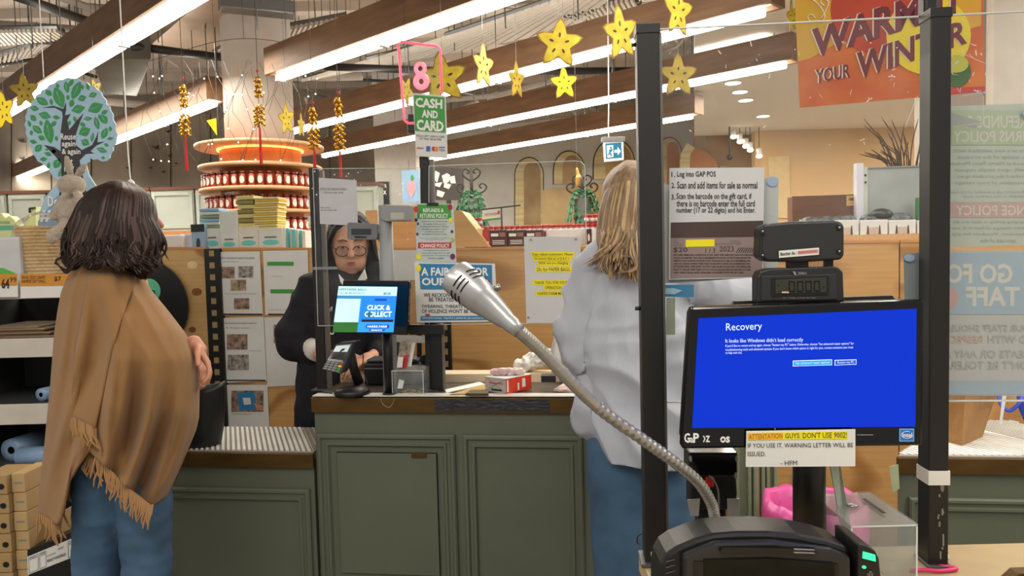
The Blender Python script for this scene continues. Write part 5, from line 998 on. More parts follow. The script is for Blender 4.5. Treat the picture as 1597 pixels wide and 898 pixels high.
text(t, 'CASH', [(648, 152), (690, 155), (690, 170), (648, 167)], WHI, .0006, .04); text(t, 'AND', [(658, 171), (683, 173), (683, 185), (658, 183)], WHI, .0006, .04); text(t, 'CARD', [(650, 186), (692, 189), (692, 206), (650, 203)], WHI, .0006, .04)
lines(t, ['WE ACCEPT CASH & CARD', 'AT THIS REGISTER'], [(649, 210), (694, 212), (694, 221), (649, 219)], INK); text(t, 'eftpos', (650, 229, 661, 233), RED, bold=.02); quad(t, (665, 228, 671, 236), mat('card_blue', '2468b8', .5), 'card_mark', .0006)
quad(t, circ(676.5, 232, 3.2, 3.6, 14), RED, 'card_mark', .0006); quad(t, circ(680.5, 232.3, 3.2, 3.6, 14), mat('card_orange', 'ec8a2a', .5), 'card_mark', .0008); quad(t, (685, 229, 694, 230.4), mat('card_blue', '2468b8', .5), 'card_mark', .0006); text(t, 'VISA', (685, 232, 694, 236), mat('card_navy', '25408c', .5))
# grey pole display
t = Th('pole_display', 'grey customer pole display on a grey post in front of the cashier’s face', 'display', CF, (CF.L(606, 500, .05).x, .05, HZ)); PG_ = mat('light_grey_plastic', '8e9092', .45)
r_ = .026; MB().cyl((0, 0, 0), (0, 0, CF.L(606, 320, .05).z-HZ), r_*.95, n=24).build('pole', PG_, t); D = t.b.y
poly(t, [(596, 341), (598, 325), (604, 320), (645, 321), (645, 345), (604, 346)], PG_, 'upper_arm', -.03, .0, bevel=.003); quad(t, (620, 333, 640, 343), mat('silver_label', 'b0aea0', .4), 'rating_label', .0305)
poly(t, [(546, 349), (549, 347), (590, 349), (593, 352), (592, 372), (589, 374), (550, 374), (546, 371)], mat('mid_grey_plastic', '6d7073', .45), 'display_head', -.03, .0, bevel=.002); poly(t, [(553, 357), (583, 357), (583, 366), (553, 366)], mat('lcd_grey', '34393a', .2), 'lcd', -.032, -.029); poly(t, [(557, 368), (577, 369), (575, 371), (559, 371)], BLACK, 'button_row', -.032, -.029); poly(t, circ(592, 359, 4, 6, 12), PG_, 'hinge', -.02, .01)
# small touch screen
t = Th('customer_touchscreen', 'small customer screen showing CLICK & COLLECT on the service counter', 'monitor', CF, (CF.L(600, 519, -.0).x, .03, HZ)); d = -.02
SQ = [(543, 436), (645, 437), (641, 520), (534, 515)]; poly(t, SQ, GLOSS, 'housing', d-.03, d-.005, bevel=.003); s0 = -.0505
def sq(q, m_, nm, off=0): return quad(t, q, m_, nm, off=.0505+off, th_=.0004, d=None)
def em(n, c, s_=.7): return mat('lit_'+n, c, .4, emis=s_)
scr = [(550, 443), (637, 444), (631, 511), (541, 511)]
def sp(u, v): a = [scr[0][i]*(1-u)+scr[1][i]*u for i in (0, 1)]; b = [scr[3][i]*(1-u)+scr[2][i]*u for i in (0, 1)]; return (a[0]*(1-v)+b[0]*v, a[1]*(1-v)+b[1]*v)
def sb(u0, v0, u1, v1): return [sp(u0, v0), sp(u1, v0), sp(u1, v1), sp(u0, v1)]
sq(sb(0, 0, 1, 1), em('mid_blue', '2a8fe0'), 'screen'); sq(sb(0, 0, 1, .2), em('pale_cyan', 'b4e4f0'), 'header', .0005); sq(sb(0, .2, .42, .27), em('steel_blue', '2f7fb0'), 'list_header', .0005); sq(sb(0, .27, .4, .78), em('pale_cyan', 'b4e4f0'), 'receipt_list', .0005); sq(sb(0, .78, .4, 1), em('dark_green', '2c6a2c', .5), 'total_bar', .0005); sq(sb(.42, .2, 1, .76), em('strong_blue', '1b78cf'), 'advert', .0005)
for s_, u0, v0, u1, v1, m_, b in [('HFM PAPER BAGS', .02, .04, .48, .09, INK, 0), ('1 pc @ $0.20 EACH', .03, .12, .46, .17, INK, 0), ('$0.20', .78, .12, .9, .18, INK, .02), ('CLICK &', .53, .4, .92, .51, em('white', 'e4f2ff'), .03), ('COLLECT', .5, .54, .95, .66, em('white', 'e4f2ff'), .03)]: text(t, s_, sb(u0, v0, u1, v1), m_, .0525, b)
sq(sb(.46, .72, .98, .77), INK, 'advert_strip', .0012); sq(sb(.54, .83, .92, .91), em('navy', '10243c', .2), 'banner', .0008); text(t, 'HARRIS FARM', sb(.57, .845, .89, .895), em('white', 'e4f2ff'), .053, .02); sq(sb(.6, .93, .86, .97), em('navy', '10243c', .2), 'banner', .0008); text(t, 'MARKETS', sb(.64, .935, .82, .965), em('white', 'e4f2ff'), .053, .02); sq(sb(.64, .26, .84, .31), em('navy', '10243c', .2), 'banner', .0008); sq(sb(.56, .55, .6, .66), em('dark_green', '2c6a2c', .5), 'leaf_mark', .0025)
text(t, 'GaP', (537, 511.5, 543, 514.5), WHI, .051, .02)
a = CF.L(598, 519, .03); b = CF.L(612, 519, .03); hw = (b.x-a.x)/2; zt = CF.L(604, 500, .03).z-HZ; MB().cyl((0, 0, 0), (0, 0, zt), hw, n=20).build('stand_pole', BLACK, t); MB().cyl((0, 0, 0), (0, 0, .008), hw*1.5, n=20).build('stand_base', BLACK, t); MB().box(-.03, .03, -.03, .0, zt-.04, zt).build('mount', BLACK, t)
# lower black frame
t = Th('steel_frame', 'black frame leg and cross bar right of the small customer screen', 'stand', CF, (CF.L(679, 610, .10).x, .10, HZ)); a = t.L(670, 505); b = t.L(688, 505); MB().box(a.x, b.x, 0, .02, 0, a.z).build('leg', BLACK, t, bevel=.002); MB().box(b.x, b.x+.006, 0, .02, 0, a.z).build('channel', mat('channel_grey', '6f6d68', .4, .6), t); poly(t, [(640, 505), (692, 505), (695, 521), (640, 521)], BLACK, 'cross_bar', -.02, .0, bevel=.003)
# card terminal
t = Th('card_terminal', 'black card payment terminal tilted on its stand beside the left counter post', 'payment terminal', CF, (CF.L(549, 610, .03).x, .03, HZ)); q = lambda x, y, d=0: t.L(x, y, .03+d)
dv = Vector((.018, .022, .006)); TL, TR, BR, BL = q(523, 536, -.02), q(553, 533, -.02), q(531, 584, -.055), q(500, 576, -.055)
MB().slab([TL, TR, BR, BL], dv).build('body', DK, t, bevel=.004); nf = -dv.normalized()*.0008
def fq(u0, v0, u1, v1, m_, nm, h=1.0, ex=1.0): P = lambda u, v: (TL*(1-u)+TR*u)*(1-v)+(BL*(1-u)+BR*u)*v; return MB().slab([P(u0, v0)+nf*h, P(u1, v0)+nf*h, P(u1, v1)+nf*h, P(u0, v1)+nf*h], -nf*ex).build(nm, m_, t)
fq(.08, .05, .92, .64, GLOSS, 'face_plate', 2); fq(.14, .08, .86, .30, em('terminal_screen', 'c6d2d0', .35), 'screen', 2.8)
for r in range(4):
    for c in range(4):
        m_ = GREY if c < 3 else (RED, YEL, GREEN, GREEN)[r]; fq(.1+c*.21, .66+r*.078, .26+c*.21, .71+r*.078, m_, 'key', 2.5, 2)
MB().tube([q(545, 552, 0), q(552, 575, .02), q(560, 598, .03)], [.022, .016, .018], 10).build('stand_arm', BLACK, t); MB().lathe([(.058, 0), (.062, .006), (.058, .02), (.03, .03), (.01, .032)], (0, .0, 0), 28).build('stand_base', BLACK, t); MB().tube(spline([q(556, 545), q(566, 552, .01), q(566, 575, .02), q(574, 600, .0)], 6), .0018, 6).build('cable', BLACK, t)
MB().tube(spline([Vector((-.07, -.0, .004)), Vector((-.09, .01, .004)), Vector((-.13, .02, .004))], 5), .002, 6).build('cable', BLACK, t)
# clear donation box
a = CF.L(614, 617, .035); b = CF.L(663, 617, .035); hw = (b.x-a.x)/2; hh = CF.L(640, 577, .035).z-HZ; dp = .11
t = Th('collection_box', 'small clear donation box with leaflets behind it, on the counter edge', 'box', CF, ((a.x+b.x)/2, .02, HZ))
for nm, g in (('front_wall', (-hw, hw, 0, k, 0, hh)), ('back_wall', (-hw, hw, dp-k, dp, 0, hh)), ('side_wall', (-hw, -hw+k, 0, dp, 0, hh)), ('side_wall', (hw-k, hw, 0, dp, 0, hh)), ('lid', (-hw, hw, 0, dp, hh, hh+k))): MB().box(*g).build(nm, AC2, t)
mb = MB()
for x in (-hw, hw-.002): mb.box(x, x+.002, -.0008, .0, 0, hh)
mb.box(-hw, hw, -.0008, .0, hh-.001, hh+.0015).box(-hw, hw, -.0008, 0, 0, .002); mb.build('bright_edge', EDGE, t, kind='stuff')
for i in range(9): x = -.035+.0085*i; y = .03+.02*(i % 4); MB().cyl((x, y, .001+.002*(i % 3)), (x, y, .003+.002*(i % 3)), .010, n=14).build('coin', mat('coin_gold', 'b79a5c', .35, .8), t)
MB().slab([(-hw+.012, .02, .02), (-hw+.03, .02, .02), (-hw+.034, .03, .045), (-hw+.016, .03, .05)], (0, .001, 0)).build('folded_note', WHI, t)
for j, (q_, m_) in enumerate([([(618, 575), (624, 533), (642, 530), (634, 575)], mat('leaflet_brown', '8a6f5c', .6, var=.5, scale=60, col2='c8b4a0')), ([(632, 570), (640, 535), (648, 534), (641, 572)], WHITE), ([(619, 573), (621, 556), (629, 557), (627, 573)], WHITE)]):
    t3 = Th('leaflet', ['patterned brown and red leaflet leaning behind the small donation box', 'plain white leaflet edge behind the brown leaflet', 'small white barcode card in front of the brown leaflet'][j], 'leaflet', CF, (CF.L(630, 575, .02).x, .016-.008*j if j != 1 else .025, HZ+hh+.003)); zb_ = t3.L(620, 574).z
    C = [t3.L(x, y) for x, y in q_]; C = [Vector((c.x, c.y, max(c.z, 0) if i in (0, 3) else c.z)) for i, c in enumerate(C)]; MB().prism([(c.x, c.z) for c in C], 0, .002).build('card', m_, t3)
    if j == 0: quad(t3, [(622, 574), (628, 556), (638, 552), (634, 574)], RED, 'red_print', .0006)
# receipt printer
t = Th('receipt_printer', 'black receipt printer behind the card terminal', 'printer', CF, (CF.L(605, 600, .2).x, .2, HZ)); a = t.L(568, 600); b = t.L(657, 600); zt = t.L(600, 566).z; MB().box(a.x, b.x, 0, .1, 0, zt).build('body', BLACK, t, bevel=.008); MB().box(a.x+.01, b.x-.01, .005, .09, zt, zt+.014).build('cover', DSTEEL if 0 else mat('slate_plastic', '3b4148', .35), t, bevel=.006); MB().box(a.x+.002, b.x-.002, -.002, 0, zt-.022, zt-.018).build('paper_edge', GREY, t)
t = Th('document_holder', 'white paper label on a black block behind the donation box', 'holder', CF, (CF.L(665, 600, .24).x, .24, HZ)); poly(t, [(655, 556), (672, 550), (672, 575), (657, 573)], BLACK, 'block', 0, .04, bevel=.002); poly(t, [(648, 608), (648, 520), (655, 520), (655, 608)], BLACK, 'stem', .02, .03); poly(t, [(614, 522), (664, 524), (664, 535), (614, 533)], WHITE, 'paper', .0, .0006); z_ = 0; MB().box(t.L(646, 600).x, t.L(672, 600).x, .01, .05, 0, .01).build('base', BLACK, t)
# small things on the counter top
def on(x, y, z=None): z = HZ+.003 if z is None else z; return on_z(x, y, z)
def flat(name, label, cat, pts, h, m, z=None, grp=None):
    C = [on(x, y, z) for x, y in pts]; c = sum(C, Vector())/len(C); t = Th(name, label, cat, WF, c, grp); MB().slab([p-c for p in C], (0, 0, h)).build('body', m, t); return t, [p-c for p in C]
t, C = flat('carton', 'red and white cardboard carton lying on the service counter', 'carton', [(757, 610), (790, 614), (829, 606), (796, 603)], .05, mat('carton_red', 'cf3a20', .5, var=.05)); up3 = Vector((0, 0, .05))
def face(a, b, u0, u1, v0, v1, m_, nm, off=.0008):
    n = (b-a).cross(Vector((0, 0, 1))).normalized()*off; P = lambda u, v: a.lerp(b, u)+up3*v+n; return MB().slab([P(u0, v0), P(u1, v0), P(u1, v1), P(u0, v1)], -n*.5).build(nm, m_, t)
CG = mat('carton_grey', 'a9a7a2', .5); face(C[0], C[1], .02, .98, .02, .98, CG, 'end_flap'); face(C[0], C[1], .3, .8, .12, .25, INK, 'print', .0014); face(C[0], C[1], .2, .85, .6, .68, RED, 'print', .0014)
face(C[1], C[2], .62, .75, .25, .85, WHITE, 'barcode_label'); face(C[1], C[2], .02, .08, .1, .9, WHITE, 'white_stripe'); face(C[1], C[2], .44, .5, .1, .6, WHITE, 'white_stripe')
MB().slab([C[0]+up3, C[1]+up3, C[2]+up3, C[3]+up3], (0, 0, .0015)).build('top_panel', WHITE, t)
mb = MB(); 
for i in range(3): a = C[0].lerp(C[1], .1); b = C[0].lerp(C[1], .5); 
n_ = (C[1]-C[0]).cross(Vector((0, 0, 1))).normalized()*.0016
for e_ in (C[0]+up3, C[1]+up3, C[0], C[1]): mb.tube([e_+n_, (C[0]+C[1])/2+up3*.55+n_], .0006, 4)
mb.build('fold_line', GREYINK, t, kind='stuff')
c = (lambda b_: Vector((b_.x, b_.y, b_.z+.0515)))(t.b); t = Th('wrapped_packet', 'pink and white crumpled packet on top of the red carton', 'packet', WF, c); organic('wrapper', [((-.05, 0, .012), .010, (.04, 0, .014), .012), ((-.03, .02, .012), .01, (.05, .01, .01), .008)], .003, mat('pink_white_film', 'd09a98', .35, var=.35, scale=30, col2='e6dcd8'), t, 0, fold(.008, (60, 60, 60)))
flat('paper_strip', 'white receipt paper strip lying at the counter’s front edge', 'paper', [(696, 613), (694, 608), (748, 596), (757, 600)], .002, WHITE)
flat('paper_envelope', 'tan paper bag lying flat beside the red carton', 'paper bag', [(700, 615), (752, 600), (768, 603), (760, 614)], .001, mat('kraft_paper', 'b99a62', .8), HZ+.0055)
t, C = flat('wedge_block', 'dark olive wedge at the counter edge in front of the carton', 'wedge', [(726, 617), (762, 617), (757, 611), (734, 611)], .008, mat('dark_olive', '4a4022', .5), HZ+.007)
flat('film_packet', 'pink and white film packet lying right of the red carton', 'packet', [(864, 610), (900, 613), (915, 601), (880, 600)], .008, mat('pink_white_film', 'd09a98', .35))
t, C = flat('stapler_box', 'small black box on the counter’s rear ledge beside the spray bottle', 'box', [(844, 596), (867, 596), (867, 592), (844, 592)], .022, BLACK, HZ+.03)
def stand_on(x, d): return (CF.L(x, 580, d).x, d, HZ+.03)
t = Th('spray_bottle', 'translucent white bottle with blue cap near the shopper’s elbow', 'bottle', CF, stand_on(868, .30)); MB().lathe([(.001, 0), (.020, .001), (.021, .01), (.021, .08), (.013, .11), (.009, .13), (.008, .14)], n=24).build('bottle', sheer('frosted_plastic', 'd8dcd8', .8), t); MB().lathe([(.010, .138), (.010, .152), (.007, .158)], n=16).build('cap', mat('cobalt_cap', '1f4c9c', .4), t)
t = Th('clear_canister', 'clear tall canister with teal label beside the blue capped bottle', 'canister', CF, stand_on(889, .30)); MB().lathe([(.001, 0), (.022, .001), (.022, .12), (.018, .145), (.018, .155)], n=24).build('body', sheer('clear_plastic', 'cfd4c4', .45), t); MB().lathe([(.0224, .05), (.0224, .075)], n=24).build('label', mat('teal_label', '6fc4c4', .5), t)
WB = mat('white_poly_bag', 'dcdad4', .4, var=.05, bump=.3, bs=60)
for nm, lb, x0, y0, x1, y1, d in [('plastic_bag', 'crumpled white plastic bag behind the microphone neck', 812, 585, 850, 556, .32), ('plastic_bag', 'small crumpled plastic bag in front of the clear canister', 882, 585, 920, 570, .25)]:
    t = Th(nm, lb, 'plastic bag', CF, (CF.L((x0+x1)/2, 590, d).x, d, HZ+.003 if d < .27 else HZ+.03)); a = t.L(x0, y0); b = t.L(x1, y1); z_ = min(a.z, 0)
    organic('film', [((a.x, 0, .02), .02, (b.x, 0, max(.03, b.z)), .025), ((a.x, .02, .02), .02, (b.x*.5, .02, max(.04, b.z)), .02)], .004, WB, t, 0, fold(.02, (28, 28, 40), (50, 50, 20)))
# ---------------------------------------------------------------- low counters: handbag, brown bag, bin
z0 = LZ+.0035
t = Th('handbag', 'black leather bucket handbag standing on the low counter', 'handbag', WF, on_z(312, 693, z0)); LEA = mat('black_leather', '1b1c1e', .38, var=.1, bump=.1, bs=200)
mb = MB(); P = []
for j, (z, rx, ry) in enumerate([(0, .070, .05), (.004, .076, .055), (.06, .088, .062), (.13, .096, .066), (.20, .10, .068), (.22, .101, .068), (.218, .096, .063), (.12, .09, .058), (.01, .07, .05)]): P.append([Vector((rx*math.cos(a), ry*math.sin(a), z+.012*math.cos(2*a)*(z/.22))) for a in [2*PI*k_/36 for k_ in range(36)]])
mb.grid(P, 36, 9, close=True); mb.add([P[-1][i] for i in range(36)], [tuple(range(36))]); mb.add([P[0][i] for i in range(36)], [tuple(range(35, -1, -1))]); mb.build('body', LEA, t)
MB().tube(spline([(-.02, -.066, .17), (-.0, -.072, .162), (.022, -.07, .165)], 5), .006, 8).build('toggle', mat('cream_toggle', 'cfc6b4', .5), t)
mb = MB(); mb.tube(spline([(-.036, -.068, .15), (-.038, -.08, .1), (-.036, -.07, .02), (-.04, -.10, -.03)], 6), .0035, 8); mb.build('cream_cord', mat('cream_toggle', 'cfc6b4', .5), t)
mb = MB(); mb.tube(spline([(-.04, -.10, -.01), (-.036, -.105, -.04), (-.042, -.105, -.08), (-.07, -.105, -.12), (-.11, -.1, -.13)], 6), .0045, 8); mb.build('strap', LEA, t)
z0 = RZ+.0035
t = Th('paper_shopping_bag', 'worn brown paper shopping bag with blue handle on the right low counter', 'paper bag', CF, (CF.L(1490, 705, .12).x, .12, z0)); KR = mat('kraft_worn', 'a77c4c', .8, var=.15, scale=9, bump=.15, bs=30); q = lambda x, y, d=0: t.L(x, y, .12+d)
zt = q(1500, 560, .1).z
def zz(p, z): return Vector((p.x, p.y, z))
A_, B_, C_, D_ = zz(q(1452, 708, .1), 0), zz(q(1500, 710), 0), zz(q(1532, 700, .12), 0), zz(q(1480, 700, .24), 0); TA, TB, TC, TD = zz(q(1452, 600, .1), zt), zz(q(1508, 600), zt), zz(q(1572, 600, .12), zt), zz(q(1480, 600, .24), zt)
P = []
for j in range(9):
    v = j/8; row = []
    for a, b, a2, b2 in ((A_, B_, TA, TB), (B_, C_, TB, TC), (C_, D_, TC, TD), (D_, A_, TD, TA)):
        for i in range(6): u = i/6; p = (a.lerp(b, u)).lerp(a2.lerp(b2, u), v); row.append(p+Vector((noise.noise(p*14), noise.noise(p*14+Vector((5, 5, 5))), 0))*.008*(v > .02)*(i > 0))
    P.append(row)
MB().grid(P, 24, 9, close=True, sm=False).build('bag_body', KR, t, thick=.001); MB().slab([A_, B_, C_, D_], (0, 0, .001)).build('bag_base', KR, t)
quad(t, [(1550, 612), (1556, 612), (1549, 655), (1545, 655)], WHI, 'white_print', .02, .0006); text(t, 'NEW', (1538, 598, 1556, 610), WHI, .022, .03)
mb = MB(); mb.tube(spline([q(1556, 612, .03), q(1562, 632, .0), q(1575, 640, -.01), q(1590, 628, -.01), q(1598, 612, .01)], 8), .006, 8, flat=.25); mb.tube(spline([q(1590, 600, .04), q(1592, 630, .05), q(1602, 655, .05)], 6), .010, 8, flat=.25); mb.build('blue_handle', mat('blue_strap', '2440b8', .5), t, kind='stuff')
t = Th('waste_bin', 'black bin with a crumpled pink liner behind the monitor column', 'bin', WF, (WF.L(1270, 800, 2.2).x, 2.2, 0)); zt = WF.L(1270, 822, 2.2).z; MB().lathe([(.10, 0), (.115, .01), (.13, zt), (.122, zt), (.11, .02)], n=32).build('bin', BLACK, t)
PK = mat('pink_liner', 'd8559c', .3, var=.12, bump=.35, bs=40); P = []
for j, (r, z) in enumerate([(.10, zt-.03), (.118, zt+.02), (.122, zt+.075), (.136, zt+.085), (.148, zt+.05), (.150, zt-.01), (.142, zt-.06)]):
    row = []
    for k_ in range(72):
        a = 2*PI*k_/72; w_ = noise.noise(Vector((math.cos(a)*3, math.sin(a)*3, z*9)))*.016+.006*noise.noise(Vector((math.cos(a)*11, math.sin(a)*11, z*20))); row.append(Vector(((r+w_)*math.cos(a), (r+w_)*math.sin(a), z+w_*1.2)))
    P.append(row)
MB().grid(P, 72, 7, close=True).build('liner', PK, t, thick=.002)
# ================================================================ goods, column and left shelving
# round white column with ring shelves
ccx = WF.L(390, 300, 6.0).x; COLW = mat('white_column_wrap', 'c6c2bc', .7, var=.04)
t = Th('shop_column', 'round column with white upper wrap and orange timber cladding carrying ring shelves', 'column', WF, (ccx, 6.3, 0)); zc1 = WF.L(390, 216, 6).z
MB().lathe([(.28, zc1), (.28, CEILZ-.0)], n=40).build('white_wrap', COLW, t); OT = mat('orange_veneer', 'b36c38', .5, var=.18, scale=6, stretch=(3, 3, .4)); MB().lathe([(.33, 0), (.33, zc1)], n=40).build('timber_cladding', OT, t)
SH = mat('pale_shelf_wood', 'c79a70', .5, var=.1, scale=8)
levels = []
for i, (y, xr) in enumerate([(216, .52), (251, .5), (289, .5), (325, .48), (360, .47)]):
    z = WF.L(390, y, 5.85).z; levels.append((z, xr)); s_ = MB().lathe([(.33, z-.03), (xr-.01, z-.03), (xr, z-.025), (xr, z-.002), (xr-.01, z), (.33, z)], n=48).build('ring_shelf', SH, t)
LED = mat('warm_led', 'ffb070', .5, emis=3.2, ecol='ff9a50'); MB().lathe([(.335, levels[1][0]), (.35, levels[1][0]), (.35, levels[1][0]+.012), (.335, levels[1][0]+.012)], n=40).build('led_strip', LED, t)
MB().lathe([(.335, levels[0][0]-.045), (.35, levels[0][0]-.045), (.35, levels[0][0]-.032), (.335, levels[0][0]-.032)], n=40).build('led_strip', LED, t)
JAR = mat('amber_jam', '8e3018', .15, var=.2, scale=30, spec=.8); LIDM = mat('dark_lid', '5a1c16', .3, .4); JL = mat('jar_label', 'dcd0c4', .6)
j0 = None
for lv, nm in ((2, 'top jar shelf'), (3, 'middle jar shelf'), (4, 'lowest visible jar shelf')):
    z, xr = levels[lv]; n = 17
    for i in range(n):
        a = -PI/2+(-1.2+2.4*i/(n-1)); r = xr-.05; loc = Vector((ccx+r*math.cos(a), 6.3+r*math.sin(a), z))
        if lv == 4 and i < 9: continue
        if j0 is None:
            jt = Th('jam_jar', f'red jam jar, {ORD[i]} from the left on the column’s {nm}', 'jar', WF, loc, f'jam jars on the column’s {nm}'); o = jt.o
            MB().lathe([(.001, 0), (.026, .001), (.028, .01), (.028, .085), (.024, .095)], n=16).build('glass', JAR, jt); MB().lathe([(.026, .094), (.027, .096), (.027, .112), (.024, .114)], n=16).build('lid', LIDM, jt)
            P = [[Vector((.0287*math.sin(b), -.0287*math.cos(b), .047+.030*h*math.sqrt(max(0, 1-(b/.75)**2)))) for b in [-.75+1.5*k_/8 for k_ in range(9)]] for h in (-1, 1)]; MB().grid(P, 9, 2).build('label', JL, jt); j0 = o
        else:
            o = dup(j0); o.location = loc; o['label'] = f'red jam jar, {ORD[i-9 if lv == 4 else i]} {"visible " if lv == 4 else ""}from the left on the column’s {nm}'; o['group'] = f'jam jars on the column’s {nm}'
        o.rotation_euler = (0, 0, a+PI/2+rnd.uniform(-.2, .2))
# fairy lights round the column
mb = MB(); mw = MB(); rnd = random.Random(8)
for i in range(26):
    x0 = 232+i*10+rnd.uniform(-3, 3); pts = []; d = 5.2+rnd.uniform(0, .3)
    for j in range(7): p = WF.L(x0+12*math.sin(j*1.3+i)+rnd.uniform(-4, 4), 95+j*26+rnd.uniform(-4, 4), d); pts.append(p)
    mw.tube(pts, .0016, 3, cap=False)
    for p in pts[1:]:
        if rnd.random() < .33: mb.ball(p, .0055, 6)
t = Th('fairy_lights', 'net of tiny fairy lights on dark wire hanging round the column', 'string lights', WF, (0, 5.2, CEILZ-.1), kind=None); bs = Vector(t.b); mb.v = [tuple(Vector(v)-bs) for v in mb.v]; mw.v = [tuple(Vector(v)-bs) for v in mw.v]
mb.build('bulbs', mat('tiny_bulb', 'fff0d8', .5, emis=5), t, kind='stuff'); pts = [WF.L(232, 95, 5.3)-bs, WF.L(380, 60, 5.3)-bs, WF.L(560, 90, 5.3)-bs]; mw.tube(spline(pts), .002, 4); mw.tube([pts[1], (pts[1].x, pts[1].y, .1)], .002, 4); mw.build('wires', mat('dark_wire', '3a3632', .6), t, kind='stuff')
# star fruit cut-outs
ST = mat('star_yellow', 'cfae20', .5, var=.22, scale=18, col2='d9c83a'); STD = mat('star_olive', 'a8922a', .5, var=.3, scale=14); STB = mat('star_painted_glow', 'f0cf10', .4, var=.08, emis=.35); STP = mat('star_pale', 'c9bc6a', .5, var=.2, scale=14); RIM = mat('star_brown_rim', '8a6a1c', .6); SEED = mat('star_seed', '4a3212', .6)  # the bright star's emission stands in for light shining through from behind
def star(x, y, r, d, m_, rot, yaw, label, sq=1.0):
    c = WF.L(x, y, d); R = r/FPX*d; t = Th('star_cutout', label, 'hanging decoration', Fr((c.x, c.y, 0), yaw), (0, 0, c.z), 'star fruit cut-outs on strings')
    def ol(k):
        o = []
        for i in range(5):
            a = PI/2+rot+i*2*PI/5
            for da, rr in ((-.63, .50), (-.42, .60), (-.2, .82), (0, 1.0), (.2, .82), (.42, .60)): o.append((R*k*rr*math.cos(a+da)*sq, R*k*rr*math.sin(a+da)))
        return o
    MB().prism(ol(1), 0, .004).build('rim', RIM, t); MB().prism(ol(.91), -.0012, .0052).build('flesh', m_, t)
    mb = MB()
    for i in range(5):
        a = PI/2+rot+i*2*PI/5
        for rr, s_ in ((.33, 1),):
            mb.prism([(R*(rr+.10*math.cos(b))*math.cos(a)*sq-R*.045*math.sin(b)*math.sin(a)*sq, R*(rr+.10*math.cos(b))*math.sin(a)+R*.045*math.sin(b)*math.cos(a)) for b in [2*PI*k_/8 for k_ in range(8)]], -.002, .006)
    mb.build('seed_print', SEED, t, kind='stuff'); MB().cyl((0, .002, R*.85), (0, .002, CEILZ-c.z), .0012, n=4).build('string', DSTEEL, t)
for a in [(38, 142, 28, 4.0, STD, .1, 20, 'brown-yellow star cutout at far left beside the tree sign', .75), (6, 172, 32, 3.6, STB, .2, 10, 'bright yellow star cutout cut off by the left edge', .5), (690, 122, 42, 3.9, ST, .12, 5, 'large yellow star cutout just right of the neon eight', .98), (634, 142, 24, 4.3, STD, -.5, 40, 'narrow dull star cutout seen through the neon sign’s frame', .55), (754, 103, 36, 4.1, STP, -.05, 40, 'pale narrow star cutout between two large yellow ones', .6), (806, 126, 30, 4.2, STD, .0, 40, 'thin olive star cutout left of the largest star', .55), (872, 68, 40, 3.8, ST, -.1, 0, 'large yellow star cutout with brown tips above the small bright one', .95), (880, 130, 27, 4.4, STB, .05, 5, 'small bright backlit yellow star cutout below the large one', .85), (968, 52, 45, 3.7, ST, .15, 20, 'large yellow star cutout left of the thick black post’s top', .7), (1058, 18, 42, 3.7, ST, -.1, 15, 'yellow star cutout cut by the top edge right of the thick post', .6), (1058, 118, 35, 4.0, STD, .0, 5, 'olive star cutout seen through the large acrylic screen', .9), (447, 186, 26, 5.0, ST, .1, 30, 'small yellow star cutout right of the column near the ring shelf', .5), (470, 196, 20, 5.1, STD, .0, 60, 'very thin dull star cutout beside the gold firecrackers', .4), (148, 138, 16, 4.4, STP, .3, 20, 'tiny pale star tip behind the top right of the tree sign', .7), (548, 46, 9, 5.2, STD, .2, 30, 'tiny dull star cutout in front of the second light beam', .6), (1236, 26, 26, 4.2, ST, .2, 30, 'yellow star cutout sliver at the orange poster’s left edge', .5)]: star(a[0], a[1], a[2], a[3], a[4], a[5], a[6], a[7], a[8])
t = Th('paper_pennant', 'small yellow triangular pennant beside the column’s top ring shelf', 'pennant', WF, WF.L(333, 195, 5.1)); C = [t.L(x, y) for x, y in ((322, 188), (337, 184), (338, 211))]; MB().prism([(c.x, c.z) for c in C], 0, .003).build('flag', STB, t); MB().cyl((.03, 0, 0), (.03, 0, CEILZ-t.b.z), .0015, n=4).build('string', DSTEEL, t)
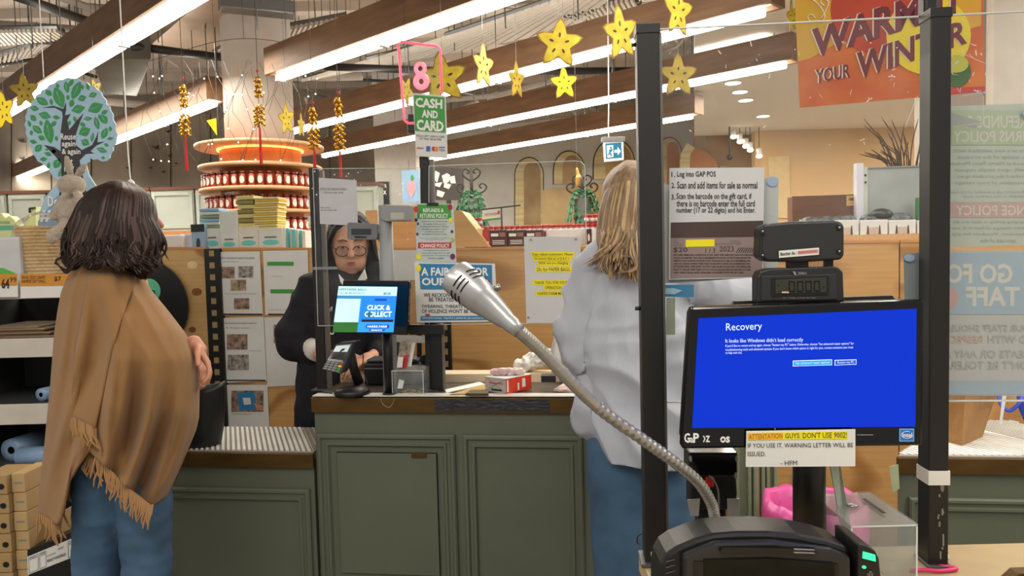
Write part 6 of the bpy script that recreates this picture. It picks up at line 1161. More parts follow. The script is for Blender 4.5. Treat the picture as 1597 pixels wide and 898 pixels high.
# gold firecracker hangings with red tassels
GOLD = mat('gold_foil', 'c9962c', .22, .9, var=.25, scale=50); TAS = mat('red_tassel', 'b01a20', .7, var=.15, scale=40)
for x, yt, y2, y3, yg, yr, d, lb in [(289, 130, 165, 178, 212, 266, 4.9, 'left of the column'), (405, 118, 150, 165, 196, 256, 4.7, 'in front of the column'), (490, 168, 192, 200, 232, 262, 4.6, 'left one of the pair right of the column'), (530, 152, 180, 194, 233, 276, 4.5, 'right one of the pair right of the column')]:
    b = WF.L(x, yg, d); t = Th('firecracker_hanging', f'gold foil firecracker string with red tassel, {lb}', 'hanging decoration', WF, b, 'gold firecracker strings'); Z = lambda y: WF.L(x, y, d).z-b.z; mb = MB(); rnd = random.Random(x)
    for za, zb_, n, dn in ((Z(yt), Z(y2), 4, 0), (Z(y3), Z(yg), 7, 1)):
        for i in range(n):
            z = zb_+(za-zb_)*(i+.2)/n
            for k_ in range(3):
                an = k_*2.1+i*1.1; tilt = -.9 if dn else -2.5; v = Vector((math.cos(an), math.sin(an), tilt)).normalized(); p = Vector((.008*math.cos(an), .008*math.sin(an), z+.02)); mb.cyl(p, p+v*.036, .0065, .0085, 8)
    mb.build('firecrackers', GOLD, t, kind='stuff'); mb = MB(); tz = Z(yr)
    for k_ in range(10): an = k_*.63; mb.cyl((.003*math.cos(an), .003*math.sin(an), -.01), (.008*math.cos(an), .008*math.sin(an), tz), .003, n=4)
    mb.build('tassel', TAS, t, kind='stuff'); MB().ball((0, 0, Z(yt)+.03), .010, 8).build('red_bead', TAS, t); MB().cyl((0, 0, -.02), (0, 0, CEILZ-b.z), .002, n=4).build('string', mat('dark_wire', '3a3632', .6), t)
# exit sign
t = Th('exit_sign', 'blue and white running man exit sign with right arrow, hanging on a cord', 'exit sign', WF, WF.L(957, 252, 4.6)); C = [t.L(x, y) for x, y in ((941, 221), (972, 218), (973, 249), (943, 252))]; MB().prism([(c.x, c.z) for c in C], 0, .03).build('box', mat('lit_white_box', 'dfe6e8', .4, emis=.5), t, bevel=.003)
EB = mat('exit_blue', '1f7aa0', .4, emis=.12); quad(t, [(944, 224), (969, 222), (970, 246), (945, 248)], EB, 'blue_panel', .001, .001); quad(t, [(946, 227), (956, 226.5), (956.5, 245), (947, 246)], mat('exit_white', 'e4f0f2', .4, emis=.4), 'door_symbol', .0035, .001)
EW = mat('exit_white', 'e4f0f2', .4, emis=.4); quad(t, [(958, 234), (963, 233.6), (963, 229), (968, 236), (963.4, 242), (963.4, 238), (958, 238.4)], EW, 'arrow', .0035, .001); quad(t, [(951, 229), (954, 229), (954, 232), (951, 232)], EB, 'man_head', .006, .001); quad(t, [(949, 234), (955, 232), (955, 235), (952, 238), (955, 244), (953, 244), (950, 240), (948, 243), (947, 242), (950, 237)], EB, 'running_man', .006, .001)
MB().tube(spline([t.L(955, 219), t.L(949, 208), t.L(949, 120), Vector((t.L(949, 0).x, 0, CEILZ-t.b.z))]), .004, 6).build('cord', WHI, t); MB().box(C[0].x-.01, C[1].x+.01, -.01, .04, C[1].z-.012, C[1].z+.02).build('top_housing', GREY, t, bevel=.004)
# ---------------------------------------------------------------- shelf behind the divider and its goods
SZ = CF.L(600, 386, DD).z-.01
zs = []
def shelf(xa, xb, lb, sz):
    A = CF.L(xa, 386, DD); B = CF.L(xb, 386, DD); t = Th('display_shelf', lb, 'shelf', CF, (A.x, DD+.035, 0)); L = B.x-A.x; MB().box(0, L, 0, .5, sz-.03, sz).build('top_board', mat('shelf_birch', 'c9a070', .5), t); MB().box(0, .03, 0, .5, 0, sz-.03).build('side_board', PLY, t); MB().box(L-.03, L, 0, .5, 0, sz-.03).build('side_board', PLY, t)
shelf(200, 520, 'long birch shelf behind the left plywood sheets carrying bags and pouches', SZ); shelf(724, 1187, 'birch shelf behind the middle plywood sheet carrying chocolate boxes', SZ); shelf(1192, 1700, 'birch shelf behind the right plywood sheets carrying white card holders', SZ+.012)
TEAL = mat('teal_print', '66bfb8', .5); CREAM = mat('cream_card', 'd9d4c4', .6); 
def goods(name, label, cat, q, m_, d=.06, dep=.06, grp=None, base=None, bevel=.002):
    dd = DD+d; A = CF.L(q[0], 380, dd); B = CF.L(q[2], 380, dd); zb = SZ if base is None else base; T = CF.L(q[0], q[1], dd).z; t = Th(name, label, cat, CF, ((A.x+B.x)/2, dd, zb), grp); hw = (B.x-A.x)/2; t.w = hw; t.h = T-zb; MB().box(-hw, hw, 0, dep, 0, t.h).build('box' if cat == 'box' else 'pack', m_, t, bevel=bevel); return t
def mark(t, u0, v0, u1, v1, m_, nm='print', oval=False, off=.002):
    w, h = t.w, t.h; X = lambda u: -w+2*w*u; Z = lambda v: h*v
    o = [(X((u0+u1)/2)+w*(u1-u0)*math.cos(a), Z((v0+v1)/2)+h*(v1-v0)/2*math.sin(a)) for a in [2*PI*k_/16 for k_ in range(16)]] if oval else [(X(u0), Z(v0)), (X(u1), Z(v0)), (X(u1), Z(v1)), (X(u0), Z(v1))]
    MB().prism(o, -off, -off+.001).build(nm, m_, t)
goods('folded_shirt', 'folded white shirt with purple trim beside the customer’s face', 'folded cloth', (246, 367, 283, 386), mat('white_cotton', 'd8d6d8', .8), bevel=.008); t = goods('folded_shirt', 'folded pale lilac shirt next to the black and blue packet', 'folded cloth', (279, 365, 300, 386), mat('lilac_cotton', 'c6c6dc', .8), d=.1, bevel=.008)
t = goods('coffee_packet', 'black and pale blue packet standing on the shelf above the perforated rail', 'packet', (299, 350, 320, 386), mat('packet_blue', '8fa8be', .4), d=.04, dep=.03); mark(t, 0, .75, 1, 1, BLACK); mark(t, .35, .15, .65, .55, mat('packet_navy', '23324c', .4), oval=True)
BX = mat('white_cloth_card', 'd4d6d0', .6)
for (x0, y0, x1, y1), lb, d in [((319, 357, 344, 386), 'short white pack with teal oval left of the tall tote', .06), ((344, 330, 371, 386), 'tall white tote bag with teal oval label', .045), ((372, 354, 404, 386), 'cream bag with teal oval label under the yellow bundle', .05), ((404, 356, 441, 386), 'wide white pack with teal oval label under the yellow bundle', .045)]:
    t = goods('cotton_bag_pack', lb, 'bag pack', (x0, y0, x1, y1), BX if x0 != 372 else CREAM, d=d, dep=.04); w_ = 22/(y1-y0+0.); mark(t, .15, .42*w_, .85, .72*w_, TEAL, 'teal_oval', True); mark(t, .25, .82*w_, .75, .9*w_, GREYINK, 'print'); mark(t, .3, .2*w_, .7, .27*w_, GREYINK, 'print')
for i in range(7):
    x = 440+i*5.2; t = goods('upright_bag_pack', f'slim {"teal" if i % 2 else "white"} pack standing upright, number {["one", "two", "three", "four", "five", "six", "seven"][i]} right of the wide teal oval pack', 'bag pack', (x, 355+i*.8, x+5.4, 386), TEAL if i % 2 else BX, d=.05+.01*(i % 3), dep=.1, grp='upright packs right of the wide teal oval pack')
def stack(x0, x1, yt, yb, n, ms, name, lb, grp, d, dep, skew=0):
    A = CF.L(x0, yb, DD+d); B = CF.L(x1, yb, DD+d); zt = CF.L(x0, yt, DD+d).z; zb = A.z
    for i in range(n):
        h = (zt-zb)/n; r = random.Random(i*7+int(x0)); t = Th(name, lb(i), 'folded cloth', CF, ((A.x+B.x)/2+skew*i+r.uniform(-.004, .004), DD+d, zb+h*i), grp); hw = (B.x-A.x)/2; m_ = ms[i % len(ms)]
        MB().tube([(-hw, dep/2, h*.5), (-hw*.9, dep/2, h*.5), (hw*.9, dep/2, h*.5), (hw, dep/2, h*.5)], [h*.3, h*.52, h*.52, h*.3], 8).build('fold', m_, t); MB().box(-hw, hw, 0, dep, h*.06, h*.94).build('cloth', m_, t, bevel=min(.003, h*.3))
o7 = ['lowest', 'second', 'third', 'fourth', 'fifth', 'sixth', 'seventh', 'eighth', 'ninth', 'tenth', 'eleventh', 'twelfth', 'thirteenth', 'topmost']
stack(312, 343, 325, 357, 6, [mat('stripe_green', '8c9878', .8), mat('stripe_white', 'ccd2d6', .8), mat('stripe_blue', '8fb4d0', .8)], 'folded_tea_towel', lambda i: f'{o7[i]} folded striped tea towel of the stack left of the tall tote', 'striped tea towels left of the tall tote', .09, .10)
stack(370, 398, 305, 355, 7, [mat('wrap_cream', 'cfc37a', .8), mat('wrap_olive', '8e8550', .8)], 'folded_wrap', lambda i: f'{o7[i]} folded cream and olive cloth of the tall bundle’s left half', 'cream cloths of the tall bundle', .06, .1)
stack(394, 432, 308, 357, 14, [mat('wrap_yellow', 'd8b64c', .8), mat('wrap_pale', 'dccf98', .8)], 'folded_napkin', lambda i: f'{o7[i]} thin folded yellow napkin of the bundle’s right half', 'yellow napkins of the bundle', .055, .1, .001)
# middle goods
CH = mat('chocolate_brown', '4a2822', .5)
for x0, lb in ((764, 'left'), (792, 'middle'), (820, 'right, partly behind the paper bag notice')):
    t = goods('chocolate_box', f'dark brown printed box on the middle shelf, {lb}', 'box', (x0, 359, x0+27, 386), CH, grp='dark brown boxes on the middle shelf'); mark(t, .08, .62, .5, .8, WHI); mark(t, .56, .6, .9, .85, mat('pinkish_print', '9a6a62', .6)); 
    for v in (.15, .25, .35): mark(t, .15, v, .85, v+.04, WHI)
for (x0, y0, x1, y1), m_, lb, mk in [((729, 356, 743, 386), mat('pack_blue', '4a68a4', .5), 'small blue and cream packet on the middle shelf beside the sloping bracket', YEL), ((743, 356, 753, 386), mat('pack_cream', 'd8cc98', .5), 'narrow cream and yellow packet right of the blue one', RED), ((753, 357, 764, 386), mat('pack_red', 'a82c34', .5), 'narrow red packet left of the brown boxes', WHI)]:
    t = goods('snack_packet', lb, 'packet', (x0, y0, x1, y1), m_, dep=.05); mark(t, .15, .1, .85, .3, mk); mark(t, .2, .5, .8, .9, CREAM if mk != WHI else RED, oval=True)
JR = mat('sauce_red', 'a5382c', .3, var=.15, scale=40); JG = mat('sauce_label', 'b8bcc8', .5)
j1 = None
zz2 = CF.L(800, 352, DD+.32).z
tt = Th('jar_riser', 'low riser board behind the brown boxes carrying a row of red lidded jars', 'shelf', CF, (CF.L(725, 380, DD+.28).x, DD+.28, SZ)); LR = CF.L(940, 380, DD+.28).x-CF.L(725, 380, DD+.28).x; MB().box(0, LR, 0, .12, 0, zz2-SZ-.045).build('board', CH, tt)
for i in range(25):
    x = 733+i*8.3; tall = x < 750 or x > 908; loc = CF.L(x, 370, DD+.32)
    if j1 is None:
        jt = Th('sauce_jar', 'small red jar', 'jar', CF, (loc.x, DD+.32, zz2-.045), 'red lidded jars behind the brown boxes'); MB().lathe([(.001, 0), (.0125, .001), (.0125, .034)], n=12).build('glass', JR, jt); MB().lathe([(.0128, .01), (.0128, .026)], n=12).build('label', JG, jt); MB().lathe([(.013, .034), (.013, .044), (.011, .045)], n=12).build('lid', mat('lid_red', 'b83026', .4), jt); j1 = jt.o; o = j1
    else: o = dup(j1); o.location = CF.W((loc.x, DD+.32, zz2-.045))
    if tall: o2 = dup(j1); o2.location = o.location+Vector((0, 0, .0455)); o2['label'] = (f'red lidded jar of the upper layer left of the framed sign, {ORD[i]} from left' if x < 760 else f'red lidded jar of the upper layer beside the shopper’s hair, {ORD[i-22]} from left'); o2['group'] = 'upper red jars left of the framed sign' if x < 760 else 'upper red jars beside the shopper’s hair'
    o['label'] = f'red lidded jar, {ORD[i]} from left in the row behind the brown boxes'; o['group'] = 'red lidded jars behind the brown boxes'
t = goods('white_board', 'white card panel behind the top of the paper bag notice', 'board', (852, 358, 913, 386), WHITE, d=.10, dep=.01); t = goods('white_board', 'small white card panel beside the shopper’s hair', 'board', (923, 357, 936, 386), WHITE, d=.05, dep=.01); t = goods('dark_packet', 'dark packet with a white figure between the two white card panels', 'packet', (914, 357, 923, 386), mat('packet_maroon', '4a2228', .5), d=.05, dep=.04); mark(t, .3, .2, .7, .7, CREAM, oval=True)
# framed sign on a thin rail
t = Th('rail_sign', 'thin black rail frame with a small white sign and red drop above the brown boxes', 'sign', CF, CF.L(782, 386, DD+.22)); z0_ = SZ-t.b.z
MB().tube([t.L(749, 327), t.L(812, 320)], .004, 6).build('rail', BLKMET, t); a = t.L(782, 324); MB().cyl(a, (a.x, 0, z0_), .004, n=6).build('rail_leg', BLKMET, t); poly(t, [(752, 328), (781, 325), (781, 339), (752, 342)], WHITE, 'sign_board', .0, .004); poly(t, [(752, 342), (781, 339), (781, 342), (752, 345)], GREEN, 'green_edge', .0, .004); text(t, 'METHVEN', [(756, 333), (776, 331), (776, 335), (756, 338)], GREYINK, .001); quad(t, circ(778, 331, 2, 3, 8), RED, 'red_drop', .001)
# right goods
SZR = SZ+.012
for x0, x1, lb in ((1300, 1340, 'partly behind the upper weight display'), (1341, 1385, 'in the middle'), (1386, 1429, 'left of the taped post'), (1430, 1472, 'behind the taped post')):
    t = goods('card_holder', f'white card holder tray with two dark slots, {lb}', 'holder', (x0+.6, 343.5, x1-.6, 374), WHITE, d=.05, dep=.08, grp='white card holder trays on the right shelf', base=SZR)
    for u in (.27, .7): MB().prism([(-t.w+2*t.w*u-.004, 0.002), (-t.w+2*t.w*u+.006, 0.002), (-t.w+2*t.w*u+.003, t.h*.62), (-t.w+2*t.w*u-.001, t.h*.62)], -.0015, .0).build('slot', mat('slot_brown', '4a3a30', .6), t)
    MB().box(-t.w*.4, t.w*.35, -.0012, 0, .003, t.h*.5).build('card', mat('card_pinkish', 'c9b2a4', .6), t)
DBAG = mat('black_bag_film', '2a2b2e', .35, var=.5, scale=30, col2='6a6c70', bump=.3, bs=60)
for x0, x1, yt, d, lb in ((1250, 1345, 338, .17, 'flat black bags piled left of the grey cabinet'), (1345, 1432, 333, .17, 'flat black bags piled in front of the grey cabinet')):
    A = CF.L(x0, 350, DD+d); B = CF.L(x1, 350, DD+d); T = CF.L(x0, yt, DD+d).z; t = Th('bag_pile', lb, 'bags', CF, ((A.x+B.x)/2, DD+d, SZR)); hw = (B.x-A.x)/2; h = T-SZR
    organic('film', [((-hw+h/2, .05, h/2), h/2, (hw-h/2, .05, h/2), h/2), ((-hw+h/2, .08, h*.4), h*.4, (hw-h/2, .02, h*.4), h*.4)], .006, DBAG, t, 1, fold(.008, (30, 30, 50)))
t = Th('black_cap', 'domed black object on the bag pile before the grey cabinet', 'cap', CF, CF.L(1381, 333, DD+.16)); MB().ball((0, .05, -.005), (.05, .045, .032), 16).build('crown', BLACK, t)
t = goods('timber_box', 'dark brown timber box with a small printed end label behind the black bags', 'box', (1236, 306, 1340, 386), mat('dark_walnut', '5f3a22', .5, var=.25, scale=7, stretch=(.5, 2, 5)), d=.32, dep=.1, base=SZR); mark(t, .81, .72, 1.0, .97, mat('label_tan', 'b89058', .6), 'end_label'); mark(t, .84, .85, .95, .92, INK)
MB().box(-t.w*.8, t.w*.0, -.02, 0, t.h*.36, t.h*.42).build('cream_ledge', CREAM, t)
t = goods('metal_cabinet', 'grey metal cabinet side with white upright frame behind the right shelf', 'cabinet', (1352, 261, 1470, 386), mat('galvanised_sheet', '9aa09f', .5, .3, var=.12, scale=6), d=.29, dep=.2, base=SZR); 
MB().box(-t.w-.05, -t.w-.02, -.015, .03, 0, t.h+.02).build('white_upright', mat('lilac_white', 'c9c8d4', .5), t); MB().box(-t.w-.02, -t.w, -.01, .03, 0, t.h).build('inner_upright', mat('pale_green_upright', 'b4bcae', .5), t); mb = MB()
for z in (.05, .3, .34): mb.ball((-t.w-.01, -.012, t.h*z*2.6), .005, 8)
mb.build('bolt', BLACK, t, kind='stuff'); MB().box(-t.w, t.w, -.006, .2, t.h-.006, t.h).build('top_flange', GREY, t)
t = goods('green_packet', 'white and green packet left of the taped post', 'packet', (1431, 308, 1446, 345), mat('packet_green', '3a7a4a', .5), d=.2, dep=.03, base=SZR)
t = Th('dried_reeds', 'dry brown twigs in a pot rising behind the grey metal cabinet', 'plant', CF, (CF.L(1415, 290, DD+.74).x, DD+.74, 0)); mb = MB(); rnd = random.Random(4); top = t.L(1400, 265).z
for i in range(34):
    x = rnd.uniform(-.12, .1); e = x*1.6+rnd.uniform(-.06, .03); h = rnd.uniform(.05, .28); mb.tube(spline([(x*.3, 0, top-.15), (x*.8, rnd.uniform(-.04, .04), top+h*.4), (e, rnd.uniform(-.06, .06), top+h)], 4), [.003]*8+[.001], 4)
mb.build('twigs', mat('dry_twig', '5a4434', .8), t, kind='stuff'); MB().lathe([(.09, 0), (.11, .02), (.13, top-.1), (.12, top-.1), (.10, .04)], n=24).build('tall_pot', mat('clay_pot', '6a5a4c', .7), t)
# ferns with scroll candelabra
LEAF = mat('fern_green', '2f6a42', .5, var=.3, scale=20); IRON = mat('wrought_iron', '2a2420', .5)
for px, pyb, pyt, d, sc_, lb in ((737, 350, 262, 5.2, 1.0, 'behind the sloping plywood bracket'), (909, 352, 272, 5.0, .95, 'left of the shopper’s hair')):
    base = WF.L(px, pyb, d); t = Th('fern_candelabra', f'drooping green fern below a black scroll candelabra, {lb}', 'plant', WF, (base.x, d, 0), 'ferns with scroll candelabra'); zt = WF.L(px, pyt, d).z; zm = WF.L(px, 303, d).z
    MB().lathe([(.12, 0), (.10, .03), (.03, .06), (.03, zm-.3), (.05, zm-.24), (.06, zm-.03), (.05, zm-.03)], n=24).build('pedestal_pot', mat('dark_pot', '3a3430', .6), t); mb = MB(); mb.cyl((0, 0, zm-.05), (0, 0, zt), .012, n=8)
    for s_ in (-1, 1):
        for z1, w_ in ((zt-.03, .035), (zm+.05, .075)):
            sp_ = [Vector((s_*(w_+.035*math.cos(a)), 0, z1+.035*math.sin(a))) for a in [PI+1.5*PI*k_/10*-s_*s_ for k_ in range(11)]]; mb.tube(spline([(0, 0, z1-.07), (s_*w_*.4, 0, z1-.055), (s_*(w_+.018), 0, z1-.025), (s_*(w_+.028), 0, z1+.008), (s_*w_, 0, z1+.026), (s_*(w_-.02), 0, z1+.006), (s_*(w_-.004), 0, z1-.008)], 4), .007, 6)
    mb.build('iron_scrolls', IRON, t); rnd = random.Random(int(px))
    for i in range(18):
        an = 2*PI*i/18+rnd.uniform(-.2, .2); L = rnd.uniform(.08, .16); dr = rnd.uniform(.12, .30); mb = MB(); n = 9
        pts = [Vector((math.cos(an)*L*k_/n, math.sin(an)*L*.6*k_/n, zm-.01+.07*math.sin(PI*k_/n)-dr*(k_/n)**2)) for k_ in range(n+1)]; mb.tube(pts, .003, 4)
        for k_ in range(1, n+1):
            for s_ in (-1, 1):
                p = pts[k_]; dv_ = Vector((-math.sin(an)*s_, math.cos(an)*s_, -.4))*.045*(1.15-k_/n*.5); f_ = (pts[k_]-pts[k_-1])*.5; mb.add([p, p+dv_*.5+f_, p+dv_, p+dv_*.5-f_*.6], [(0, 1, 2, 3)])
        mb.build('frond', LEAF, t, fix=False)
t = Th('golden_pear_ornament', 'golden curved ornament glinting above the right fern candelabra', 'ornament', WF, WF.L(900, 282, 4.95)); organic('ornament', [((0, 0, -.03), .012, (.01, 0, .02), .02), ((.01, 0, .02), .016, (.0, 0, .08), .008)], .004, mat('gold_lit', 'e0b060', .3, .7), t, 1); MB().cyl((0, 0, .08), (0, 0, CEILZ-t.b.z), .0012, n=4).build('string', DSTEEL, t)
# boards near the neon sign's post
t = Th('menu_board', 'small dark board with faded lettering on the distant white column', 'board', WF, WF.L(597, 318, 9.97)); C = [t.L(x, y) for x, y in ((588, 283), (606, 283), (607, 318), (589, 318))]; MB().prism([(c.x, c.z) for c in C], 0, .03).build('board', BLACK, t); text(t, 'OUR', (591, 287, 603, 293), WHI, .003, .02); text(t, 'PICK', (591, 297, 603, 303), WHI, .003, .02)
t = Th('fruit_artwork', 'pale blue hanging panel with a pink fruit drawing left of the neon sign’s post', 'artwork', WF, WF.L(640, 318, 6.0)); C = [t.L(x, y) for x, y in ((626, 266), (653, 264), (655, 314), (628, 316))]; MB().prism([(c.x, c.z) for c in C], 0, .01).build('panel', mat('pale_blue_panel', '8fb4d8', .5), t); quad(t, [(636, 284), (641, 281), (647, 284), (649, 292), (645, 303), (641, 309), (637, 302), (634, 292)], mat('print_pinkish', 'd8a0a8', .5), 'fruit_print', .003, .002); quad(t, [(641, 274), (644, 272), (646, 279), (641, 283)], GREEN, 'leaf_print', .003, .002); MB().cyl((C[0].x+.06, .005, C[0].z), (C[0].x+.06, .005, CEILZ-t.b.z), .0015, n=4).build('string', DSTEEL, t)
t = Th('notice_board', 'dark pinboard with white paper scraps left of the first fern', 'board', WF, WF.L(700, 320, 6.5)); poly(t, [(672, 262), (722, 262), (724, 312), (674, 312)], mat('dark_board', '3f3733', .7), 'board', 0, .02); 
for i, q_ in enumerate([[(679, 266), (686, 270), (682, 285), (677, 280)], [(689, 274), (697, 270), (702, 273), (700, 284), (692, 286)], [(700, 276), (709, 274), (711, 286), (703, 286)], [(678, 286), (690, 284), (686, 292), (679, 290)], [(682, 296), (694, 300), (690, 308), (681, 305)], [(718-25, 284), (704, 288), (700, 295), (692, 292)]]): quad(t, q_, WHITE, 'paper_scrap', .003, .002)
MB().box(-.02, .02, .0, .02, -t.b.z, t.L(700, 312).z).build('board_post', BLKMET, t)
# ---------------------------------------------------------------- instruction pages on the plywood
PH = [mat('photo_a', '6a5048', .5, var=.6, scale=40, col2='b89a88'), mat('photo_b', '58504c', .5, var=.6, scale=50, col2='c4bcb0'), mat('photo_c', '7a6450', .5, var=.5, scale=45, col2='c8b090')]
def page(q, label, photos, greens=(), rows=(), d=DD-.006, bar=None):
    t = sheet('instruction_page', label, CF, d, q, WHITE, 'notice', 'instruction pages on the plywood')
    for i, p in enumerate(photos): quad(t, p, PH[i % 3], 'photo', .0004)
    for p in greens: quad(t, p, GREEN, 'green_bar', .0008)
    for s_, p in rows: text(t, s_, p, GREYINK, .0004)
    if bar: quad(t, bar, INK, 'footer_bar', .0004)
    return t
page([(337, 393), (405, 392), (410, 490), (341, 492)], 'top left instruction page with four small photos', [(343, 416, 366, 434), (372, 415, 395, 433), (360, 436, 384, 453), (365, 465, 389, 482)], rows=[('HOW TO PROCESS GIFT CARDS AT THE REGISTER', (345, 401, 397, 404)), ('1. Log into the register and then select tender', (347, 407, 372, 409)), ('2. Scan the barcode on the back of the gift card', (350, 457, 400, 459))], bar=(343, 489, 409, 491))
page([(342, 496), (411, 494), (416, 594), (347, 597)], 'middle left instruction page with two photos, below the four-photo page', [(354, 521, 386, 545), (355, 553, 388, 577)], rows=[('3. Enter the amount to be charged to the gift card', (348, 502, 400, 506)), ('4. Press enter', (352, 510, 390, 512)), ('when finished print receipt', (388, 546, 408, 548))], bar=(349, 592, 414, 594))
t = page([(348, 600), (417, 600), (420, 668), (349, 668)], 'bottom left instruction page with one large tablet photo', [(361, 609, 411, 642)], rows=[('5. Touch the screen to confirm payment', (362, 644, 392, 647))]); quad(t, [(370, 612), (397, 611), (400, 638), (374, 640)], BLUE, 'photo_tablet', .0008); quad(t, [(379, 620), (391, 620), (392, 630), (381, 631)], WHITE, 'photo_screen', .0012); organic_ = quad(t, [(396, 628), (411, 632), (411, 640), (402, 638)], mat('photo_hand', 'c08a70', .5), 'photo_hand', .0012)
page([(410, 391), (480, 390), (482, 489), (414, 491)], 'upper instruction page with green headed screenshots behind the cashier’s shoulder', [], [(417, 408, 458, 414), (422, 451, 458, 457)], [('Gift card balance enquiry', (425, 430, 440, 432)), ('please keep the receipt', (420, 482, 450, 484))], bar=(418, 489, 470, 491))
t = page([(412, 495), (480, 494), (482, 600), (417, 603)], 'lower instruction page with a small screenshot behind the cashier’s arm', [(427, 506, 451, 535)], rows=[('Select continue then press', (430, 552, 452, 554))]); quad(t, (440, 515, 450, 530), BLUE, 'photo_detail', .0008)
page([(583, 390), (684, 390), (686, 436), (584, 438)], 'instruction page with green bars between the cashier and the rail', [], [(588, 404, 600, 410), (605, 398, 612, 408)], [])
t = Th('record_disc', 'large black disc with a mint green centre behind the customer’s elbow', 'disc', CF, CF.L(232, 545, DD-.03)); C0 = t.L(226, 477); R_ = .5*(t.L(293, 477).x-C0.x)*2
MB().prism([(C0.x+R_*math.cos(a), C0.z+R_*math.sin(a)) for a in [2*PI*k_/56 for k_ in range(56)]], 0, .008).build('disc', mat('disc_black', '17191c', .45), t, bevel=.001); MB().prism([(t.L(233, 453).x+R_*.26*math.cos(a), t.L(233, 453).z+R_*.26*math.sin(a)) for a in [2*PI*k_/32 for k_ in range(32)]], -.002, .0).build('label', mat('mint_label', '6fd4a6', .5), t); text(t, 'o', (237, 452, 243, 458), INK, .002, .02)
# ---------------------------------------------------------------- left shelving
GY = 2.85
GF_ = Fr((0, GY, 0), 0); DG = mat('shelf_charcoal', '3a3c3e', .6, var=.1); GW = mat('shelf_white_edge', 'c2bcb2', .5, var=.08, scale=8)
t = gon = Th('shelving_unit', 'charcoal shop shelving unit with white shelf edges behind the customer', 'shelving', GF_, (GF_.L(70, 460, 0).x, 0, 0)); XL = t.L(-90, 460).x; XR = t.L(128, 460).x
MB().box(XL, XR, .42, .45, 0, 1.30).build('back_panel', DG, t); MB().box(XR-.02, XR, .0, .42, 0, 1.30).build('side_panel', DG, t); MB().box(XL, XL+.02, .0, .42, 0, 1.30).build('side_panel', DG, t); MB().box((XL+XR)/2-.01, (XL+XR)/2+.01, .4, .42, 0, 1.28).build('rear_upright', BLKMET, t)
sz = {}
for k_, (y1, y2) in {'top': (441, 465), 'second': (528, 556), 'third': (630, 660), 'fourth': (729, 748)}.items():
    z1 = t.L(70, y1).z; z2 = t.L(70, y2).z; sz[k_] = z1; MB().box(XL, XR, .0, .42, z1-.02, z1).build('shelf', DG, t); MB().box(XL, XR, -.012, .0, z2, z1+.004).build('shelf_edge', GW, t, bevel=.002)
# price tickets
TO = mat('ticket_orange', 'c98a2a', .5, var=.05)
for q_, lb, tx in [([(-40, 427), (27, 428), (28, 463), (-40, 464)], 'orange price ticket cut by the left edge with large handwritten 64', [('64', (3, 434, 15, 450), .03), ('99', (16, 432, 26, 440), .0)]), ([(32, 428), (120, 428), (120, 463), (32, 465)], 'orange price ticket with two printed lines under the wicker basket', [('ROYAL TEDDY GIRAFFE', (35, 430, 71, 435), 0), ('HAMPER GIFT SMALL', (35, 436, 72, 441), 0), ('$7', (85, 431, 96, 439), .02)])]:
    tk = Th('price_ticket', lb, 'price ticket', GF_, GF_.L(sum(p[0] for p in q_)/4, 464, -.025), 'orange price tickets on the top shelf edge'); C = [tk.L(x, y) for x, y in q_]; MB().prism([(c.x, c.z) for c in C], 0, .002).build('card', WHITE, tk); quad(tk, [(q_[0][0], 427), (q_[1][0], 427), (q_[1][0], 445), (q_[0][0], 446)], TO, 'orange_band', .001, .0006)
    for s_, q2, b in tx: text(tk, s_, q2, INK, .002, b)
# tree sign
t = Th('tree_sign', 'pale blue tree shaped sign with green leaves and Reuse again & again lettering', 'sign', GF_, (GF_.L(95, 430, .2).x, .2, sz['top'])); PB_ = mat('sign_pale_blue', 'a9cbe2', .5, var=.03); SG = mat('sign_leaf_green', '2e9a4c', .5, var=.08); TR = mat('sign_trunk', '2e2a30', .5)
D_ = .2
outl = []
key = [(112, 122), (128, 127), (140, 133), (152, 140), (160, 150), (166, 162), (172, 172), (176, 186), (180, 202), (181, 216), (176, 228), (172, 240), (166, 251), (152, 248), (140, 246), (134, 256), (138, 272), (148, 288), (160, 302), (160, 440), (60, 440), (62, 330), (70, 308), (80, 296), (90, 286), (91, 280), (82, 276), (76, 264), (64, 254), (56, 246), (50, 232), (44, 216), (40, 200), (40, 188), (42, 176), (48, 164), (54, 154), (62, 146), (72, 138), (84, 130), (98, 124)]
for i, (x, y) in enumerate(key): outl.append((x, y)); 
sm = []
for i in range(len(key)):
    a = key[i]; b = key[(i+1) % len(key)]; sm.append(a)
    if max(a[1], b[1]) < 262: dx, dy = b[0]-a[0], b[1]-a[1]; L_ = math.hypot(dx, dy); sm.append(((a[0]+b[0])/2+dy/L_*2.2, (a[1]+b[1])/2-dx/L_*2.2))
poly(t, sm, PB_, 'board', 0, .008, d=D_); poly(t, [(60, 345), (90, 305), (128, 305), (160, 345), (160, 430), (60, 430)], mat('sign_base_blue', '7fa6cc', .5), 'lower_board', -.003, .0, d=D_)
poly(t, [(90, 320), (96, 280), (96, 255), (86, 243), (69, 226), (84, 229), (95, 236), (95, 205), (98, 182), (97, 174), (86, 168), (66, 168), (84, 165), (99, 170), (103, 160), (103, 172), (101, 180), (110, 178), (105, 187), (108, 203), (120, 188), (130, 177), (124, 192), (118, 210), (118, 226), (128, 234), (144, 226), (151, 212), (153, 205), (152, 222), (163, 221), (150, 227), (141, 236), (147, 239), (134, 240), (124, 250), (132, 290), (138, 312)], TR, 'trunk_print', -.0015, 0, d=D_)
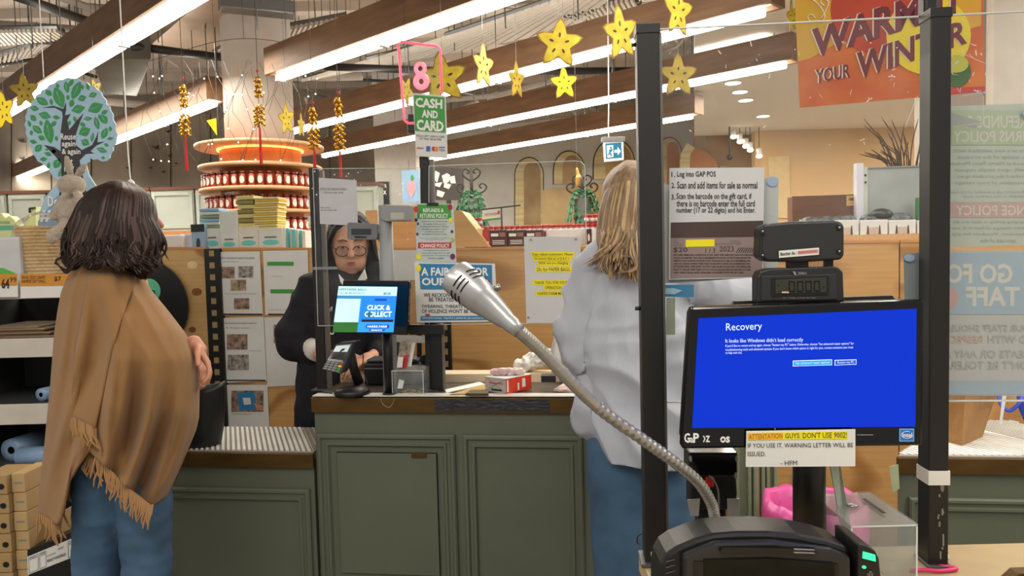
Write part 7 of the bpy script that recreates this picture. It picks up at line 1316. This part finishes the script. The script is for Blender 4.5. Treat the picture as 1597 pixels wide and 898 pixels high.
lv = [(92, 152, 10, 17, 20), (119, 141, 8, 15, -25), (104, 136, 5, 9, 10), (66, 158, 7, 10, 60), (76, 205, 9, 19, 10), (70, 180, 10, 7, -15), (122, 170, 11, 8, 15), (149, 168, 13, 10, 25), (132, 205, 10, 9, 25), (162, 186, 7, 8, 35), (58, 202, 6, 9, 50), (54, 169, 7, 5, -10), (60, 231, 6, 7, -40), (89, 255, 7, 8, -30), (159, 234, 9, 5, -20), (151, 192, 5, 10, 15), (163, 208, 6, 9, -25), (128, 153, 7, 6, 20), (145, 148, 7, 5, 20), (52, 221, 6, 4, -15), (76, 145, 5, 6, 50), (111, 129, 4, 6, -30), (137, 135, 3, 6, 10), (80, 159, 3, 5, 10), (88, 183, 6, 4, -10), (133, 222, 7, 7, -30), (144, 214, 3, 7, -10), (137, 185, 7, 4, 5), (129, 194, 5, 4, -30), (75, 240, 6, 4, -15), (68, 248, 6, 4, 5), (94, 269, 3, 7, -20), (76, 258, 3, 5, -10), (172, 216, 5, 3, 10), (172, 201, 3, 4, 0), (163, 175, 6, 4, 30), (65, 215, 6, 5, -30), (46, 193, 3, 5, 20), (90, 134, 3, 4, 10), (49, 207, 3, 4, 0), (64, 192, 3, 4, 20), (84, 193, 4, 5, -40), (112, 161, 5, 6, -20), (117, 186, 3, 5, 20), (108, 192, 3, 4, -20), (52, 184, 5, 6, 40), (84, 236, 4, 4, 0), (166, 226, 4, 3, -20), (106, 152, 3, 4, 0), (129, 136, 2, 4, 0), (155, 182, 2, 4, 0), (161, 246, 3, 3, 0), (73, 233, 3, 2, 0), (88, 216, 3, 4, 0)]
for x, y, a, b, r in lv:
    an = math.radians(r); n = 14; o = []
    for k_ in range(n):
        th_ = 2*PI*k_/n; ex = a*math.cos(th_)*(1-.25*abs(math.sin(th_))) if b <= a else a*math.cos(th_)*abs(math.cos(th_))**.2; ey = b*math.sin(th_); 
        if b > a: ex = a*.85*math.cos(th_)*(1-.5*abs(math.sin(th_))**2); 
        else: ey = b*.85*math.sin(th_)*(1-.5*abs(math.cos(th_))**2)
        o.append((x+ex*math.cos(an)+ey*math.sin(an), y-ex*math.sin(an)+ey*math.cos(an)))
    poly(t, o, SG, 'leaf_print', -.0015, 0, d=D_)
mb = MB()
for x, y, a, b, r in lv:
    if max(a, b) > 6:
        an = math.radians(r); l = max(a, b)*.55; dx, dy = (l*math.cos(an), -l*math.sin(an)) if a >= b else (l*math.sin(an), l*math.cos(an)); mb.tube([t.L(x-dx, y-dy, D_)+Vector((0, -.002, 0)), t.L(x+dx, y+dy, D_)+Vector((0, -.002, 0))], [.0016, .0006], 4)
mb.build('leaf_vein_print', PB_, t, kind='stuff')
for s_, q_ in [('Reuse', (95, 208, 119, 218)), ('again', (97, 220, 118, 231)), ('& again', (97, 232, 126, 243)), ('not', (101, 248, 114, 257)), ('now', (101, 259, 116, 268)), ('then', (102, 271, 116, 279))]: text(t, s_, q_, WHI, .002, .02, d=D_)
text(t, 'Do', (76, 306, 92, 322), WHI, .004, .02, d=D_); text(t, '#', (62, 328, 82, 346), WHI, .004, .04, d=D_); MB().box(-.02, .02, .008, .05, 0, .02).build('foot', DG, t); MB().tube([t.L(68, 121, D_), Vector((t.L(62, 0, D_).x, .0, CEILZ-t.b.z))], .002, 5).build('cord', WHI, t)
# wicker basket wrapped in cellophane
t = Th('wicker_basket', 'pale woven seagrass basket wrapped in clear film on the top shelf', 'basket', GF_, (GF_.L(68, 427, .15).x, .15, sz['top'])); h = t.L(68, 353).z; rb = .5*(t.L(98, 420).x-t.L(40, 420).x); WK = mat('seagrass', 'cfae78', .7, var=.15, scale=20)
n = 40; rows_ = 16; mb = MB()
for j in range(rows_):
    z = h*(j+.5)/rows_; r = rb*(.95+.18*j/rows_); pts = [Vector((r*(1+.02*(1 if (i+j) % 2 else -1))*math.cos(2*PI*i/n), r*(1+.02*(1 if (i+j) % 2 else -1))*math.sin(2*PI*i/n), z)) for i in range(n+1)]; mb.tube(pts, h/rows_*.52, 5, cap=False)
mb.build('weave', WK, t, kind='stuff'); MB().lathe([(rb*.9, 0), (rb*.9, h*.5), (rb*1.02, h*.98)], n=30).build('lining', mat('seagrass_dark', '8a6c3e', .8), t); mb = MB()
for i in range(20): a = 2*PI*i/20; mb.tube([(rb*.96*math.cos(a), rb*.96*math.sin(a), 0), (rb*1.14*math.cos(a), rb*1.14*math.sin(a), h)], .003, 4)
mb.build('stake', WK, t, kind='stuff')
organic('cellophane', [((0, 0, .06), rb*1.18, (0, 0, h-.04), rb*1.24)], .012, acrylic('cellophane_film', (.97, .97, .96), .10, .08), t, 0, fold(.016, (22, 22, 9), (40, 40, 30)))
# plush rabbit
t = Th('plush_rabbit', 'fluffy beige plush rabbit sitting on the basket edge before the tree sign', 'soft toy', GF_, (GF_.L(112, 395, .03).x, .03, GF_.L(112, 395, .03).z)); q = lambda x, y, d=0: t.L(x, y, .03+d); FUR = mat('beige_plush', 'b5a796', .95, var=.15, scale=60, bump=.8, bs=160, sheen=.5)
items = [('e', q(112, 289, .02), (.050, .045, .042)), ('e', q(110, 330, .03), (.062, .05, .066)), (q(103, 305, .0), .016, q(84, 338, -.01), .014), (q(122, 305, .0), .016, q(134, 338, -.01), .014), (q(104, 352, .0), .024, q(86, 366, -.04), .024), (q(122, 352, .0), .024, q(134, 366, -.04), .024), ('e', q(82, 368, -.055), (.022, .018, .03))]
organic('body', items, .005, FUR, t, 2, fold(.005, (90, 90, 90)))
for p1, p2 in ((q(111, 276, .03), q(104, 246, .02)), (q(119, 276, .03), q(132, 258, .02))): organic('ear', [(p1, .010, p1.lerp(p2, .6), .014), (p1.lerp(p2, .6), .014, p2, .008)], .004, FUR, t, 2, fold(.003, (90, 90, 90)))
MB().ball(q(99, 293, .0), (.006, .006, .006), 8).build('eye', BLACK, t)
MB().box(-.03, .03, .02, .12, sz['top']-t.b.z, -.075).build('stand', FUR, t)
# bags and bottles at the left edge
t = Th('paper_roll_pack', 'white paper roll pack with green swoosh at the left edge of the top shelf', 'pack', GF_, (GF_.L(10, 427, .05).x, .05, sz['top'])); a = t.L(-30, 370); b = t.L(30, 368); MB().box(a.x, b.x, 0, .12, 0, b.z).build('pack', mat('pack_white', 'c6c8ca', .5), t, bevel=.012); poly(t, [(-25, 427), (-25, 416), (6, 418), (26, 427)], mat('swoosh_green', '5fb04a', .5), 'green_print', -.003, .0); 
t = Th('soap_refill_pouch', 'pale green pouch with teal band behind the paper roll pack', 'pouch', GF_, (GF_.L(10, 427, .19).x, .19, sz['top'])); poly(t, [(-30, 427), (-30, 330), (2, 332), (8, 340), (14, 336), (22, 342), (26, 352), (28, 427)], mat('pouch_lime', 'd0d69a', .5), 'pouch', 0, .05, bevel=.004); poly(t, [(-30, 360), (-30, 352), (28, 351), (28, 358)], mat('pouch_teal', '5fae90', .5), 'teal_band', -.002, 0); text(t, 'bosisto', (0, 343, 16, 349), GREEN, .002)
t = Th('lime_box', 'pale lime triangular carton between the pouch and tree sign', 'carton', GF_, (GF_.L(46, 427, .3).x, .3, sz['top'])); poly(t, [(40, 427), (40, 352), (50, 322), (56, 322), (56, 427)], mat('pouch_lime', 'd0d69a', .5), 'carton', 0, .05); poly(t, [(47, 332), (47, 324), (57, 323), (57, 325), (49, 326), (49, 332)], BLACK, 'hook', -.01, -.004)
# folded kraft bags on the second shelf
KB = mat('kraft_bag', '8a745a', .8, var=.2, scale=12)
for i in range(6):
    z = sz['second']+.001+.0075*i; x0 = -40+8*(i % 3); x1 = 88-9*(i % 2)-i*4; y0 = GF_.L(x0, 500, .05).x; y1 = GF_.L(x1, 500, .05).x; t = Th('folded_paper_bag', f'{o7[i] if i < 5 else "topmost"} flat kraft paper bag of the stack on the second shelf', 'paper bag', GF_, ((y0+y1)/2, .04+.01*(i % 2), z), 'flat kraft bags on the second shelf'); hw = (y1-y0)/2; MB().box(-hw, hw, 0, .25, 0, .007).build('bag', KB, t, bevel=.002); MB().box(-hw, -hw+.12, -.001, .2, .0065, .0072).build('fold', KB, t)
# rolls
RB = mat('blue_film_roll', '7f9ab8', .3, var=.08); RBD = mat('blue_roll_dark', '4c6684', .4)
for x0, x1, yc, r, d, lb in [(52, 90, 620, .026, .1, 'blue plastic bag roll end-on on the third shelf, beside the tan shawl')]:
    pass
def roll(x, y, shelfk, r, L, ang, lb, d=.08):
    c = GF_.L(x, y, d); t = Th('bag_roll', lb, 'roll', GF_, (c.x, d, sz[shelfk]), 'blue bag rolls on the lower shelves'); v = Vector((math.cos(ang), math.sin(ang), 0)); p = Vector((0, 0, r)); M = v.to_track_quat('Z', 'Y').to_matrix()
    MB().lathe([(r*.36, 0), (r, 0), (r, L), (r*.36, L)], p, 28, M).build('roll', RB, t); MB().lathe([(r*.34, -.001), (r*.30, -.001), (r*.30, .002), (r*.34, .002)], p-v*.0, 20, M).build('core', RBD, t)
roll(64, 618, 'second' if 0 else 'third', .026, .2, 1.35, 'pale blue bag roll end-on on the third shelf beside the tan shawl', .06)
roll(18, 710, 'fourth', .046, .22, 1.45, 'dull blue bag roll end-on on the fourth shelf at far left', .1); roll(31, 712, 'fourth', .036, .22, .0, 'bright blue bag roll lying sideways on the fourth shelf', .05)
# kraft produce boxes in front of the shelves
KX = mat('kraft_box', 'a5885c', .8, var=.1, scale=10); KXD = mat('kraft_box_face', 'b89a6c', .8, var=.08, scale=10)
BF = Fr((0, 2.5, 0), 0)
zt0 = BF.L(20, 740, 0).z
for c, (x0, x1) in enumerate(((-30, 14), (14, 36))):
    A = BF.L(x0, 800, 0).x; B = BF.L(x1, 800, 0).x; hh_ = (BF.L(20, 741, 0).z-BF.L(20, 893, 0).z)/5; zz_ = zt0-hh_; i = 0
    while zz_ > -.01:
        zb_ = max(zz_, 0); nm = (o7[::-1][0] if i == 0 else ['second from top', 'third from top', 'fourth from top', 'fifth from top', 'sixth from top', 'seventh from top', 'eighth from top', 'ninth from top', 'tenth from top', 'eleventh from top', 'twelfth from top', 'lowest'][min(i-1, 11)])
        t = Th('kraft_box', f'kraft display box, {nm} of the {"left column, with a cut hand hole" if c == 0 else "narrow right column, with small blue print"}', 'box', BF, ((A+B)/2, .02*c+.004*(i % 2), zb_), 'kraft display boxes stacked at lower left'); hw = (B-A)/2-.001; MB().box(-hw, hw, 0, .14, 0, hh_-.002).build('carton', KX if c == 0 else KXD, t, bevel=.002); mb = MB()
        if c == 0: MB().prism([(hw-.02+.011*math.cos(a), hh_*.4+.010*math.sin(a)) for a in [2*PI*k_/12 for k_ in range(12)]], -.001, .0).build('hand_hole', BLACK, t)
        else: MB().box(-hw*.6, hw*.6, -.001, 0, hh_*.45, hh_*.52).build('print', mat('print_blue_grey', '6f8290', .6), t)
        zz_ -= hh_; i += 1
# tilted kraft tray and open carton
t = Th('open_carton', 'open brown carton with a round hole behind the stacked kraft boxes', 'carton', BF, (BF.L(46, 800, .25).x, .25, 0)); MB().box(t.L(32, 750).x, t.L(64, 750).x, 0, .05, 0, t.L(46, 732).z).build('carton', mat('carton_brown', '7a4a2a', .7), t); MB().box(t.L(32, 750).x, t.L(66, 750).x, -.012, -.002, 0, t.L(46, 762).z).build('inner_flap', mat('carton_tan', 'c9a468', .7), t); poly(t, circ(43, 746, 4, 4, 12), CREAM, 'hole', -.002, .0)
t = Th('produce_tray', 'kraft tray stack behind the fringe with cut hand holes', 'box', BF, (BF.L(90, 800, .10).x, .10, 0)); C = [t.L(x, y) for x, y in ((42, 900), (42, 828), (122, 784), (122, 900))]; MB().prism([(C[0].x, 0), (C[1].x, C[1].z), (C[2].x, C[2].z), (C[3].x, 0)], 0, .12).build('tray', KX, t, bevel=.002)
for x, y in ((52, 815), (60, 838), (98, 836)): 
    c = t.L(x, y+8); MB().ball((c.x, -.0, c.z), (.014, .004, .010), 10).build('hand_hole', BLACK, t)
t = Th('label_carton', 'black trimmed white carton label reading PRODUCT OF AUSTRALIA, low beside the jeans', 'box', BF, (BF.L(82, 880, .0).x, .0, 0)); q4 = [(43, 868), (120, 836), (120, 866), (44, 896)]; C = [t.L(x, y) for x, y in q4]; b0 = [t.L(x, y) for x, y in ((42, 858), (121, 826))]; MB().prism([(b0[0].x, 0), (b0[1].x, 0), (b0[1].x, b0[1].z), (b0[0].x, b0[0].z)], 0, .09).build('carton', BLACK, t, bevel=.002); poly(t, q4, WHITE, 'label', -.0015, 0)
def lt(s_, u0, v0, u1, v1, b=.0): P = lambda u, v: tuple((q4[0][i]*(1-u)+q4[1][i]*u)*(1-v)+(q4[3][i]*(1-u)+q4[2][i]*u)*v for i in (0, 1)); text(t, s_, [P(u0, v0), P(u1, v0), P(u1, v1), P(u0, v1)], INK, .0022, b)
lt('PRODUCT OF AUSTRALIA', .4, .6, .78, .75, .02); lt('ORGANIC', .62, .2, .74, .32); lt('NET WEIGHT', .05, .12, .2, .25); lt('SIZE', .27, .12, .36, .25); lt('grown and packed by', .4, .35, .58, .45); lt('PACKED ON', .85, .15, .97, .3)
mb = MB(); P = lambda u, v: tuple((q4[0][i]*(1-u)+q4[1][i]*u)*(1-v)+(q4[3][i]*(1-u)+q4[2][i]*u)*v for i in (0, 1))
for u0, u1 in ((.03, .22), (.25, .38), (.83, .98)):
    c4 = [t.L(*P(u, v))+Vector((0, -.003, 0)) for u, v in ((u0, .08), (u1, .08), (u1, .92), (u0, .92))]
    for i in range(4): mb.tube([c4[i], c4[(i+1) % 4]], .0006, 4)
mb.build('label_box_print', INK, t, kind='stuff')
t = Th('display_board', 'white flat board seen between the customer’s legs', 'panel', BF, (BF.L(190, 850, .12).x, .12, 0)); C = [t.L(x, y) for x, y in ((150, 900), (150, 800), (212, 785), (212, 868))]; MB().prism([(C[0].x, 0), (C[1].x, C[1].z), (C[2].x, C[2].z), (C[3].x, 0)], 0, .02).build('panel', mat('panel_white', 'cfd0ca', .6), t)
